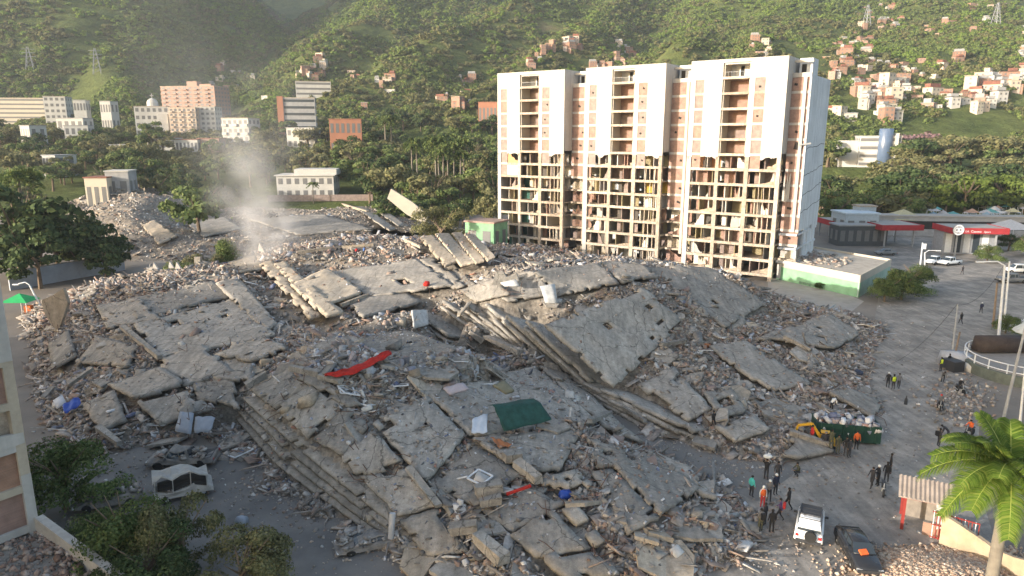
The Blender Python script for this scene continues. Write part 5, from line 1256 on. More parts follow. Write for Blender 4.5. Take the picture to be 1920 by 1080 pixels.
    MB().obox((0, prof[-1][0]+.02, 0.48), (1.5, 0.14, 0.2)).build('bumper', M['dark_plastic'], t); MB().obox((0, prof[0][0]-.02, 0.5), (1.5, 0.14, 0.2)).build('bumper', M['dark_plastic'], t)
    if kind_ == 'pickup':
        MB().box(-0.8, 0.8, -2.45, -0.85, 1.052, 1.07).build('load_bed', M['dark_plastic'], t)
    return t
p = G(1517, 1000)
suv = car('suv', M['car_white'], p, R(-26), 'off_road_car', 'small white off-road car with black spare wheel on its back door', 'car')
o = MB().lathe([(0.12,-0.1),(0.36,-0.1),(0.37,0),(0.36,0.1),(0.12,0.1)], 16).build('spare_wheel', M['rubber'], suv, (0.12, -2.08, 0.92)); o.rotation_euler = (R(90), 0, 0)
MB().lathe([(0.02,-0.11),(0.2,-0.115),(0.22,0)], 12).build('rim', M['steel_grey'], o)
mb = MB()
for x in (-0.62, 0.62): mb.bar((x, -1.6, 1.90), (x, 0.3, 1.90), 0.05)
for y in np.linspace(-1.6, 0.3, 5): mb.bar((-0.62, y, 1.90), (0.62, y, 1.90), 0.04)
mb.build('roof_rack', M['dark_plastic'], suv); MB().box(-0.6, 0.6, -0.9, 0.35, 1.83, 1.89).build('roof_load', M['dark_plastic'], suv)
sed = car('sedan', M['car_black'], G(1607, 1045), R(172), 'sedan_car', 'black sedan with orange bundle on its windscreen driving to the camera', 'car')
MB().obox((0.05, 1.02, 1.03), (0.5, 0.35, 0.1), (-0.5, 0, 0.3)).build('orange_bundle', plain('orange_cloth', (0.60, 0.12, 0.03), 0.8), sed)
MB().obox((0, 2.24, 0.5), (0.4, 0.02, 0.12)).build('number_plate', M['steel_white'], sed)
car('pickup', M['car_white'], G(1752, 495), R(125), 'pickup_truck', 'white pickup on the left of the pair near the red shop', 'pickup')
car('pickup', M['car_white'], G(1780, 497), R(112), 'pickup_truck', 'white pickup on the right of the pair near the red shop', 'pickup')
car('pickup', M['car_grey'], G(1897, 530), R(88), 'pickup_truck', 'dark grey pickup parked at the right edge below the shop', 'pickup')
car('suv', M['car_white'], G(1905, 512), R(80), 'parked_car', 'white car behind the dark grey pickup at the right edge', 'car')
car('sedan', M['car_white'], G(1549, 386), R(100), 'parked_car', 'white car under trees beside the right end of the tower', 'car')
car('sedan', M['car_grey'], G(1660, 478), R(90), 'parked_car', 'dark car parked behind the green-walled building', 'car')
wr = car('sedan', mat('dusty_grey_paint', (0.22, 0.21, 0.20), 0.8, 0.3, 2.0), G(205, 948), R(118), 'wrecked_car', 'dusty grey wrecked car beside the dark tree at bottom left', 'car'); wr.rotation_euler = (0.05, 0.08, R(118))
wr = car('sedan', M['car_grey'], G(695, 1022), R(110), 'crushed_car', 'crushed dark car full of debris at the foot of the nearest heap', 'car'); wr.scale = (1.05, 1.0, 0.6)
car('pickup', M['car_black'], G(345, 870), R(95), 'buried_truck', 'black truck half buried in rubble behind the wrecked bus', 'truck').scale = (1.1, 1.0, 0.9)
def wreck(t, amp, m=None):
    for ch in list(t.children):
        if ch.type != 'MESH': continue
        me = ch.data.copy(); ch.data = me
        b_ = bmesh.new(); b_.from_mesh(me); bmesh.ops.subdivide_edges(b_, edges=b_.edges[:], cuts=2, use_grid_fill=True)
        for v in b_.verts:
            w_ = ch.matrix_basis @ v.co; h_ = max(0, min(1, (w_.z-0.35)/0.8))
            v.co += Vector((fbm(np.array([w_.y*1.3+amp*9]), np.array([w_.z*1.7]), 2)[0]*amp*1.6, 0, (fbm(np.array([w_.x*1.6]), np.array([w_.y*1.1+amp*5]), 3)[0]*2.2-0.35)*amp))*h_
        b_.to_mesh(me); b_.free(); me.polygons.foreach_set('use_smooth', [False]*len(me.polygons))
        if m and ch.name.split('.')[0] in ('body', 'roof', 'bumper'): me.materials.clear(); me.materials.append(m)
    pos = np.stack([rng.uniform(-.85,.85,60), rng.uniform(-2,2,60), rng.uniform(.95,1.25,60)], 1); V, Fq = piece_cloud(pos, rng.uniform(.06,.4,(60,1))*np.array([[1.4,1,.5]]), .6); o = link('fallen_debris', np_mesh('fallen_debris', V, Fq, M['rubble']), t); o['kind'] = 'stuff'
dust_paint = mat('dust_caked_paint', (0.13, 0.125, 0.12), 0.9, 0, 1.5, 0.3, 8, col2=(0.30, 0.27, 0.24))
for q_ in [o for o in C.objects if o.name.split('.')[0] in ('wrecked_car', 'crushed_car', 'buried_truck')]: wreck(q_, 0.35, dust_paint)
# wrecked white bus
bus = empty('wrecked_bus', G(350, 930), R(-62), 'wrecked white minibus with buckled roof and open side', 'bus')
bus.scale = (.78, .7, .85)
dusty_white = mat('dusty_white_paint', (0.36, 0.34, 0.31), 0.8, 0.2, 1.0)
link('body', loft([ring(y, 1.0, 0.45, z, 0.12, 0.03) for y, z in ((-2.9,1.3),(-2.75,1.35),(0,1.35),(2.2,1.3),(2.6,1.2))], 'body', dusty_white), bus)
MB().add([(-1.1,-3.0,2.55),(1.1,-3.0,2.6),(1.15,-0.3,2.85),(1.1,2.2,2.3),(-1.0,2.2,2.2),(-1.1,-0.3,2.7),(-1.1,-3.0,2.43),(1.1,-3.0,2.48),(1.15,-0.3,2.73),(1.1,2.2,2.18),(-1.0,2.2,2.08),(-1.1,-0.3,2.58)], [(0,1,2,5),(5,2,3,4),(6,11,8,7),(11,10,9,8),(0,6,7,1),(1,7,8,2),(2,8,9,3),(3,9,10,4),(4,10,11,5),(5,11,6,0)]).build('roof', dusty_white, bus)
for x in (-0.97, 0.97):
    for y in (-2.85, -1.2, 0.5, 2.0): MB().bar((x, y, 1.3), (x, y+0.05, 2.5-(0.3 if y > 1.5 else 0)), 0.09).build('window_post', dusty_white, bus)
pane(bus, [(-0.9,-2.86,1.36),(0.9,-2.86,1.36),(0.9,-2.92,2.42),(-0.9,-2.92,2.42)], 'windscreen'); MB().box(-0.9, 0.9, -2.6, 2.0, 1.36, 1.6).build('seats', M['dark_void'], bus)
for x in (-0.88, 0.88):
    for y in (-1.9, 1.6): wheel(bus, x, y, 0.38)
for x in (-0.7, 0.7): MB().obox((x, -2.95, 0.95), (0.3, 0.08, 0.2)).build('headlight', M['lamp_clear'], bus)
wreck(bus, 0.5)
# excavator and skip
ex = empty('excavator', G(1548, 838), R(70), 'yellow mini excavator with bent arm beside the dark green skip', 'excavator'); yel = plain('excavator_yellow', (0.55, 0.30, 0.02), 0.5, 0.12)
for x in (-0.7, 0.7): link('track', loft([[(x-.2,-1.1,.1+.0),(x+.2,-1.1,.1),(x+.2,-1.2,.35),(x-.2,-1.2,.35)], [(x-.2,-1.0,0),(x+.2,-1.0,0),(x+.2,-1.0,.55),(x-.2,-1.0,.55)], [(x-.2,1.0,0),(x+.2,1.0,0),(x+.2,1.0,.55),(x-.2,1.0,.55)], [(x-.2,1.2,.2),(x+.2,1.2,.2),(x+.2,1.2,.4),(x-.2,1.2,.4)]], 'track', M['rubber'], smooth=False), ex)
MB().prism([(-0.8,-1.1),(0.8,-1.1),(0.85,0.6),(-0.85,0.6)], 0.6, 1.25).build('engine_deck', yel, ex)
MB().box(-0.75, 0.1, -0.3, 0.75, 1.25, 2.3).build('cab', M['glass_dark'], ex); MB().box(-0.8, 0.15, -0.35, 0.8, 2.3, 2.4).build('cab_roof', yel, ex)
MB().bar((0.4, 0.6, 1.0), (0.4, 2.0, 3.0), 0.3, 0.4).build('boom', yel, ex); MB().bar((0.4, 1.95, 3.0), (0.4, 3.7, 2.5), 0.25, 0.32).build('stick', yel, ex); MB().bar((0.4, 3.7, 2.5), (0.4, 4.0, 1.2), 0.22, 0.26).build('bucket_arm', yel, ex)
MB().prism([(3.7,1.3),(4.3,1.2),(4.35,0.7),(3.95,0.45),(3.6,0.8)], 0.05, 0.75, axis='x').build('bucket', M['steel_grey'], ex)
ex.scale = (.62,.62,.62)
sk = empty('skip', G(1583, 822), R(-12), 'dark green skip piled with debris beside the yellow excavator', 'skip'); grn = plain('skip_green', (0.012, 0.045, 0.032), 0.5, 0.2)
w2, d2, h2 = 2.6, 1.1, 1.7
for nm, vs in (('end_panel', [(-w2,-d2),(-w2+0.1,-d2),(-w2+0.1,d2),(-w2,d2)]), ('end_panel', [(w2-0.1,-d2),(w2,-d2),(w2,d2),(w2-0.1,d2)]), ('side_panel', [(-w2+.1,-d2),(w2-.1,-d2),(w2-.1,-d2+.1),(-w2+.1,-d2+.1)]), ('side_panel', [(-w2+.1,d2-.1),(w2-.1,d2-.1),(w2-.1,d2),(-w2+.1,d2)])): MB().prism(vs, 0.2, h2).build(nm, grn, sk)
boxpart('floor', grn, sk, -w2+.1, w2-.1, -d2+.1, d2-.1, 0.2, 0.35)
for x in np.linspace(-2.2, 2.2, 6): boxpart('rib', grn, sk, x-.06, x+.06, -d2-.08, -d2, 0.2, h2)
pos = np.stack([rng.uniform(-2.3,2.3,240), rng.uniform(-0.9,0.9,240), rng.uniform(0.9,1.9,240)], 1); V, Fq = piece_cloud(pos, rng.uniform(0.15,0.6,(240,1))*np.array([[1.3,1,0.6]])); o = link('skip_load', np_mesh('skip_load', V, Fq, M['clutter']), sk); o['kind'] = 'stuff'

# ================================================================== PEOPLE
SKEL = {  # joint: (x, y, z, radius); the figure looks along +y
 'stand': dict(pel=(0,0,.95,.135), spn=(0,.0,1.14,.13), chs=(0,-.01,1.36,.15), nek=(0,0,1.51,.055), hed=(0,.02,1.62,.092), top=(0,.015,1.72,.07),
   hl=(-.09,0,.90,.10), kl=(-.11,.02,.50,.068), al=(-.12,-.02,.10,.045), tl=(-.13,.13,.045,.04), hr=(.09,0,.90,.10), kr=(.11,.02,.50,.068), ar=(.12,-.02,.10,.045), tr=(.13,.13,.045,.04),
   sl=(-.19,0,1.42,.065), el=(-.25,-.03,1.15,.048), wl=(-.26,.06,.92,.034), ml=(-.26,.09,.84,.036), sr=(.19,0,1.42,.065), er=(.25,-.03,1.15,.048), wr=(.26,.06,.92,.034), mr=(.26,.09,.84,.036)),
}
def pose(base, **kw): d = dict(SKEL['stand']); d.update(kw); SKEL[base] = d
pose('walk', kl=(-.10,.20,.53,.068), al=(-.11,.27,.12,.045), tl=(-.11,.41,.07,.04), kr=(.10,.0,.50,.068), ar=(.10,-.28,.16,.045), tr=(.10,-.18,.05,.04), el=(-.24,-.14,1.18,.048), wl=(-.24,-.16,.96,.034), ml=(-.24,-.14,.88,.036), er=(.24,.08,1.17,.048), wr=(.24,.26,1.0,.034), mr=(.24,.32,.94,.036))
pose('reach', el=(-.22,.16,1.22,.048), wl=(-.12,.36,1.24,.034), ml=(-.08,.43,1.27,.036), er=(.22,.16,1.2,.048), wr=(.12,.36,1.18,.034), mr=(.08,.43,1.2,.036))
pose('arms_up', el=(-.30,.05,1.50,.048), wl=(-.16,.10,1.70,.034), ml=(-.12,.12,1.77,.036), er=(.30,.05,1.50,.048), wr=(.16,.10,1.70,.034), mr=(.12,.12,1.77,.036))
pose('bend', spn=(0,.12,1.10,.13), chs=(0,.32,1.22,.15), nek=(0,.44,1.28,.055), hed=(0,.53,1.31,.092), top=(0,.60,1.36,.07), sl=(-.19,.34,1.24,.065), el=(-.24,.40,.98,.048), wl=(-.20,.46,.76,.034), ml=(-.18,.50,.68,.036), sr=(.19,.34,1.24,.065), er=(.24,.40,.98,.048), wr=(.20,.46,.76,.034), mr=(.18,.50,.68,.036))
pose('crouch', pel=(0,0,.42,.135), spn=(0,.04,.60,.13), chs=(0,.10,.82,.15), nek=(0,.14,.97,.055), hed=(0,.18,1.08,.092), top=(0,.19,1.18,.07), hl=(-.10,.0,.40,.10), kl=(-.17,.36,.48,.068), al=(-.15,.12,.10,.045), tl=(-.16,.27,.045,.04), hr=(.10,.0,.40,.10), kr=(.17,.36,.48,.068), ar=(.15,.12,.10,.045), tr=(.16,.27,.045,.04), sl=(-.19,.10,.88,.065), el=(-.24,.28,.70,.048), wl=(-.16,.46,.62,.034), ml=(-.12,.53,.60,.036), sr=(.19,.10,.88,.065), er=(.24,.28,.70,.048), wr=(.16,.46,.62,.034), mr=(.12,.53,.60,.036))
pose('ride', pel=(0,0,.80,.135), spn=(0,.04,.98,.13), chs=(0,.08,1.20,.15), nek=(0,.12,1.35,.055), hed=(0,.15,1.46,.092), top=(0,.16,1.56,.07), hl=(-.11,.0,.78,.10), kl=(-.24,.34,.62,.068), al=(-.22,.20,.24,.045), tl=(-.23,.34,.20,.04), hr=(.11,.0,.78,.10), kr=(.24,.34,.62,.068), ar=(.22,.20,.24,.045), tr=(.23,.34,.20,.04), sl=(-.19,.08,1.26,.065), el=(-.27,.26,1.04,.048), wl=(-.30,.50,1.0,.034), ml=(-.30,.57,1.0,.036), sr=(.19,.08,1.26,.065), er=(.27,.26,1.04,.048), wr=(.30,.50,1.0,.034), mr=(.30,.57,1.0,.036))
BONES = [('pel','spn','s'),('spn','chs','s'),('chs','nek','s'),('nek','hed','k'),('hed','top','k'),('pel','hl','t'),('hl','kl','t'),('kl','al','t'),('al','tl','b'),('pel','hr','t'),('hr','kr','t'),('kr','ar','t'),('ar','tr','b'),('chs','sl','s'),('sl','el','s'),('el','wl','a'),('wl','ml','k'),('chs','sr','s'),('sr','er','s'),('er','wr','a'),('wr','mr','k')]
MATI = {'s': 0, 't': 1, 'k': 2, 'b': 3, 'a': 4}
BODY = {}
def body_mesh(ps):
    J = SKEL[ps]; names = list(J); me = bpy.data.meshes.new('body_cage')
    me.from_pydata([J[q][:3] for q in names], [(names.index(a), names.index(b)) for a, b, _ in BONES], [])
    ob_ = bpy.data.objects.new('body_cage', me); C.objects.link(ob_); md = ob_.modifiers.new('skin', 'SKIN'); md.use_smooth_shade = True
    sv = me.skin_vertices[0].data
    for i, q in enumerate(names):
        r = J[q][3]; sv[i].radius = (r*1.15, r*0.85) if q in ('pel','spn','chs') else (r, r); sv[i].use_root = (q == 'pel')
    sb_ = ob_.modifiers.new('sub', 'SUBSURF'); sb_.levels = 1; sb_.render_levels = 1
    bpy.context.view_layer.update()
    ev = ob_.evaluated_get(bpy.context.evaluated_depsgraph_get()); out = bpy.data.meshes.new_from_object(ev)
    V = [tuple(v.co) for v in out.vertices]; Fs = [tuple(p.vertices) for p in out.polygons]
    mb = MB(); mb.v = V; mb.f = Fs; seg = [(Vector(J[a][:3]), Vector(J[b][:3]), k, max(J[a][3], J[b][3])) for a, b, k in BONES]
    for p_ in out.polygons:
        c = p_.center; best = None
        for a, b, k, r in seg:
            ab = b-a; t = max(0, min(1, (c-a).dot(ab)/ab.length_squared)); d = (c-(a+ab*t)).length/r
            if best is None or d < best[0]: best = (d, k)
        mb.m.append(MATI[best[1]])
    for w, m_ in (('wl','ml'),('wr','mr')):       # five fingers on each hand
        a, b = Vector(J[w][:3]), Vector(J[m_][:3]); d = (b-a).normalized(); sx = Vector((0,1,0)) if abs(d.y) < 0.8 else Vector((1,0,0))
        for i, ln in enumerate((.075,.085,.08,.06)):
            q = b + sx*(i-1.5)*0.019; mb.tube([q, q+d*ln*0.6, q+d*ln+Vector((0,.012,0))], [.009,.0085,.006], 5, 2)
        q = a + d*0.02 + sx*0.03; mb.tube([q, q+sx*0.04+d*0.03, q+sx*0.045+d*0.065], [.010,.009,.007], 5, 2)
    bpy.data.objects.remove(ob_); me2 = mb.mesh('body', [M['car_black']]*5, True); return me2
CLOTH = {'black': (0.018,0.018,0.02), 'dark': (0.035,0.035,0.04), 'navy': (0.02,0.025,0.05), 'grey': (0.13,0.13,0.135), 'white': (0.6,0.6,0.58), 'orange': (0.62,0.12,0.03), 'red': (0.42,0.03,0.03), 'teal': (0.06,0.38,0.36), 'yellow': (0.45,0.55,0.04), 'blue': (0.06,0.12,0.3), 'purple': (0.10,0.06,0.14), 'olive': (0.07,0.07,0.045)}
for k_, v_ in CLOTH.items(): plain('cloth_'+k_, v_, 0.9, 0.15, 6)
plain('skin', (0.30, 0.18, 0.12), 0.7, 0.05); plain('hair', (0.02, 0.015, 0.012), 0.8, 0.1)
hairm = MB().lathe([(0.088,-0.02),(0.104,0.03),(0.094,0.085),(0.06,0.118),(0.01,0.128)], 10).mesh('hair', M['hair'], True)
capm = {c_: MB().lathe([(0.128,0.0),(0.112,0.012),(0.108,0.06),(0.085,0.11),(0.04,0.135),(0.005,0.14)], 12).mesh('helmet', M['cloth_'+c_], True) for c_ in ('white', 'red', 'grey')}
def person(px, py, ps, top, leg, label, face=None, hat=None, vest=None, bag=None, arms=None, h=1.74, loc=None, extra=None):
    if ps not in BODY: BODY[ps] = body_mesh(ps)
    if loc is None:
        p = G(px, py); z, t, nn = surf(p.x, p.y)
        if z > 0.25: q = site_hit(px, py); z2, t, nn = surf(q.x, q.y); p = Vector((q.x, q.y, z2))
        else: p = Vector((p.x, p.y, max(z, 0.01)))
    else: p = Vector(loc)
    t = empty('person', p, rng.random()*6.28 if face is None else R(face), label, 'person', 'people on the street and rubble'); s = h/1.79; t.scale = (s, s, s)
    b = link('body', BODY[ps], t)
    for i, m_ in enumerate((M['cloth_'+top], M['cloth_'+leg], M['skin'], M['rubber'], M['cloth_'+(arms or top)] if arms != 'skin' else M['skin'])): b.material_slots[i].link = 'OBJECT'; b.material_slots[i].material = m_
    J = SKEL[ps]; hd = Vector(J['hed'][:3]); tp_ = Vector(J['top'][:3]); ang = math.atan2(tp_.y-hd.y, tp_.z-hd.z)
    o = link('helmet' if hat else 'hair', capm[hat] if hat else hairm, t, hd + Vector((0,-.01,.03))); o.rotation_euler = (-ang*0.8, 0, 0)
    ch = Vector(J['chs'][:3]); sp_ = Vector(J['spn'][:3]); pe = Vector(J['pel'][:3])
    if vest:
        d = (ch-pe); e = math.atan2(d.y, d.z); v_ = MB().lathe([(0.175,-0.36),(0.185,-0.2),(0.195,0.0),(0.16,0.10),(0.09,0.13)], 12).build('vest', M['cloth_'+vest], t, ch, True); v_.scale = (1.08, 0.82, 1); v_.rotation_euler = (-e, 0, 0)
    if bag:
        v_ = MB().obox((0,0,0), (0.3, 0.18, 0.42)).build('backpack', M['cloth_'+bag], t, ch + Vector((0,-.24,-.08)))
    return t
PEOPLE = [
 (1337,800,'walk','black','black','person in black walking on a tilted slab above the lane',dict(face=200)),
 (1436,899,'arms_up','black','dark','person in black carrying a white sack on the head',dict(face=150)),
 (1457,904,'stand','dark','dark','person in dark clothes standing right of the one carrying a sack',dict(face=170)),
 (1497,893,'crouch','olive','dark','person crouching by debris at the mouth of the lane',dict(face=100)),
 (1408,932,'stand','teal','dark','person in turquoise shirt at the left of the street group',dict(face=-60, arms='teal')),
 (1429,952,'stand','white','red','person in bright orange vest and white helmet in the street group',dict(face=180, vest='orange', hat='white')),
 (1441,940,'reach','grey','dark','person in grey top and white helmet behind the orange vest',dict(face=160, hat='white')),
 (1453,928,'stand','navy','dark','person in navy with white helmet at the back of the street group',dict(face=200, hat='white')),
 (1477,956,'walk','black','black','person in black with pale shoes right of the street group',dict(face=40)),
 (1461,977,'walk','purple','dark','person in purple with a red bag at the front of the street group',dict(face=60, bag='red')),
 (1425,997,'stand','grey','olive','person in grey with backpack nearest the rubble corner',dict(face=10, bag='black')),
 (1433,986,'stand','dark','dark','person in dark clothes standing behind the one with grey backpack',dict(face=40)),
 (1446,999,'stand','black','black','person all in black left of the white off-road car',dict(face=0)),
 (1634,915,'walk','dark','dark','person in dark clothes at the left of the group by the kiosk',dict(face=120)),
 (1645,911,'reach','black','black','person in black with white cap by the kiosk',dict(face=90, hat='white')),
 (1668,888,'stand','black','black','tall person in black behind the motorcycle by the kiosk',dict(face=-120)),
 (1661,905,'stand','black','dark','person in black standing beside the parked motorcycle',dict(face=-30)),
 (1759,838,'stand','dark','dark','person in dark clothes, left of a pair near the palm',dict(face=-90, bag='black')),
 (1776,827,'bend','dark','dark','person bending, right of a pair near the palm',dict(face=60)),
 (1521,833,'stand','red','red','person in red overalls beside the yellow excavator arm',dict(face=90, arms='red')),
 (1546,845,'stand','dark','dark','soldier-like dark figure leftmost in front of the skip',dict(face=160, hat='grey')),
 (1557,849,'reach','olive','olive','person in olive in front of the skip, second from the left',dict(face=-20)),
 (1570,851,'stand','olive','olive','person in olive in the middle of the row before the skip',dict(face=180)),
 (1585,855,'stand','black','dark','person in black, fourth in the row before the skip',dict(face=170)),
 (1591,858,'stand','dark','dark','person in dark clothes at the right end of the row before the skip',dict(face=200)),
 (1605,843,'stand','orange','black','person in orange shirt and black trousers right of the skip',dict(face=170, arms='orange')),
 (1623,825,'stand','black','black','person in black standing at the right corner of the skip',dict(face=100)),
 (1559,764,'bend','white','black','person in white shirt bending by the tilted slab',dict(face=-60)),
 (1664,727,'stand','black','black','person in black and white helmet, left of three in the street',dict(face=150, hat='white')),
 (1674,731,'stand','dark','dark','person in yellow safety vest between two others in the street',dict(face=0, vest='yellow')),
 (1684,729,'walk','grey','dark','person in grey, right of three in the street',dict(face=-40)),
 (1763,697,'stand','dark','dark','person in yellow safety vest by the leaning poles',dict(face=20, vest='yellow')),
 (1767,717,'bend','grey','black','person in grey bending near the leaning poles',dict(face=160)),
 (1778,690,'stand','black','black','person in black against the covered stack by the leaning poles',dict(face=200)),
 (1801,608,'walk','black','black','lone person in black walking up the empty street',dict(face=0)),
 (1839,588,'walk','navy','dark','lone person in white helmet far up the street',dict(face=-20, hat='white')),
 (1733,518,'stand','dark','dark','person by the two white pickups',dict(face=90)), (1804,515,'walk','dark','dark','person on the street in front of the white pickups',dict(face=0)),
 (668,478,'bend','red','dark','rescuer in red bending on the sunlit rubble',dict(face=0, arms='red')), (640,476,'stand','dark','dark','rescuer in dark clothes on the sunlit rubble ridge',dict(face=30)), (682,473,'crouch','blue','dark','rescuer in blue crouching on the sunlit rubble',dict(face=-30)),
]
for px, py, ps, a, b, lab, kw in PEOPLE:
    t = person(px, py, ps, a, b, lab, **kw)
    if 'white sack' in lab: sack_at = t
sk_ = MB().lathe([(0.05,-.14),(0.22,-.10),(0.28,0.02),(0.22,0.13),(0.05,0.17)], 10).build('sack', M['cloth_white'], None, sack_at.location + Vector((0, 0, 1.92)), True); sk_.scale = (1.3, 0.9, 0.9); tag(sk_, 'white sack carried on the head of a person in black', 'sack')
def motorbike(loc, face, label, rider=None):
    t = empty('motorcycle', loc, R(face), label, 'motorcycle')
    for y in (-0.62, 0.62):
        o = MB().lathe([(0.2,-.05),(0.29,-.05),(0.31,0),(0.29,.05),(0.2,.05)], 14).build('wheel', M['rubber'], t, (0, y, .31)); o.rotation_euler = (0, R(90), 0)
    MB().tube([(0,.62,.31),(0,.45,.75),(0,.38,1.0)], .035, 6).build('fork', M['steel_grey'], t); MB().bar((-.34,.36,1.0), (.34,.36,1.0), .04).build('handlebar', M['dark_plastic'], t)
    link('tank', loft([[( -.06,-.1,.6),(.06,-.1,.6),(.06,-.1,.78),(-.06,-.1,.78)], [(-.15,.1,.5),(.15,.1,.5),(.14,.1,.86),(-.14,.1,.86)], [(-.08,.36,.6),(.08,.36,.6),(.08,.36,.84),(-.08,.36,.84)]], 'tank', M['car_black']), t)
    MB().prism([(-.12,-.72),(.12,-.72),(.14,-.1),(-.14,-.1)], .68, .78).build('seat', M['dark_plastic'], t); MB().obox((0,0.02,.42), (.24,.5,.34)).build('engine', M['steel_grey'], t); MB().tube([(.14,.1,.3),(.16,-.4,.3),(.16,-.8,.38)], .04, 6).build('exhaust', M['steel_grey'], t)
    if rider: person(0, 0, 'ride', rider[0], rider[1], rider[2], face=face, loc=t.location + Vector((0.2*math.sin(R(face)), -0.2*math.cos(R(face)), 0)), hat=rider[3] if len(rider) > 3 else None)
    return t
motorbike(G(1655, 925), 155, 'black motorcycle parked beside the kiosk roof')
motorbike(G(1762, 768), 150, 'motorcycle ridden down the street by one person', ('grey', 'dark', 'motorcycle rider in grey on the open street', 'red'))
motorbike(G(1800, 737), 175, 'motorcycle with rider next to the covered white stack', ('black', 'dark', 'motorcycle rider in black next to the covered white stack', 'white'))
motorbike(G(1816, 818), 120, 'motorcycle ridden by a person in orange beside the palm', ('orange', 'dark', 'motorcycle rider in orange shirt beside the palm'))

# ================================================================== THINGS ON THE RUBBLE
def cloth(name, label, cat, corners, m, nx_=14, ny_=8, wav=0.12, lift=0.35, cols=None, sag=None, thick=0.02):
    P_ = [site_hit(*c[:2]) + Vector((0,0,lift+(c[2] if len(c) > 2 else 0))) for c in corners]; o0 = P_[0].copy(); mb = MB(); vs = []
    for j in range(ny_+1):
        for i in range(nx_+1):
            a, b = i/nx_, j/ny_; p = P_[0]*(1-a)*(1-b)+P_[1]*a*(1-b)+P_[2]*a*b+P_[3]*(1-a)*b
            z = wav*(math.sin(a*11+b*3)+math.sin(b*9+a*4)*0.7) + (sag(a, b) if sag else 0); vs.append(tuple(p - o0 + Vector((rng.normal()*0.02, rng.normal()*0.02, z))))
    q = [(j*(nx_+1)+i, j*(nx_+1)+i+1, (j+1)*(nx_+1)+i+1, (j+1)*(nx_+1)+i) for j in range(ny_) for i in range(nx_)]
    mb.add(vs, q); ob_ = mb.build(name, m, None, o0, True); sd = ob_.modifiers.new('thick', 'SOLIDIFY'); sd.thickness = thick
    return tag(ob_, label, cat)
plain('red_fabric', (0.42, 0.026, 0.018), 0.9, 0.3, 3)
line = [(610,727),(632,722),(655,716),(678,707),(700,697),(716,688),(731,680)]; wid = [0.25,0.6,0.75,0.8,0.8,0.7,0.4]
ctr = [site_hit(*q) + Vector((0,0,1.05)) for q in line]; o0 = ctr[0].copy(); mb = MB(); vs = []; NW = 8; NS = 36
for i in range(NS+1):
    u = i/NS*(len(line)-1); k = min(len(line)-2, int(u)); f_ = u-k; c = ctr[k].lerp(ctr[k+1], f_); w = wid[k]*(1-f_)+wid[k+1]*f_; d = (ctr[k+1]-ctr[k]).normalized(); sd = Vector((d.y, -d.x, 0)).normalized()
    for j in range(NW+1):
        v = j/NW - 0.5; vs.append(tuple(c - o0 + sd*v*w*1.5 + Vector((0,0,-abs(v)*0.7*w + 0.10*math.sin(v*17+u*1.5) + 0.05*math.sin(u*5)))))
mb.add(vs, [(i*(NW+1)+j, i*(NW+1)+j+1, (i+1)*(NW+1)+j+1, (i+1)*(NW+1)+j) for i in range(NS) for j in range(NW)])
o_ = mb.build('red_cloth', M['red_fabric'], None, o0, True); o_.modifiers.new('thick', 'SOLIDIFY').thickness = 0.02; tag(o_, 'long bright red cloth draped in a curve over the nearest heap', 'cloth')
tarp_m = plain('green_tarpaulin', (0.014, 0.058, 0.048), 0.75, 0.3, 2)
cloth('tarpaulin', 'dark green tarpaulin pitched like a tent on the nearest slab', 'tarpaulin', [(915,795,0.5),(1000,782,0.7),(1035,806,0.2),(945,826,0.2)], tarp_m, 16, 10, 0.03, 0.7, sag=lambda a, b: 0.9*(1-abs(2*b-0.7))*(1-a*0.6)*0.9)
cloth('white_sheet', 'pale blue white sheet beside the green tarpaulin', 'sheet', [(886,805,0.3),(914,800,0.5),(914,826,0),(884,826,0)], plain('pale_sheet', (0.5, 0.54, 0.6), 0.8, 0.08), 8, 6, 0.05, 0.5)
cloth('orange_cloth', 'orange brown cloth under the green tarpaulin', 'cloth', [(920,832),(945,840),(960,846),(935,852)], plain('rust_cloth', (0.36, 0.14, 0.06), 0.85, 0.15), 8, 5, 0.07, 0.45)
cloth('blue_tarpaulin', 'crumpled bright blue tarpaulin at the left foot of the heap', 'tarpaulin', [(118,772,0.2),(150,756,0.4),(153,766,0),(122,782,0)], plain('blue_plastic', (0.02, 0.06, 0.30), 0.5, 0.15), 8, 5, 0.10, 0.3)
cloth('pale_board', 'white board leaning beside the blue tarpaulin', 'board', [(100,762,0.2),(118,752,0.3),(126,762,0),(108,775,0)], plain('pale_board_paint', (0.42, 0.43, 0.46), 0.8), 2, 2, 0.0, 0.3, thick=0.05)
cloth('metal_sheet', 'grey blue metal sheet leaning behind the wrecked bus', 'metal sheet', [(340,795,0.5),(366,800,0.5),(360,828,0),(330,822,0)], plain('zinc_sheet', (0.28, 0.31, 0.36), 0.5, 0.1), 4, 4, 0.02, 0.6, thick=0.04)
cloth('metal_sheet', 'second crumpled grey sheet right of the leaning metal sheet', 'metal sheet', [(368,805,0.4),(405,798,0.3),(398,820,0),(366,826,0)], M['zinc_sheet'], 5, 4, 0.08, 0.5, thick=0.04)
cloth('mattress', 'pale pink mattress on the top slab of the nearest heap', 'mattress', [(832,742),(868,732),(880,742),(842,755)], plain('pink_mattress', (0.38, 0.33, 0.34), 0.85), 6, 4, 0.03, 0.5, thick=0.16)
cloth('mattress', 'olive mattress on the top slab right of the pink one', 'mattress', [(924,737),(945,730),(965,748),(948,754)], plain('olive_mattress', (0.17, 0.16, 0.11), 0.85), 6, 4, 0.02, 0.5, thick=0.2)
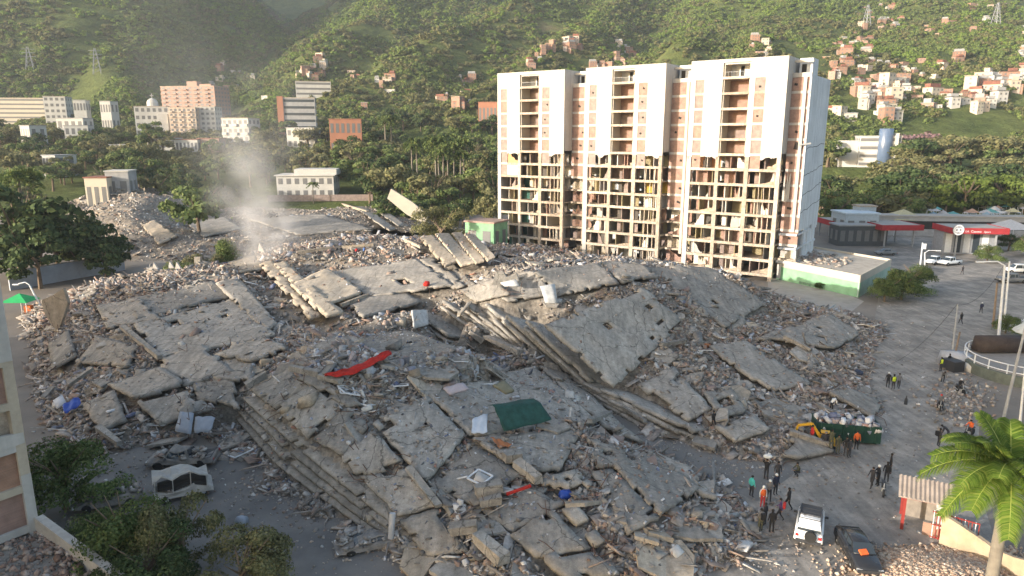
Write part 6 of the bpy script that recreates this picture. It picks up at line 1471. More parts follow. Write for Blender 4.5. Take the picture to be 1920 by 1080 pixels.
cloth('mattress', 'white mattress leaning between heaps above the red cloth', 'mattress', [(772,606,0.9),(800,602,0.9),(803,620,0.0),(774,624,0.0)], plain('white_mattress', (0.45, 0.445, 0.43), 0.85, 0.2), 6, 4, 0.02, 0.4, thick=0.2)
cloth('white_board', 'white board on the ridge of the stepped collapsed block', 'board', [(938,545),(968,540),(975,552),(945,558)], M['white_mattress'], 3, 3, 0.02, 0.9, thick=0.06)
cloth('white_board', 'folded white board beside the top roof plate of the stepped block', 'board', [(1012,565,0.5),(1040,560,0.6),(1046,585,0),(1022,588,0)], M['white_mattress'], 3, 3, 0.03, 1.0, thick=0.06)
for px, py, lab in ((655,742,'square white window frame below the red cloth'),(690,757,'white window frame near the left rim of the nearest heap'),(750,722,'tilted white window frame right of the red cloth'),(865,668,'white window frame in the household debris'),(920,678,'small white window frame at the edge of the debris'),(650,735,'white window frame leaning at the end of the red cloth'),(450,830,'white window frame lying above the wrecked bus'),(900,900,'bent dark window frame amid brick rubble'),(615,642,'white window frame on the dark slope behind the heap')):
    q = site_hit(px, py); z, t_, nn = surf(q.x, q.y); o = MB(); w, h = 0.55+rng.random()*0.35, 0.45+rng.random()*0.25
    for a, b in (((-w,-h),(w,-h)),((w,-h),(w,h)),((w,h),(-w,h)),((-w,h),(-w,-h))): o.bar((*a,0),(*b,0),.12,.08)
    f = o.build('window_frame', M['steel_white'], None, (q.x, q.y, z+0.22)); f.rotation_euler = (rng.normal()*0.22, rng.normal()*0.22, rng.random()*3); tag(f, lab, 'window frame', 'loose window frames')
for px, py, lab, col in ((955,918,'white crumpled sack near the red rod', 'white_mattress'),(800,707,'white oval lid in the household debris','white_mattress'),(1060,925,'bright blue bag near the square slab holes','blue_plastic'),(688,770,'white fridge lying on the left rim','white_mattress'),(1006,768,'black tank on the top slab','dark_plastic'),(955,800,'black bundle by the tarpaulin','dark_plastic'),(1610,697,'dark blue bundle at the right foot of the heap','navy_bundle'),(1325,645,'rust brown board on the right heap','rust_cloth'),(800,545,'small red bucket on the shaded ridge','red_fabric'),(455,985,'pale turquoise sheet by the yard','zinc_sheet'),(1268,1030,'white toilet bowl in the front brick rubble','white_mattress'),(1305,965,'grey slab block at the corner of the front rubble','concrete')):
    if col == 'navy_bundle': plain('navy_bundle', (0.03, 0.04, 0.07), 0.8)
    q = site_hit(px, py); z, t_, nn = surf(q.x, q.y); V, Fq = piece_cloud(np.zeros((1,3)), np.array([[0.85, 0.65, 0.45]]), 0.3, 0.3)
    b_ = bmesh.new(); me = np_mesh('bundle', V, Fq, M[col]); b_.from_mesh(me); bmesh.ops.bevel(b_, geom=b_.edges[:], offset=0.09, segments=1, affect='EDGES'); b_.to_mesh(me); b_.free()
    nm = lab.split()[-1] if False else {'sack':'sack','lid':'lid','bag':'bag','fridge':'fridge','tank':'tank','bundle':'bundle','board':'board','bucket':'bucket','sheet':'plastic_sheet','toilet':'toilet','slab':'concrete_block'}[next(w for w in ('sack','lid','bag','fridge','tank','bundle','board','bucket','toilet','slab','sheet') if w in lab.replace('top slab','').replace('square slab',''))]
    tag(link(nm, me, None, (q.x, q.y, z+0.3)), lab, nm.replace('_', ' '))
q = site_hit(950, 945); q2 = site_hit(995, 930); tag(MB().bar(Vector((0,0,0)), q2-q, .16).build('red_rod', M['red_fabric'], None, q+Vector((0,0,.6))), 'red rod lying across brick rubble on the nearest heap', 'rod')
q = site_hit(747, 985); tag(MB().tube([(0,0,-1.0),(0.1,0,0.1),(0.15,0.1,0.7)], .2, 10).build('duct', plain('duct_metal', (0.42,0.42,0.43), 0.4), None, q+Vector((-0.4,-0.6,.3))), 'short pale corrugated duct hanging at the front rim of the heap', 'duct')

# ================================================================== STREET, RIGHT SIDE
# green-walled low building
ga, gb, gc = G(1468, 543, 0), G(1616, 560, 0), G(1664, 520, 0)
ga = Vector((49.2, 126.5, 0)); gb = Vector((57.0, 111.2, 0)); gc = Vector((70.2, 126.4, 0)); gd = ga + gc - gb
gr = empty('green_building', ga, 0, 'low flat roofed building with mint green wall beside the tower', 'building'); rel = [p - ga for p in (ga, gb, gc, gd)]
green = mat('mint_green_paint', (0.20, 0.37, 0.22), 0.85, 0.18, 0.5, 0.1); ctop = M['cream_wall']; HG = 3.4
def quadwall(name, m, a, b, z0, z1, th, par):
    d = (b-a).normalized(); nrm = Vector((-d.y, d.x, 0))*th; mb = MB(); mb.add([(*p.xy, z) for z in (z0, z1) for p in (a, b, b+nrm, a+nrm)], BOXF); return mb.build(name, m, par)
cen = sum(rel, Vector())/4
def inn(p, k): return p + (cen-p).normalized()*k
for i in range(4):
    a, b = rel[i], rel[(i+1) % 4]
    quadwall('wall', green if i == 0 else plain('faded_green', (0.30, 0.40, 0.33), 0.85, 0.15, 0.5), a, b, 0, HG*0.72, 0.25, gr); quadwall('wall_top', ctop, a, b, HG*0.72+.002, HG+0.35, 0.25, gr)
MB().add([(*inn(p, 0.5).xy, HG) for p in rel] + [(*inn(p, 0.5).xy, HG-0.2) for p in rel], [(0,1,2,3),(7,6,5,4),(0,4,5,1),(1,5,6,2),(2,6,7,3),(3,7,4,0)]).build('roof', mat('dusty_roof', (0.38,0.34,0.29), 0.9, 0.2, 0.6), gr)
o = quadwall('graffiti_band', mat('dark_graffiti', (0.12, 0.20, 0.13), 0.9, 0.4, 2.0), rel[0].lerp(rel[1], 0.3)-Vector((.0,.03,0)), rel[0].lerp(rel[1], 0.62)-Vector((.0,.03,0)), 0.1, 0.55, 0.02, gr)
pos = np.array([tuple(inn(rel[0].lerp(rel[3], rng.random()*0.9).lerp(rel[1].lerp(rel[2], rng.random()*0.9), rng.random()**2*0.7), 0.8).xy)+(HG+.05,) for _ in range(260)]); V, Fq = piece_cloud(pos, rng.uniform(.1,.8,(260,1))*np.array([[1.4,1,.4]]), .4); o = link('roof_debris', np_mesh('roof_debris', V, Fq, M['rubble']), gr); o['kind'] = 'stuff'
# mint walled shed left of the tower
block('shed', 'small mint green walled building left of the tower foot', 'shed', 866, 932, 418, 452, 148, 6, green, 1, 2, -0.5, roof=mat('shed_roof', (0.3,0.22,0.19), 0.9, 0.2, 1.0))
# filling station canopies and shop
red = plain('canopy_red', (0.28, 0.03, 0.035), 0.7, 0.15, 0.5); roofm = plain('canopy_top', (0.30, 0.285, 0.265), 0.8, 0.1, 0.4)
def canopy(px0, px1, py, Y, dep, label, sign=None, rz=0.0):
    a, b = AT(px0, py, Y), AT(px1, py, Y); w = (b-a).length; t = empty('canopy', (a.x, Y, 0), rz, label, 'canopy'); z = a.z
    boxpart('fascia', red, t, 0, w, -0.12, 0, z-1.3, z); boxpart('fascia_side', red, t, -0.12, 0, -0.12, dep, z-1.3, z); boxpart('fascia_side', red, t, w, w+.12, -0.12, dep, z-1.3, z)
    boxpart('roof', roofm, t, 0.01, w-.01, 0.01, dep, z-0.5, z-0.12)
    for x in (w*0.15, w*0.85):
        for y in (1, dep-1.2): boxpart('post', M['steel_grey'], t, x-.15, x+.15, y, y+.3, 0, z-0.5)
    return t, w, z
canopy(1655, 1732, 422, 163, 10, 'filling station canopy with red fascia behind the green building')
canopy(1560, 1588, 414, 176, 9, 'part of a second red canopy farther left behind the station')
t, w, z = canopy(1786, 1885, 427, 151, 9, 'red shop canopy with white logo and sign lettering', rz=-0.12)
boxpart('shop_wall', plain('shop_wall', (0.25,0.26,0.28), 0.8), t, 0.3, w-.3, 4.0, 8.8, 0, z-0.6)
for i in range(5): boxpart('shop_window', M['glass_dark'] if i % 2 else M['steel_white'], t, 0.8+i*w/6, 0.8+(i+0.7)*w/6, 3.94, 4.0, 0.3, z-1.8)
lg = MB()
for k in range(40):
    a = k/40*6.283; a2 = (k+1)/40*6.283
    for r0, r1, cx_ in ((0.85, 1.12, 0), (0.30, 0.52, -0.32), (0.30, 0.52, 0.32)):
        lg.add([(cx_+r0*math.cos(a), 0, r0*math.sin(a)), (cx_+r1*math.cos(a), 0, r1*math.sin(a)), (cx_+r1*math.cos(a2), 0, r1*math.sin(a2)), (cx_+r0*math.cos(a2), 0, r0*math.sin(a2))], [(0,1,2,3)])
lg.build('logo', M['steel_white'], t, (1.2, -0.3, z-0.45)); MB().lathe([(1.18,-.1),(1.2,0),(1.18,.1)], 24).build('logo_disc', plain('logo_grey', (0.20,0.20,0.22), 0.5), t, (1.2, -0.16, z-0.45)).rotation_euler = (R(90), 0, 0)
def text(body, par, loc, size, m, rot=(R(90), 0, 0)):
    cu = bpy.data.curves.new('sign_lettering', 'FONT'); cu.body = body; cu.size = size; cu.extrude = 0.01; ob_ = bpy.data.objects.new('tmp_text', cu); C.objects.link(ob_); bpy.context.view_layer.update()
    me = bpy.data.meshes.new_from_object(ob_.evaluated_get(bpy.context.evaluated_depsgraph_get())); bpy.data.objects.remove(ob_); me.materials.clear(); me.materials.append(m); o = link('sign_lettering', me, par, loc); o.rotation_euler = rot; return o
text('LA', t, (2.7, -0.14, z-0.95), 0.62, M['steel_white']); text('Casona', t, (3.8, -0.14, z-0.98), 0.72, M['steel_white']); text('Sport', t, (6.5, -0.14, z-1.0), 0.6, M['steel_white'])
# long wall and sheds behind the station
block('wall_building', 'long low concrete wall building behind the filling station', 'building', 1640, 1990, 408, 428, 182, 5, roof_grey, 1, 14, -0.12, 'bands', roof=roofm, win=M['dark_void'])
block('shed', 'pale blue roofed shed behind the left canopy', 'shed', 1583, 1645, 402, 440, 170, 8, plain('pale_blue_sheet', (0.35,0.40,0.44), 0.6), 1, 3, 0.0, roof=plain('pale_blue_roof', (0.45,0.52,0.58), 0.5))
block('water_tank', 'pale blue box tank on a frame above the shed roof', 'tank', 1612, 1642, 388, 402, 176, 4, M['pale_blue_sheet'], 1, 1, 0.0)
block('shop', 'dark walled single storey shop under the left canopy', 'shop', 1570, 1662, 424, 462, 166, 5, plain('dark_shop', (0.07,0.075,0.08), 0.7), 1, 6, 0.0, roof=roof_grey)
def tent(px, py, Y, w, h, m, label, name='market_tent', cat='tent', group='tents and stalls in the park'):
    p = AT(px, py, Y); zb = 0 if Y < 244 else hz(p.x, Y); t = empty(name, (p.x, Y, zb), rng.normal()*0.3, label, cat, group); hh = max(2.0, p.z-zb)
    MB().add([(-w/2,-w/2,hh*0.62),(w/2,-w/2,hh*0.62),(w/2,w/2,hh*0.62),(-w/2,w/2,hh*0.62),(0,0,hh)], [(0,1,4),(1,2,4),(2,3,4),(3,0,4),(3,2,1,0)]).build('canopy', m, t)
    for sx in (-1, 1):
        for sy in (-1, 1): MB().bar((sx*w*.48, sy*w*.48, 0), (sx*w*.48, sy*w*.48, hh*0.62), .1).build('post', M['steel_white'], t)
tent(1695, 392, 188, 9, 5, plain('tent_cream', (0.36,0.34,0.22), 0.8), 'cream pointed tent behind the filling station canopy'); tent(1895, 411, 172, 8, 5, plain('tent_white', (0.42,0.42,0.43), 0.8), 'white pointed tent behind the red shop')
cl = [M['tent_white'], plain('tent_blue', (0.16,0.25,0.32), 0.8), plain('tent_turquoise', (0.08,0.24,0.25), 0.8), M['tent_cream'], plain('tent_brown', (0.30,0.20,0.15), 0.8), plain('tent_grey', (0.33,0.33,0.34), 0.8)]
for i in range(30):
    tent(*(lambda px_, Y_: (px_, 540 - F*math.tan(PITCH - math.atan((CAM_H-rng.uniform(2.2, 3.4))/Y_)), Y_))(rng.uniform(1745, 1950), rng.uniform(205, 243)), rng.uniform(2.2, 4.5), 3, cl[rng.integers(0, 6)] if i else cl[2], 'small stall or shelter crowded in the park at far right' if i else 'turquoise stall in the crowded park at far right')
# poles and lamps
def pole(base, top, r, label, m=None, arm=None, name='utility_pole', cat='pole', group=None):
    t = empty(name, base, 0, label, cat, group); d = Vector(top)-Vector(base); MB().tube([(0,0,-.2), d*0.5, d], [r*1.2, r, r*0.8], 7).build('shaft', m or M['steel_white'], t)
    if arm:
        d2 = d + Vector(arm); MB().tube([d, d + Vector(arm)*0.35 + Vector((0,0,.5)), d2+Vector((0,0,.45))], r*0.6, 6).build('arm', m or M['steel_white'], t)
        MB().obox(d2 + Vector(arm).normalized()*0.4 + Vector((0,0,.42)), (0.9, 0.3, 0.15), (0, 0, math.atan2(arm[1], arm[0]))).build('lamp_head', M['steel_white'], t)
def pp(px, pyb, pyt, dx=0): b = G(px, pyb); return b, AT(px+dx, pyt, b.y)
b, t_ = pp(1725, 502, 455, 5); pole(b, t_, .14, 'white pole with small sign left of the white pickups')
MB().box(-.4,.4,-.05,.05,-.9,.2).build('sign_plate', M['steel_white'], bpy.data.objects[-1] if False else [o for o in C.objects if o.name.startswith('utility_pole')][-1], t_-b+Vector((.4,0,-.4)))
b, t_ = pp(1734, 505, 474, 0); pole(b, t_, .12, 'street lamp with white arm beside the white pickups', arm=(2.2,0,0), name='street_lamp', cat='street lamp')
b, t_ = pp(1872, 636, 498, 12); pole(b, t_, .16, 'tall curved street lamp at the right side of the street', M['steel_white'], arm=(-2.6,0.3,0), name='street_lamp', cat='street lamp')
b, t_ = pp(1882, 620, 490, 11); pole(b, t_, .13, 'tall white pole right of the curved street lamp')
b, t_ = pp(1862, 612, 530, 8); pole(b, t_, .14, 'wooden pole with transformer left of the curved street lamp', M['wood_pole'])
b, t_ = pp(1784, 676, 570, 12); pole(b, t_, .10, 'thin leaning pole beside the covered white stack', M['steel_grey'])
b, t_ = pp(1788, 678, 622, 12); pole(b, t_, .11, 'short leaning wooden pole beside the covered white stack', M['wood_pole'])
b, t_ = pp(1880, 790, 600, 46); pole(b, t_, .13, 'leaning dark pole in front of the white railing', M['steel_grey'])
b, t_ = pp(1912, 800, 690, 10); pole(b, t_, .10, 'white leaning pole rising behind the palm fronds')
b = G(80, 582, 0.5); t_ = AT(55, 534, b.y); pole(b, t_, .14, 'leaning double armed street lamp beside the green parasol', M['steel_white'], arm=(-1.6,0,-.3), name='street_lamp', cat='street lamp')
for i, (px, pb, pt) in enumerate(((125,358,338),(294,352,322),(682,378,350),(790,372,352),(795,374,350),(842,372,355),(885,372,354),(922,372,352),(518,372,342))):
    b, t_ = pp(px, pb, pt); pole(b, t_, .16, 'slim white pole behind the rubble field', group='slim poles behind the rubble')
p = G(1698, 758); tag(MB().lathe([(.16,0),(.14,.5),(.05,.75),(.04,.9)], 10).build('bollard', M['dark_plastic'], None, p), 'small dark traffic post alone in the street', 'bollard')
# overhead cables across the street
cb = []
for (a, b2) in (((1795,570,70),(1640,690,78)), ((1885,492,92),(1795,572,70))):
    A, B = AT(*a), AT(*b2) if b2[2] > 0 else None; pts = [A.lerp(B, t) - Vector((0,0,1.6*4*t*(1-t))) for t in np.linspace(0, 1, 12)]; o0 = pts[0].copy()
    tag(MB().tube([p-o0 for p in pts], .02, 4).build('overhead_cable', M['rubber'], None, o0), 'thin overhead cable hanging across the street ' + ('from the leaning pole' if a[0] == 1795 else 'from the tall white pole'), 'cable')
# covered white stack
st_ = empty('covered_stack', G(1805, 690), 0.2, 'stack of goods under pale grey and white sheets by the poles', 'stack'); boxpart('crate', M['dark_plastic'], st_, -2.4, -1.0, -1.2, 0.6, 0, 1.2)
link('grey_cover', loft([[(-1.2,-.2,0),(1.6,-.2,0),(1.5,-.2,1.1),(-1.0,-.1,1.3)], [(-1.3,1,0),(1.7,1,0),(1.4,1,1.5),(-.9,1,1.7)], [(-1.2,2.6,0),(1.6,2.6,0),(1.2,2.6,1.3),(-.9,2.5,1.4)]], 'grey_cover', plain('grey_cover', (0.36,0.37,0.40), 0.7)), st_)
link('white_cover', loft([[(-.6,-1.6,0),(1.9,-1.5,0),(1.8,-1.5,.6),(-.5,-1.6,.7)], [(-.6,-.9,0),(2.0,-.8,0),(1.9,-.8,.9),(-.5,-.9,.9)], [(-.6,-.3,0),(1.9,-.3,0),(1.8,-.3,.8),(-.5,-.3,.8)]], 'white_cover', M['white_mattress']), st_)
# round terrace with railing
tr_c = G(1925, 700); rad = 6.2
rt = empty('round_terrace', tr_c, 0, 'raised round terrace with white railing at the right edge', 'terrace'); MB().lathe([(rad,0),(rad,1.15),(rad-.3,1.2),(0.1,1.2)], 40).build('base_wall', plain('terrace_dark_green', (0.10,0.115,0.10), 0.85, 0.2), rt); MB().lathe([(rad-.35,1.2),(rad-.4,1.26),(0.1,1.26)], 40).build('deck', plain('terrace_deck', (0.24,0.22,0.20), 0.9), rt)
rl = MB(); N = 40
for k in range(N):
    a, a2 = k/N*6.283, (k+1)/N*6.283; A, B = [(rad-.15)*Vector((math.cos(q), math.sin(q), 0)) for q in (a, a2)]
    for z in (2.25, 1.5): rl.bar(A+Vector((0,0,z)), B+Vector((0,0,z)), .09)
rl.build('handrail', M['steel_white'], rt)
for k in range(0, N, 2): MB().bar(((rad-.15)*math.cos(k/N*6.283), (rad-.15)*math.sin(k/N*6.283), 1.2), ((rad-.15)*math.cos(k/N*6.283), (rad-.15)*math.sin(k/N*6.283), 2.3), .1).build('railing_post', M['steel_white'], rt)
bt = empty('brown_canopy', tr_c + Vector((0, 3.2, 1.26)), 0, 'low dark brown rounded awning on the round terrace', 'awning'); link('cover', loft([[(-3.4,0,.2),(3.6,0,.2),(3.4,.1,1.5),(-3.2,.1,1.5)], [(-3.6,1.2,.2),(3.8,1.2,.2),(3.4,1.2,1.9),(-3.3,1.2,1.9)], [(-3.0,2.2,.2),(3.2,2.2,.2),(3.0,2.1,1.6),(-2.8,2.1,1.6)]], 'cover', plain('brown_canvas', (0.045,0.034,0.03), 0.8, 0.3, 1.0)), bt)
um = empty('white_umbrella', G(1935, 668), 0, 'large pale sunshade cut by the right edge above the terrace', 'sunshade'); MB().lathe([(2.4,3.0),(2.2,3.3),(1.2,4.1),(.1,4.6)], 10).build('canopy', plain('umbrella_pale', (0.45,0.47,0.46), 0.8), um); MB().tube([(0,0,0),(0,0,4.5)], .06, 6).build('pole', M['steel_white'], um)
fe = empty('white_fence', G(1893, 618), 0, 'white picket fence section above the terrace at right', 'fence'); mb = MB()
for z in (.3, 1.2): MB().bar((0,0,z), (9,2,z), .07).build('rail', M['steel_white'], fe)
for i in range(22): MB().bar((i*.41, i*.091, 0), (i*.41, i*.091, 1.4), .06).build('picket', M['steel_white'], fe)
# street clutter along the kerb by the terrace
pos = []
for _ in range(420):
    q = G(rng.normal(1800, 30), rng.normal(750, 22)); pos.append((q.x, q.y, 0.1))
pos = np.array(pos); V, Fq = piece_cloud(pos, rng.uniform(.05,.3,(len(pos),1))*np.array([[1.2,1,.7]])); tag(link('kerb_debris', np_mesh('kerb_debris', V, Fq, M['rubble'])), 'swept debris and rags heaped along the kerb by the terrace', 'debris', kind='stuff')
# gatehouse kiosk with corrugated roof and red posts
kq = empty('gatehouse', G(1722, 985), R(-28), 'small gatehouse with corrugated beige roof and red posts', 'gatehouse'); kq.scale = (.74,.74,.9); redp = plain('red_post_paint', (0.20,0.025,0.02), 0.7)
for x, y in ((-1.4,-1.4),(1.6,-1.4),(-1.4,1.6),(1.6,1.6)): boxpart('post', redp, kq, x-.13, x+.13, y-.13, y+.13, 0, 2.9)
rfm = mat('corrugated_sheet', (0.25,0.21,0.18), 0.7, 0.2, 1.0)
for i in range(12):
    x = -2.0+i*.36; MB().add([(x,-2.1,2.85),(x+.18,-2.1,2.95),(x+.36,-2.1,2.85),(x,0.1,3.75),(x+.18,0.1,3.85),(x+.36,0.1,3.75),(x,-2.1,2.8),(x+.36,-2.1,2.8),(x,.1,3.7),(x+.36,.1,3.7)], [(0,1,4,3),(1,2,5,4),(6,8,9,7),(0,6,7,2,1),(3,4,5,9,8),(0,3,8,6),(2,7,9,5)]).build('roof_sheet', rfm, kq)
    MB().add([(x,2.3,2.85),(x+.18,2.3,2.95),(x+.36,2.3,2.85),(x,0.12,3.75),(x+.18,0.12,3.85),(x+.36,0.12,3.75)], [(3,4,1,0),(4,5,2,1)]).build('roof_sheet', rfm, kq)
boxpart('lintel', redp, kq, -1.5, 1.7, -1.5, -1.3, 2.55, 2.8); boxpart('low_wall', M['brick_orange'], kq, 0.2, 1.7, -1.5, -1.3, 0, 1.0); boxpart('back_wall', plain('kiosk_wall', (0.22,0.19,0.16), 0.9, 0.2), kq, -1.3, 1.5, 1.4, 1.6, 0, 2.7)
MB().add([(1.0,-1.75,2.7),(1.5,-1.8,2.7),(1.6,-1.75,0.9),(1.2,-1.7,0.7),(1.0,-1.7,2.7),(1.5,-1.74,2.7),(1.6,-1.7,.9),(1.2,-1.66,.7)], [(0,1,2,3),(7,6,5,4),(0,4,5,1),(1,5,6,2),(2,6,7,3),(3,7,4,0)]).build('hanging_cloth', M['white_mattress'], kq)
gt = empty('red_gate', G(1742, 1010), R(-40), 'red barred gate leaf leaning beside the gatehouse', 'gate')
for z in (.2, 1.1, 2.0): MB().bar((0,0,z), (2.6,0,z+.05), .07).build('rail', redp, gt)
for i in range(14): MB().bar((.1+i*.19,0,.1), (.1+i*.19,0,2.1), .045).build('bar', M['steel_white'] if i % 3 == 0 else redp, gt)
# curved cream wall below the palm
cw = empty('curved_wall', G(1840, 1030), 0, 'curved cream boundary wall swooping below the palm', 'wall'); wp = [(1768,965,2.2),(1800,985,2.0),(1830,1005,1.6),(1865,1030,1.5),(1900,1045,1.9),(1940,1055,2.4)]
tops = [G(px, py, z) for px, py, z in wp]
for i in range(len(tops)-1):
    a, b = tops[i]-cw.location, tops[i+1]-cw.location; d = (b-a).normalized(); nn = Vector((-d.y, d.x, 0)).normalized()*.3
    MB().add([(a.x,a.y,0),(b.x,b.y,0),(b.x+nn.x,b.y+nn.y,0),(a.x+nn.x,a.y+nn.y,0),(a.x,a.y,a.z),(b.x,b.y,b.z),(b.x+nn.x,b.y+nn.y,b.z),(a.x+nn.x,a.y+nn.y,a.z)], BOXF).build('wall_section', plain('ochre_wall', (0.36,0.28,0.19), 0.9, 0.2, 0.8), cw)
# sunlit rubble in the bottom right corner
pos = []
for _ in range(13000):
    q = G(rng.normal(1770, 75), 1085 + abs(rng.normal(0, 30)) - 65*rng.random()); h = 1.3*math.exp(-((q.x-26.5)/4.2)**2-((q.y-35.5)/3.0)**2); pos.append((q.x, q.y, h+.02))
pos = np.array(pos); s = .03+.19*rng.random(len(pos))**3; V, Fq = piece_cloud(pos, s[:,None]*np.array([[1.2,1,.7]])); tag(link('brick_spoil', np_mesh('brick_spoil', V, Fq, island_mat('sandy_rubble', [(0,(.30,.20,.14)),(.5,(.42,.31,.23)),(1,(.5,.42,.33))]))), 'sunlit sandy brick rubble in the bottom right corner', 'rubble', kind='stuff')
mx_, my_ = np.meshgrid(np.linspace(17, 36, 50), np.linspace(28, 42, 40)); mz_ = 1.3*np.exp(-((mx_-26.5)/4.2)**2-((my_-35.5)/3.0)**2) - .08 + fbm(mx_, my_, 3)*.35*np.exp(-((mx_-26.5)/5)**2-((my_-35.5)/4)**2)
ii = np.arange(mx_.size).reshape(mx_.shape); tag(link('spoil_mound', np_mesh('spoil_mound', np.stack([mx_, my_, mz_], -1).reshape(-1,3), np.stack([ii[:-1,:-1],ii[:-1,1:],ii[1:,1:],ii[1:,:-1]],-1).reshape(-1,4), mat('sandy_earth', (.34,.26,.19), .95, .2, 1.0, .4, 4), True)), kind='structure')
# the palm
pc = AT(1893, 868, 30); pt = empty('royal_palm', (pc.x+.05, 30, 0), 0, 'sunlit palm with arching bright green fronds at right', 'palm tree')
MB().tube([(0,0,-.2),(0,0,3),(.05,0,pc.z-2.4)], [.34,.31,.26], 10).build('trunk', M['palm_trunk'], pt, None, True)
MB().tube([(.05,0,pc.z-2.4),(.02,0,pc.z-1.6),(0,0,pc.z-.4),(0,0,pc.z)], [.26,.32,.2,.08], 10).build('crownshaft', plain('crownshaft_green', (.16,.25,.03), .5), pt, None, True)
palm_leaf = island_mat('palm_leaflets', [(0,(.06,.115,.015)),(.5,(.11,.18,.024)),(1,(.19,.235,.045))], .75, .15, 2.0, .35); rach = plain('palm_rachis', (.20,.24,.05), .6)
def frond(az, el, ln, droop, roll=0.0):
    root = Vector((0,0,pc.z-.25)); hdir = Vector((math.cos(az), math.sin(az), 0)); pts = []
    for i in range(15):
        t = i/14; pts.append(root + hdir*(ln*t*math.cos(el)*(1-.12*t)) + Vector((0,0,ln*t*math.sin(el) - droop*0.78*t*t)))
    f = MB().tube(pts, [.05-.042*i/14 for i in range(15)], 5).build('frond', rach, pt)
    side = hdir.cross(Vector((0,0,1))); V, Fq = [], []
    for i in range(130):
        t = .10 + .90*i/129; k = min(13, int(t*14)); p = pts[k].lerp(pts[k+1], t*14-k); d = (pts[k+1]-pts[k]).normalized(); up = side.cross(d)
        L_ = (.34 + .62*math.sin(math.pi*min(1, .15+t*.8)))*(ln/4.6)
        for s_ in (-1, 1):
            dirv = (side*s_*.9 + d*.55 + up*rng.uniform(.0,.35)).normalized(); w = d*.02; drop = Vector((0,0,-.34*L_))
            b0 = len(V); m1 = p + dirv*L_*.55; e = p + dirv*L_ + drop
            V += [p-w, p+w, m1+w*1.2, m1-w*1.2, e+w*.2, e-w*.2]; Fq += [(b0,b0+1,b0+2,b0+3),(b0+3,b0+2,b0+4,b0+5)]
    link('leaflets', np_mesh('leaflets', np.array([tuple(v) for v in V]), np.array(Fq), palm_leaf), f)
for az, el, ln, dr in ((200,.95,4.3,2.4),(172,.55,4.6,2.6),(150,.75,4.2,2.5),(215,.28,4.4,2.8),(238,.1,4.0,2.9),(190,.05,3.8,3.0),(265,.35,3.8,2.6),(120,1.1,4.0,1.8),(60,.9,4.2,2.2),(20,.6,4.4,2.5),(320,.6,4.2,2.6),(290,.9,4.0,2.4),(184,.75,4.5,2.2),(160,.3,4.3,2.9),(226,.62,4.3,2.4),(250,.75,4.0,2.2),(205,.45,4.6,2.6)): frond(R(az), el, ln, dr)
# left side: parasol and low wall behind
pa = empty('green_parasol', G(42, 588, .2), 0, 'bright green parasol with orange items under it at left', 'parasol'); MB().add([(-2,-1.6,2.0),(2,-1.6,2.0),(2,1.6,2.0),(-2,1.6,2.0),(0,0,3.1)], [(0,1,4),(1,2,4),(2,3,4),(3,0,4)]).build('canopy', plain('parasol_green', (.02,.32,.10), .7), pa); MB().tube([(0,0,0),(0,0,3.0)], .05, 6).build('pole', M['steel_white'], pa)
for x in (-1.8, 1.8): MB().bar((x,-1.5,0), (x,-1.5,2.0), .06).build('leg', M['steel_white'], pa)
tag(MB().obox((0,0,.6), (1.0,.7,1.2)).build('orange_box', plain('orange_plastic', (.5,.13,.03), .6), None, G(46, 588, .2)+Vector((.6,.2,0))), 'orange box under the green parasol', 'box')
wl = empty('low_wall', G(20, 545), 0, 'long pale grey low wall in front of the dark grove', 'wall'); a = Vector((0,0,0)); b = G(235, 506)-G(20, 545)
quadwall('wall_face', plain('grey_wall', (.33,.36,.40), .85, .15, .5), a, b, 0, 3.2, .3, wl); quadwall('coping', M['concrete'], a+Vector((0,-.05,0)), b+Vector((0,-.05,0)), 3.2, 3.35, .4, wl)
bw = empty('boundary_wall', G(100, 372), 0, 'low pale boundary wall behind the cone shaped heap', 'wall'); quadwall('wall_face', M['grey_wall'], Vector((0,0,0)), G(340, 366)-G(100, 372), 0, 2.6, .3, bw)
bw = empty('boundary_wall', G(400, 386), 0, 'low earth coloured boundary wall below the white house', 'wall'); quadwall('wall_face', M['brick_pale'], Vector((0,0,0)), G(700, 378)-G(400, 386), 0, 2.0, .3, bw)

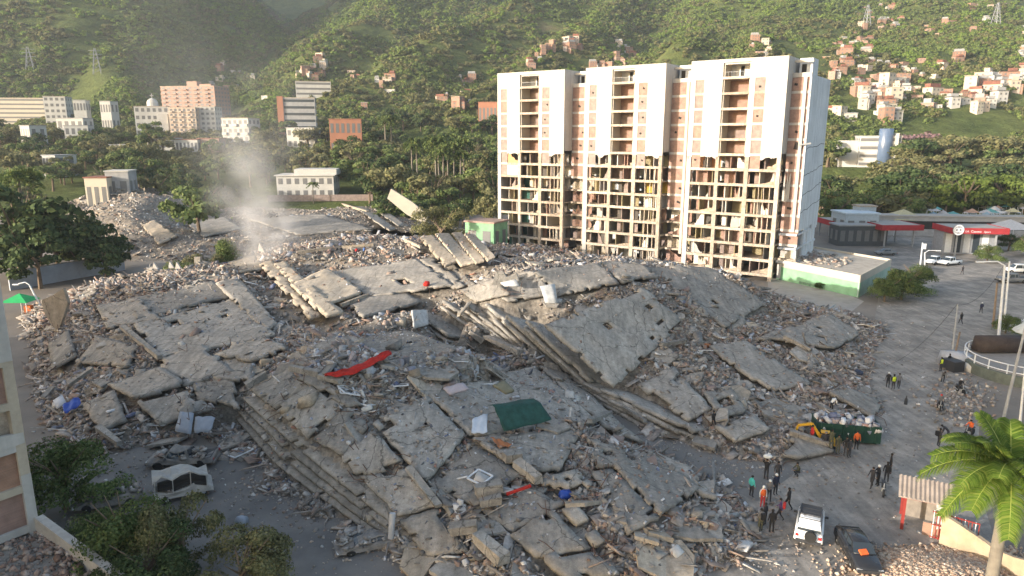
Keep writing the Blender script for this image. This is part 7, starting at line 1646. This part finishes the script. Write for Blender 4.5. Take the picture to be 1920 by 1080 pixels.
# ================================================================== SMOKE AND HAZE
def smoke(name, label, c, scale, dens, nscale, seed, rot=(0,0,0)):
    b_ = bmesh.new(); bmesh.ops.create_icosphere(b_, subdivisions=3, radius=1.0); me = bpy.data.meshes.new(name); b_.to_mesh(me); b_.free(); o = link(name, me, None, c); o.scale = scale; o.rotation_euler = rot
    m = bpy.data.materials.new(name); m.use_nodes = True; t = m.node_tree; n_ = t.nodes; n_.clear(); out = n_.new('ShaderNodeOutputMaterial'); pv = n_.new('ShaderNodeVolumePrincipled'); pv.inputs['Color'].default_value = (.78,.78,.8,1); pv.inputs['Anisotropy'].default_value = .25
    tc = n_.new('ShaderNodeTexCoord'); gr_ = n_.new('ShaderNodeTexGradient'); gr_.gradient_type = 'SPHERICAL'; L(t, tc.outputs['Object'], gr_.inputs[0])
    mp = n_.new('ShaderNodeMapping'); mp.inputs['Location'].default_value = (seed, seed*2, 0); mp.inputs['Scale'].default_value = (1, 1, 1.4); L(t, tc.outputs['Object'], mp.inputs[0])
    nz = n_.new('ShaderNodeTexNoise'); nz.inputs['Scale'].default_value = nscale; nz.inputs['Detail'].default_value = 4; nz.inputs['Distortion'].default_value = .6; L(t, mp.outputs[0], nz.inputs['Vector'])
    r1 = n_.new('ShaderNodeMapRange'); r1.inputs[1].default_value = .42; r1.inputs[2].default_value = .72; L(t, nz.outputs['Fac'], r1.inputs[0])
    r2 = n_.new('ShaderNodeMath'); r2.operation = 'POWER'; r2.inputs[1].default_value = 1.2; L(t, gr_.outputs['Fac'], r2.inputs[0])
    ml = n_.new('ShaderNodeMath'); ml.operation = 'MULTIPLY'; L(t, r1.outputs[0], ml.inputs[0]); L(t, r2.outputs[0], ml.inputs[1])
    m2 = n_.new('ShaderNodeMath'); m2.operation = 'MULTIPLY'; m2.inputs[1].default_value = dens; L(t, ml.outputs[0], m2.inputs[0]); L(t, m2.outputs[0], pv.inputs['Density']); L(t, pv.outputs[0], out.inputs['Volume'])
    me.materials.append(m); return tag(o, label, 'smoke', 'smoke rising from the rubble', 'stuff')
c0 = AT(500, 440, 112); smoke('smoke', 'dense foot of the smoke plume over the collapsed blocks', c0, (6.5, 4.5, 9), .8, 1.6, 3)
c1 = AT(475, 350, 118); smoke('smoke', 'middle of the smoke plume drifting before the trees', c1, (10, 7, 16), .22, 1.5, 7, (0, -.25, 0))
c2 = AT(440, 240, 150); smoke('smoke', 'upper smoke veil before the far apartment houses', c2, (20, 10, 26), .045, 1.4, 11, (0, -.4, 0))
c3 = AT(300, 120, 420); smoke('smoke', 'thin smoke column before the dark valley', c3, (42, 30, 85), .004, 1.3, 15, (0, -.25, 0))
hb_ = bpy.data.objects.new('haze', MB().box(-1170, 1170, -170, 1740, -1, 760).mesh('haze', [])); C.objects.link(hb_)
hmz = bpy.data.materials.new('haze_air'); hmz.use_nodes = True; t = hmz.node_tree; t.nodes.clear(); out = t.nodes.new('ShaderNodeOutputMaterial'); pv = t.nodes.new('ShaderNodeVolumePrincipled'); pv.inputs['Color'].default_value = (.80,.86,.95,1); pv.inputs['Density'].default_value = .00013; pv.inputs['Anisotropy'].default_value = .2; L(t, pv.outputs[0], out.inputs['Volume'])
hb_.data.materials.append(hmz); hb_.display_type = 'WIRE'; tag(hb_, 'thin pale haze filling the air of the valley', 'haze', kind='stuff')
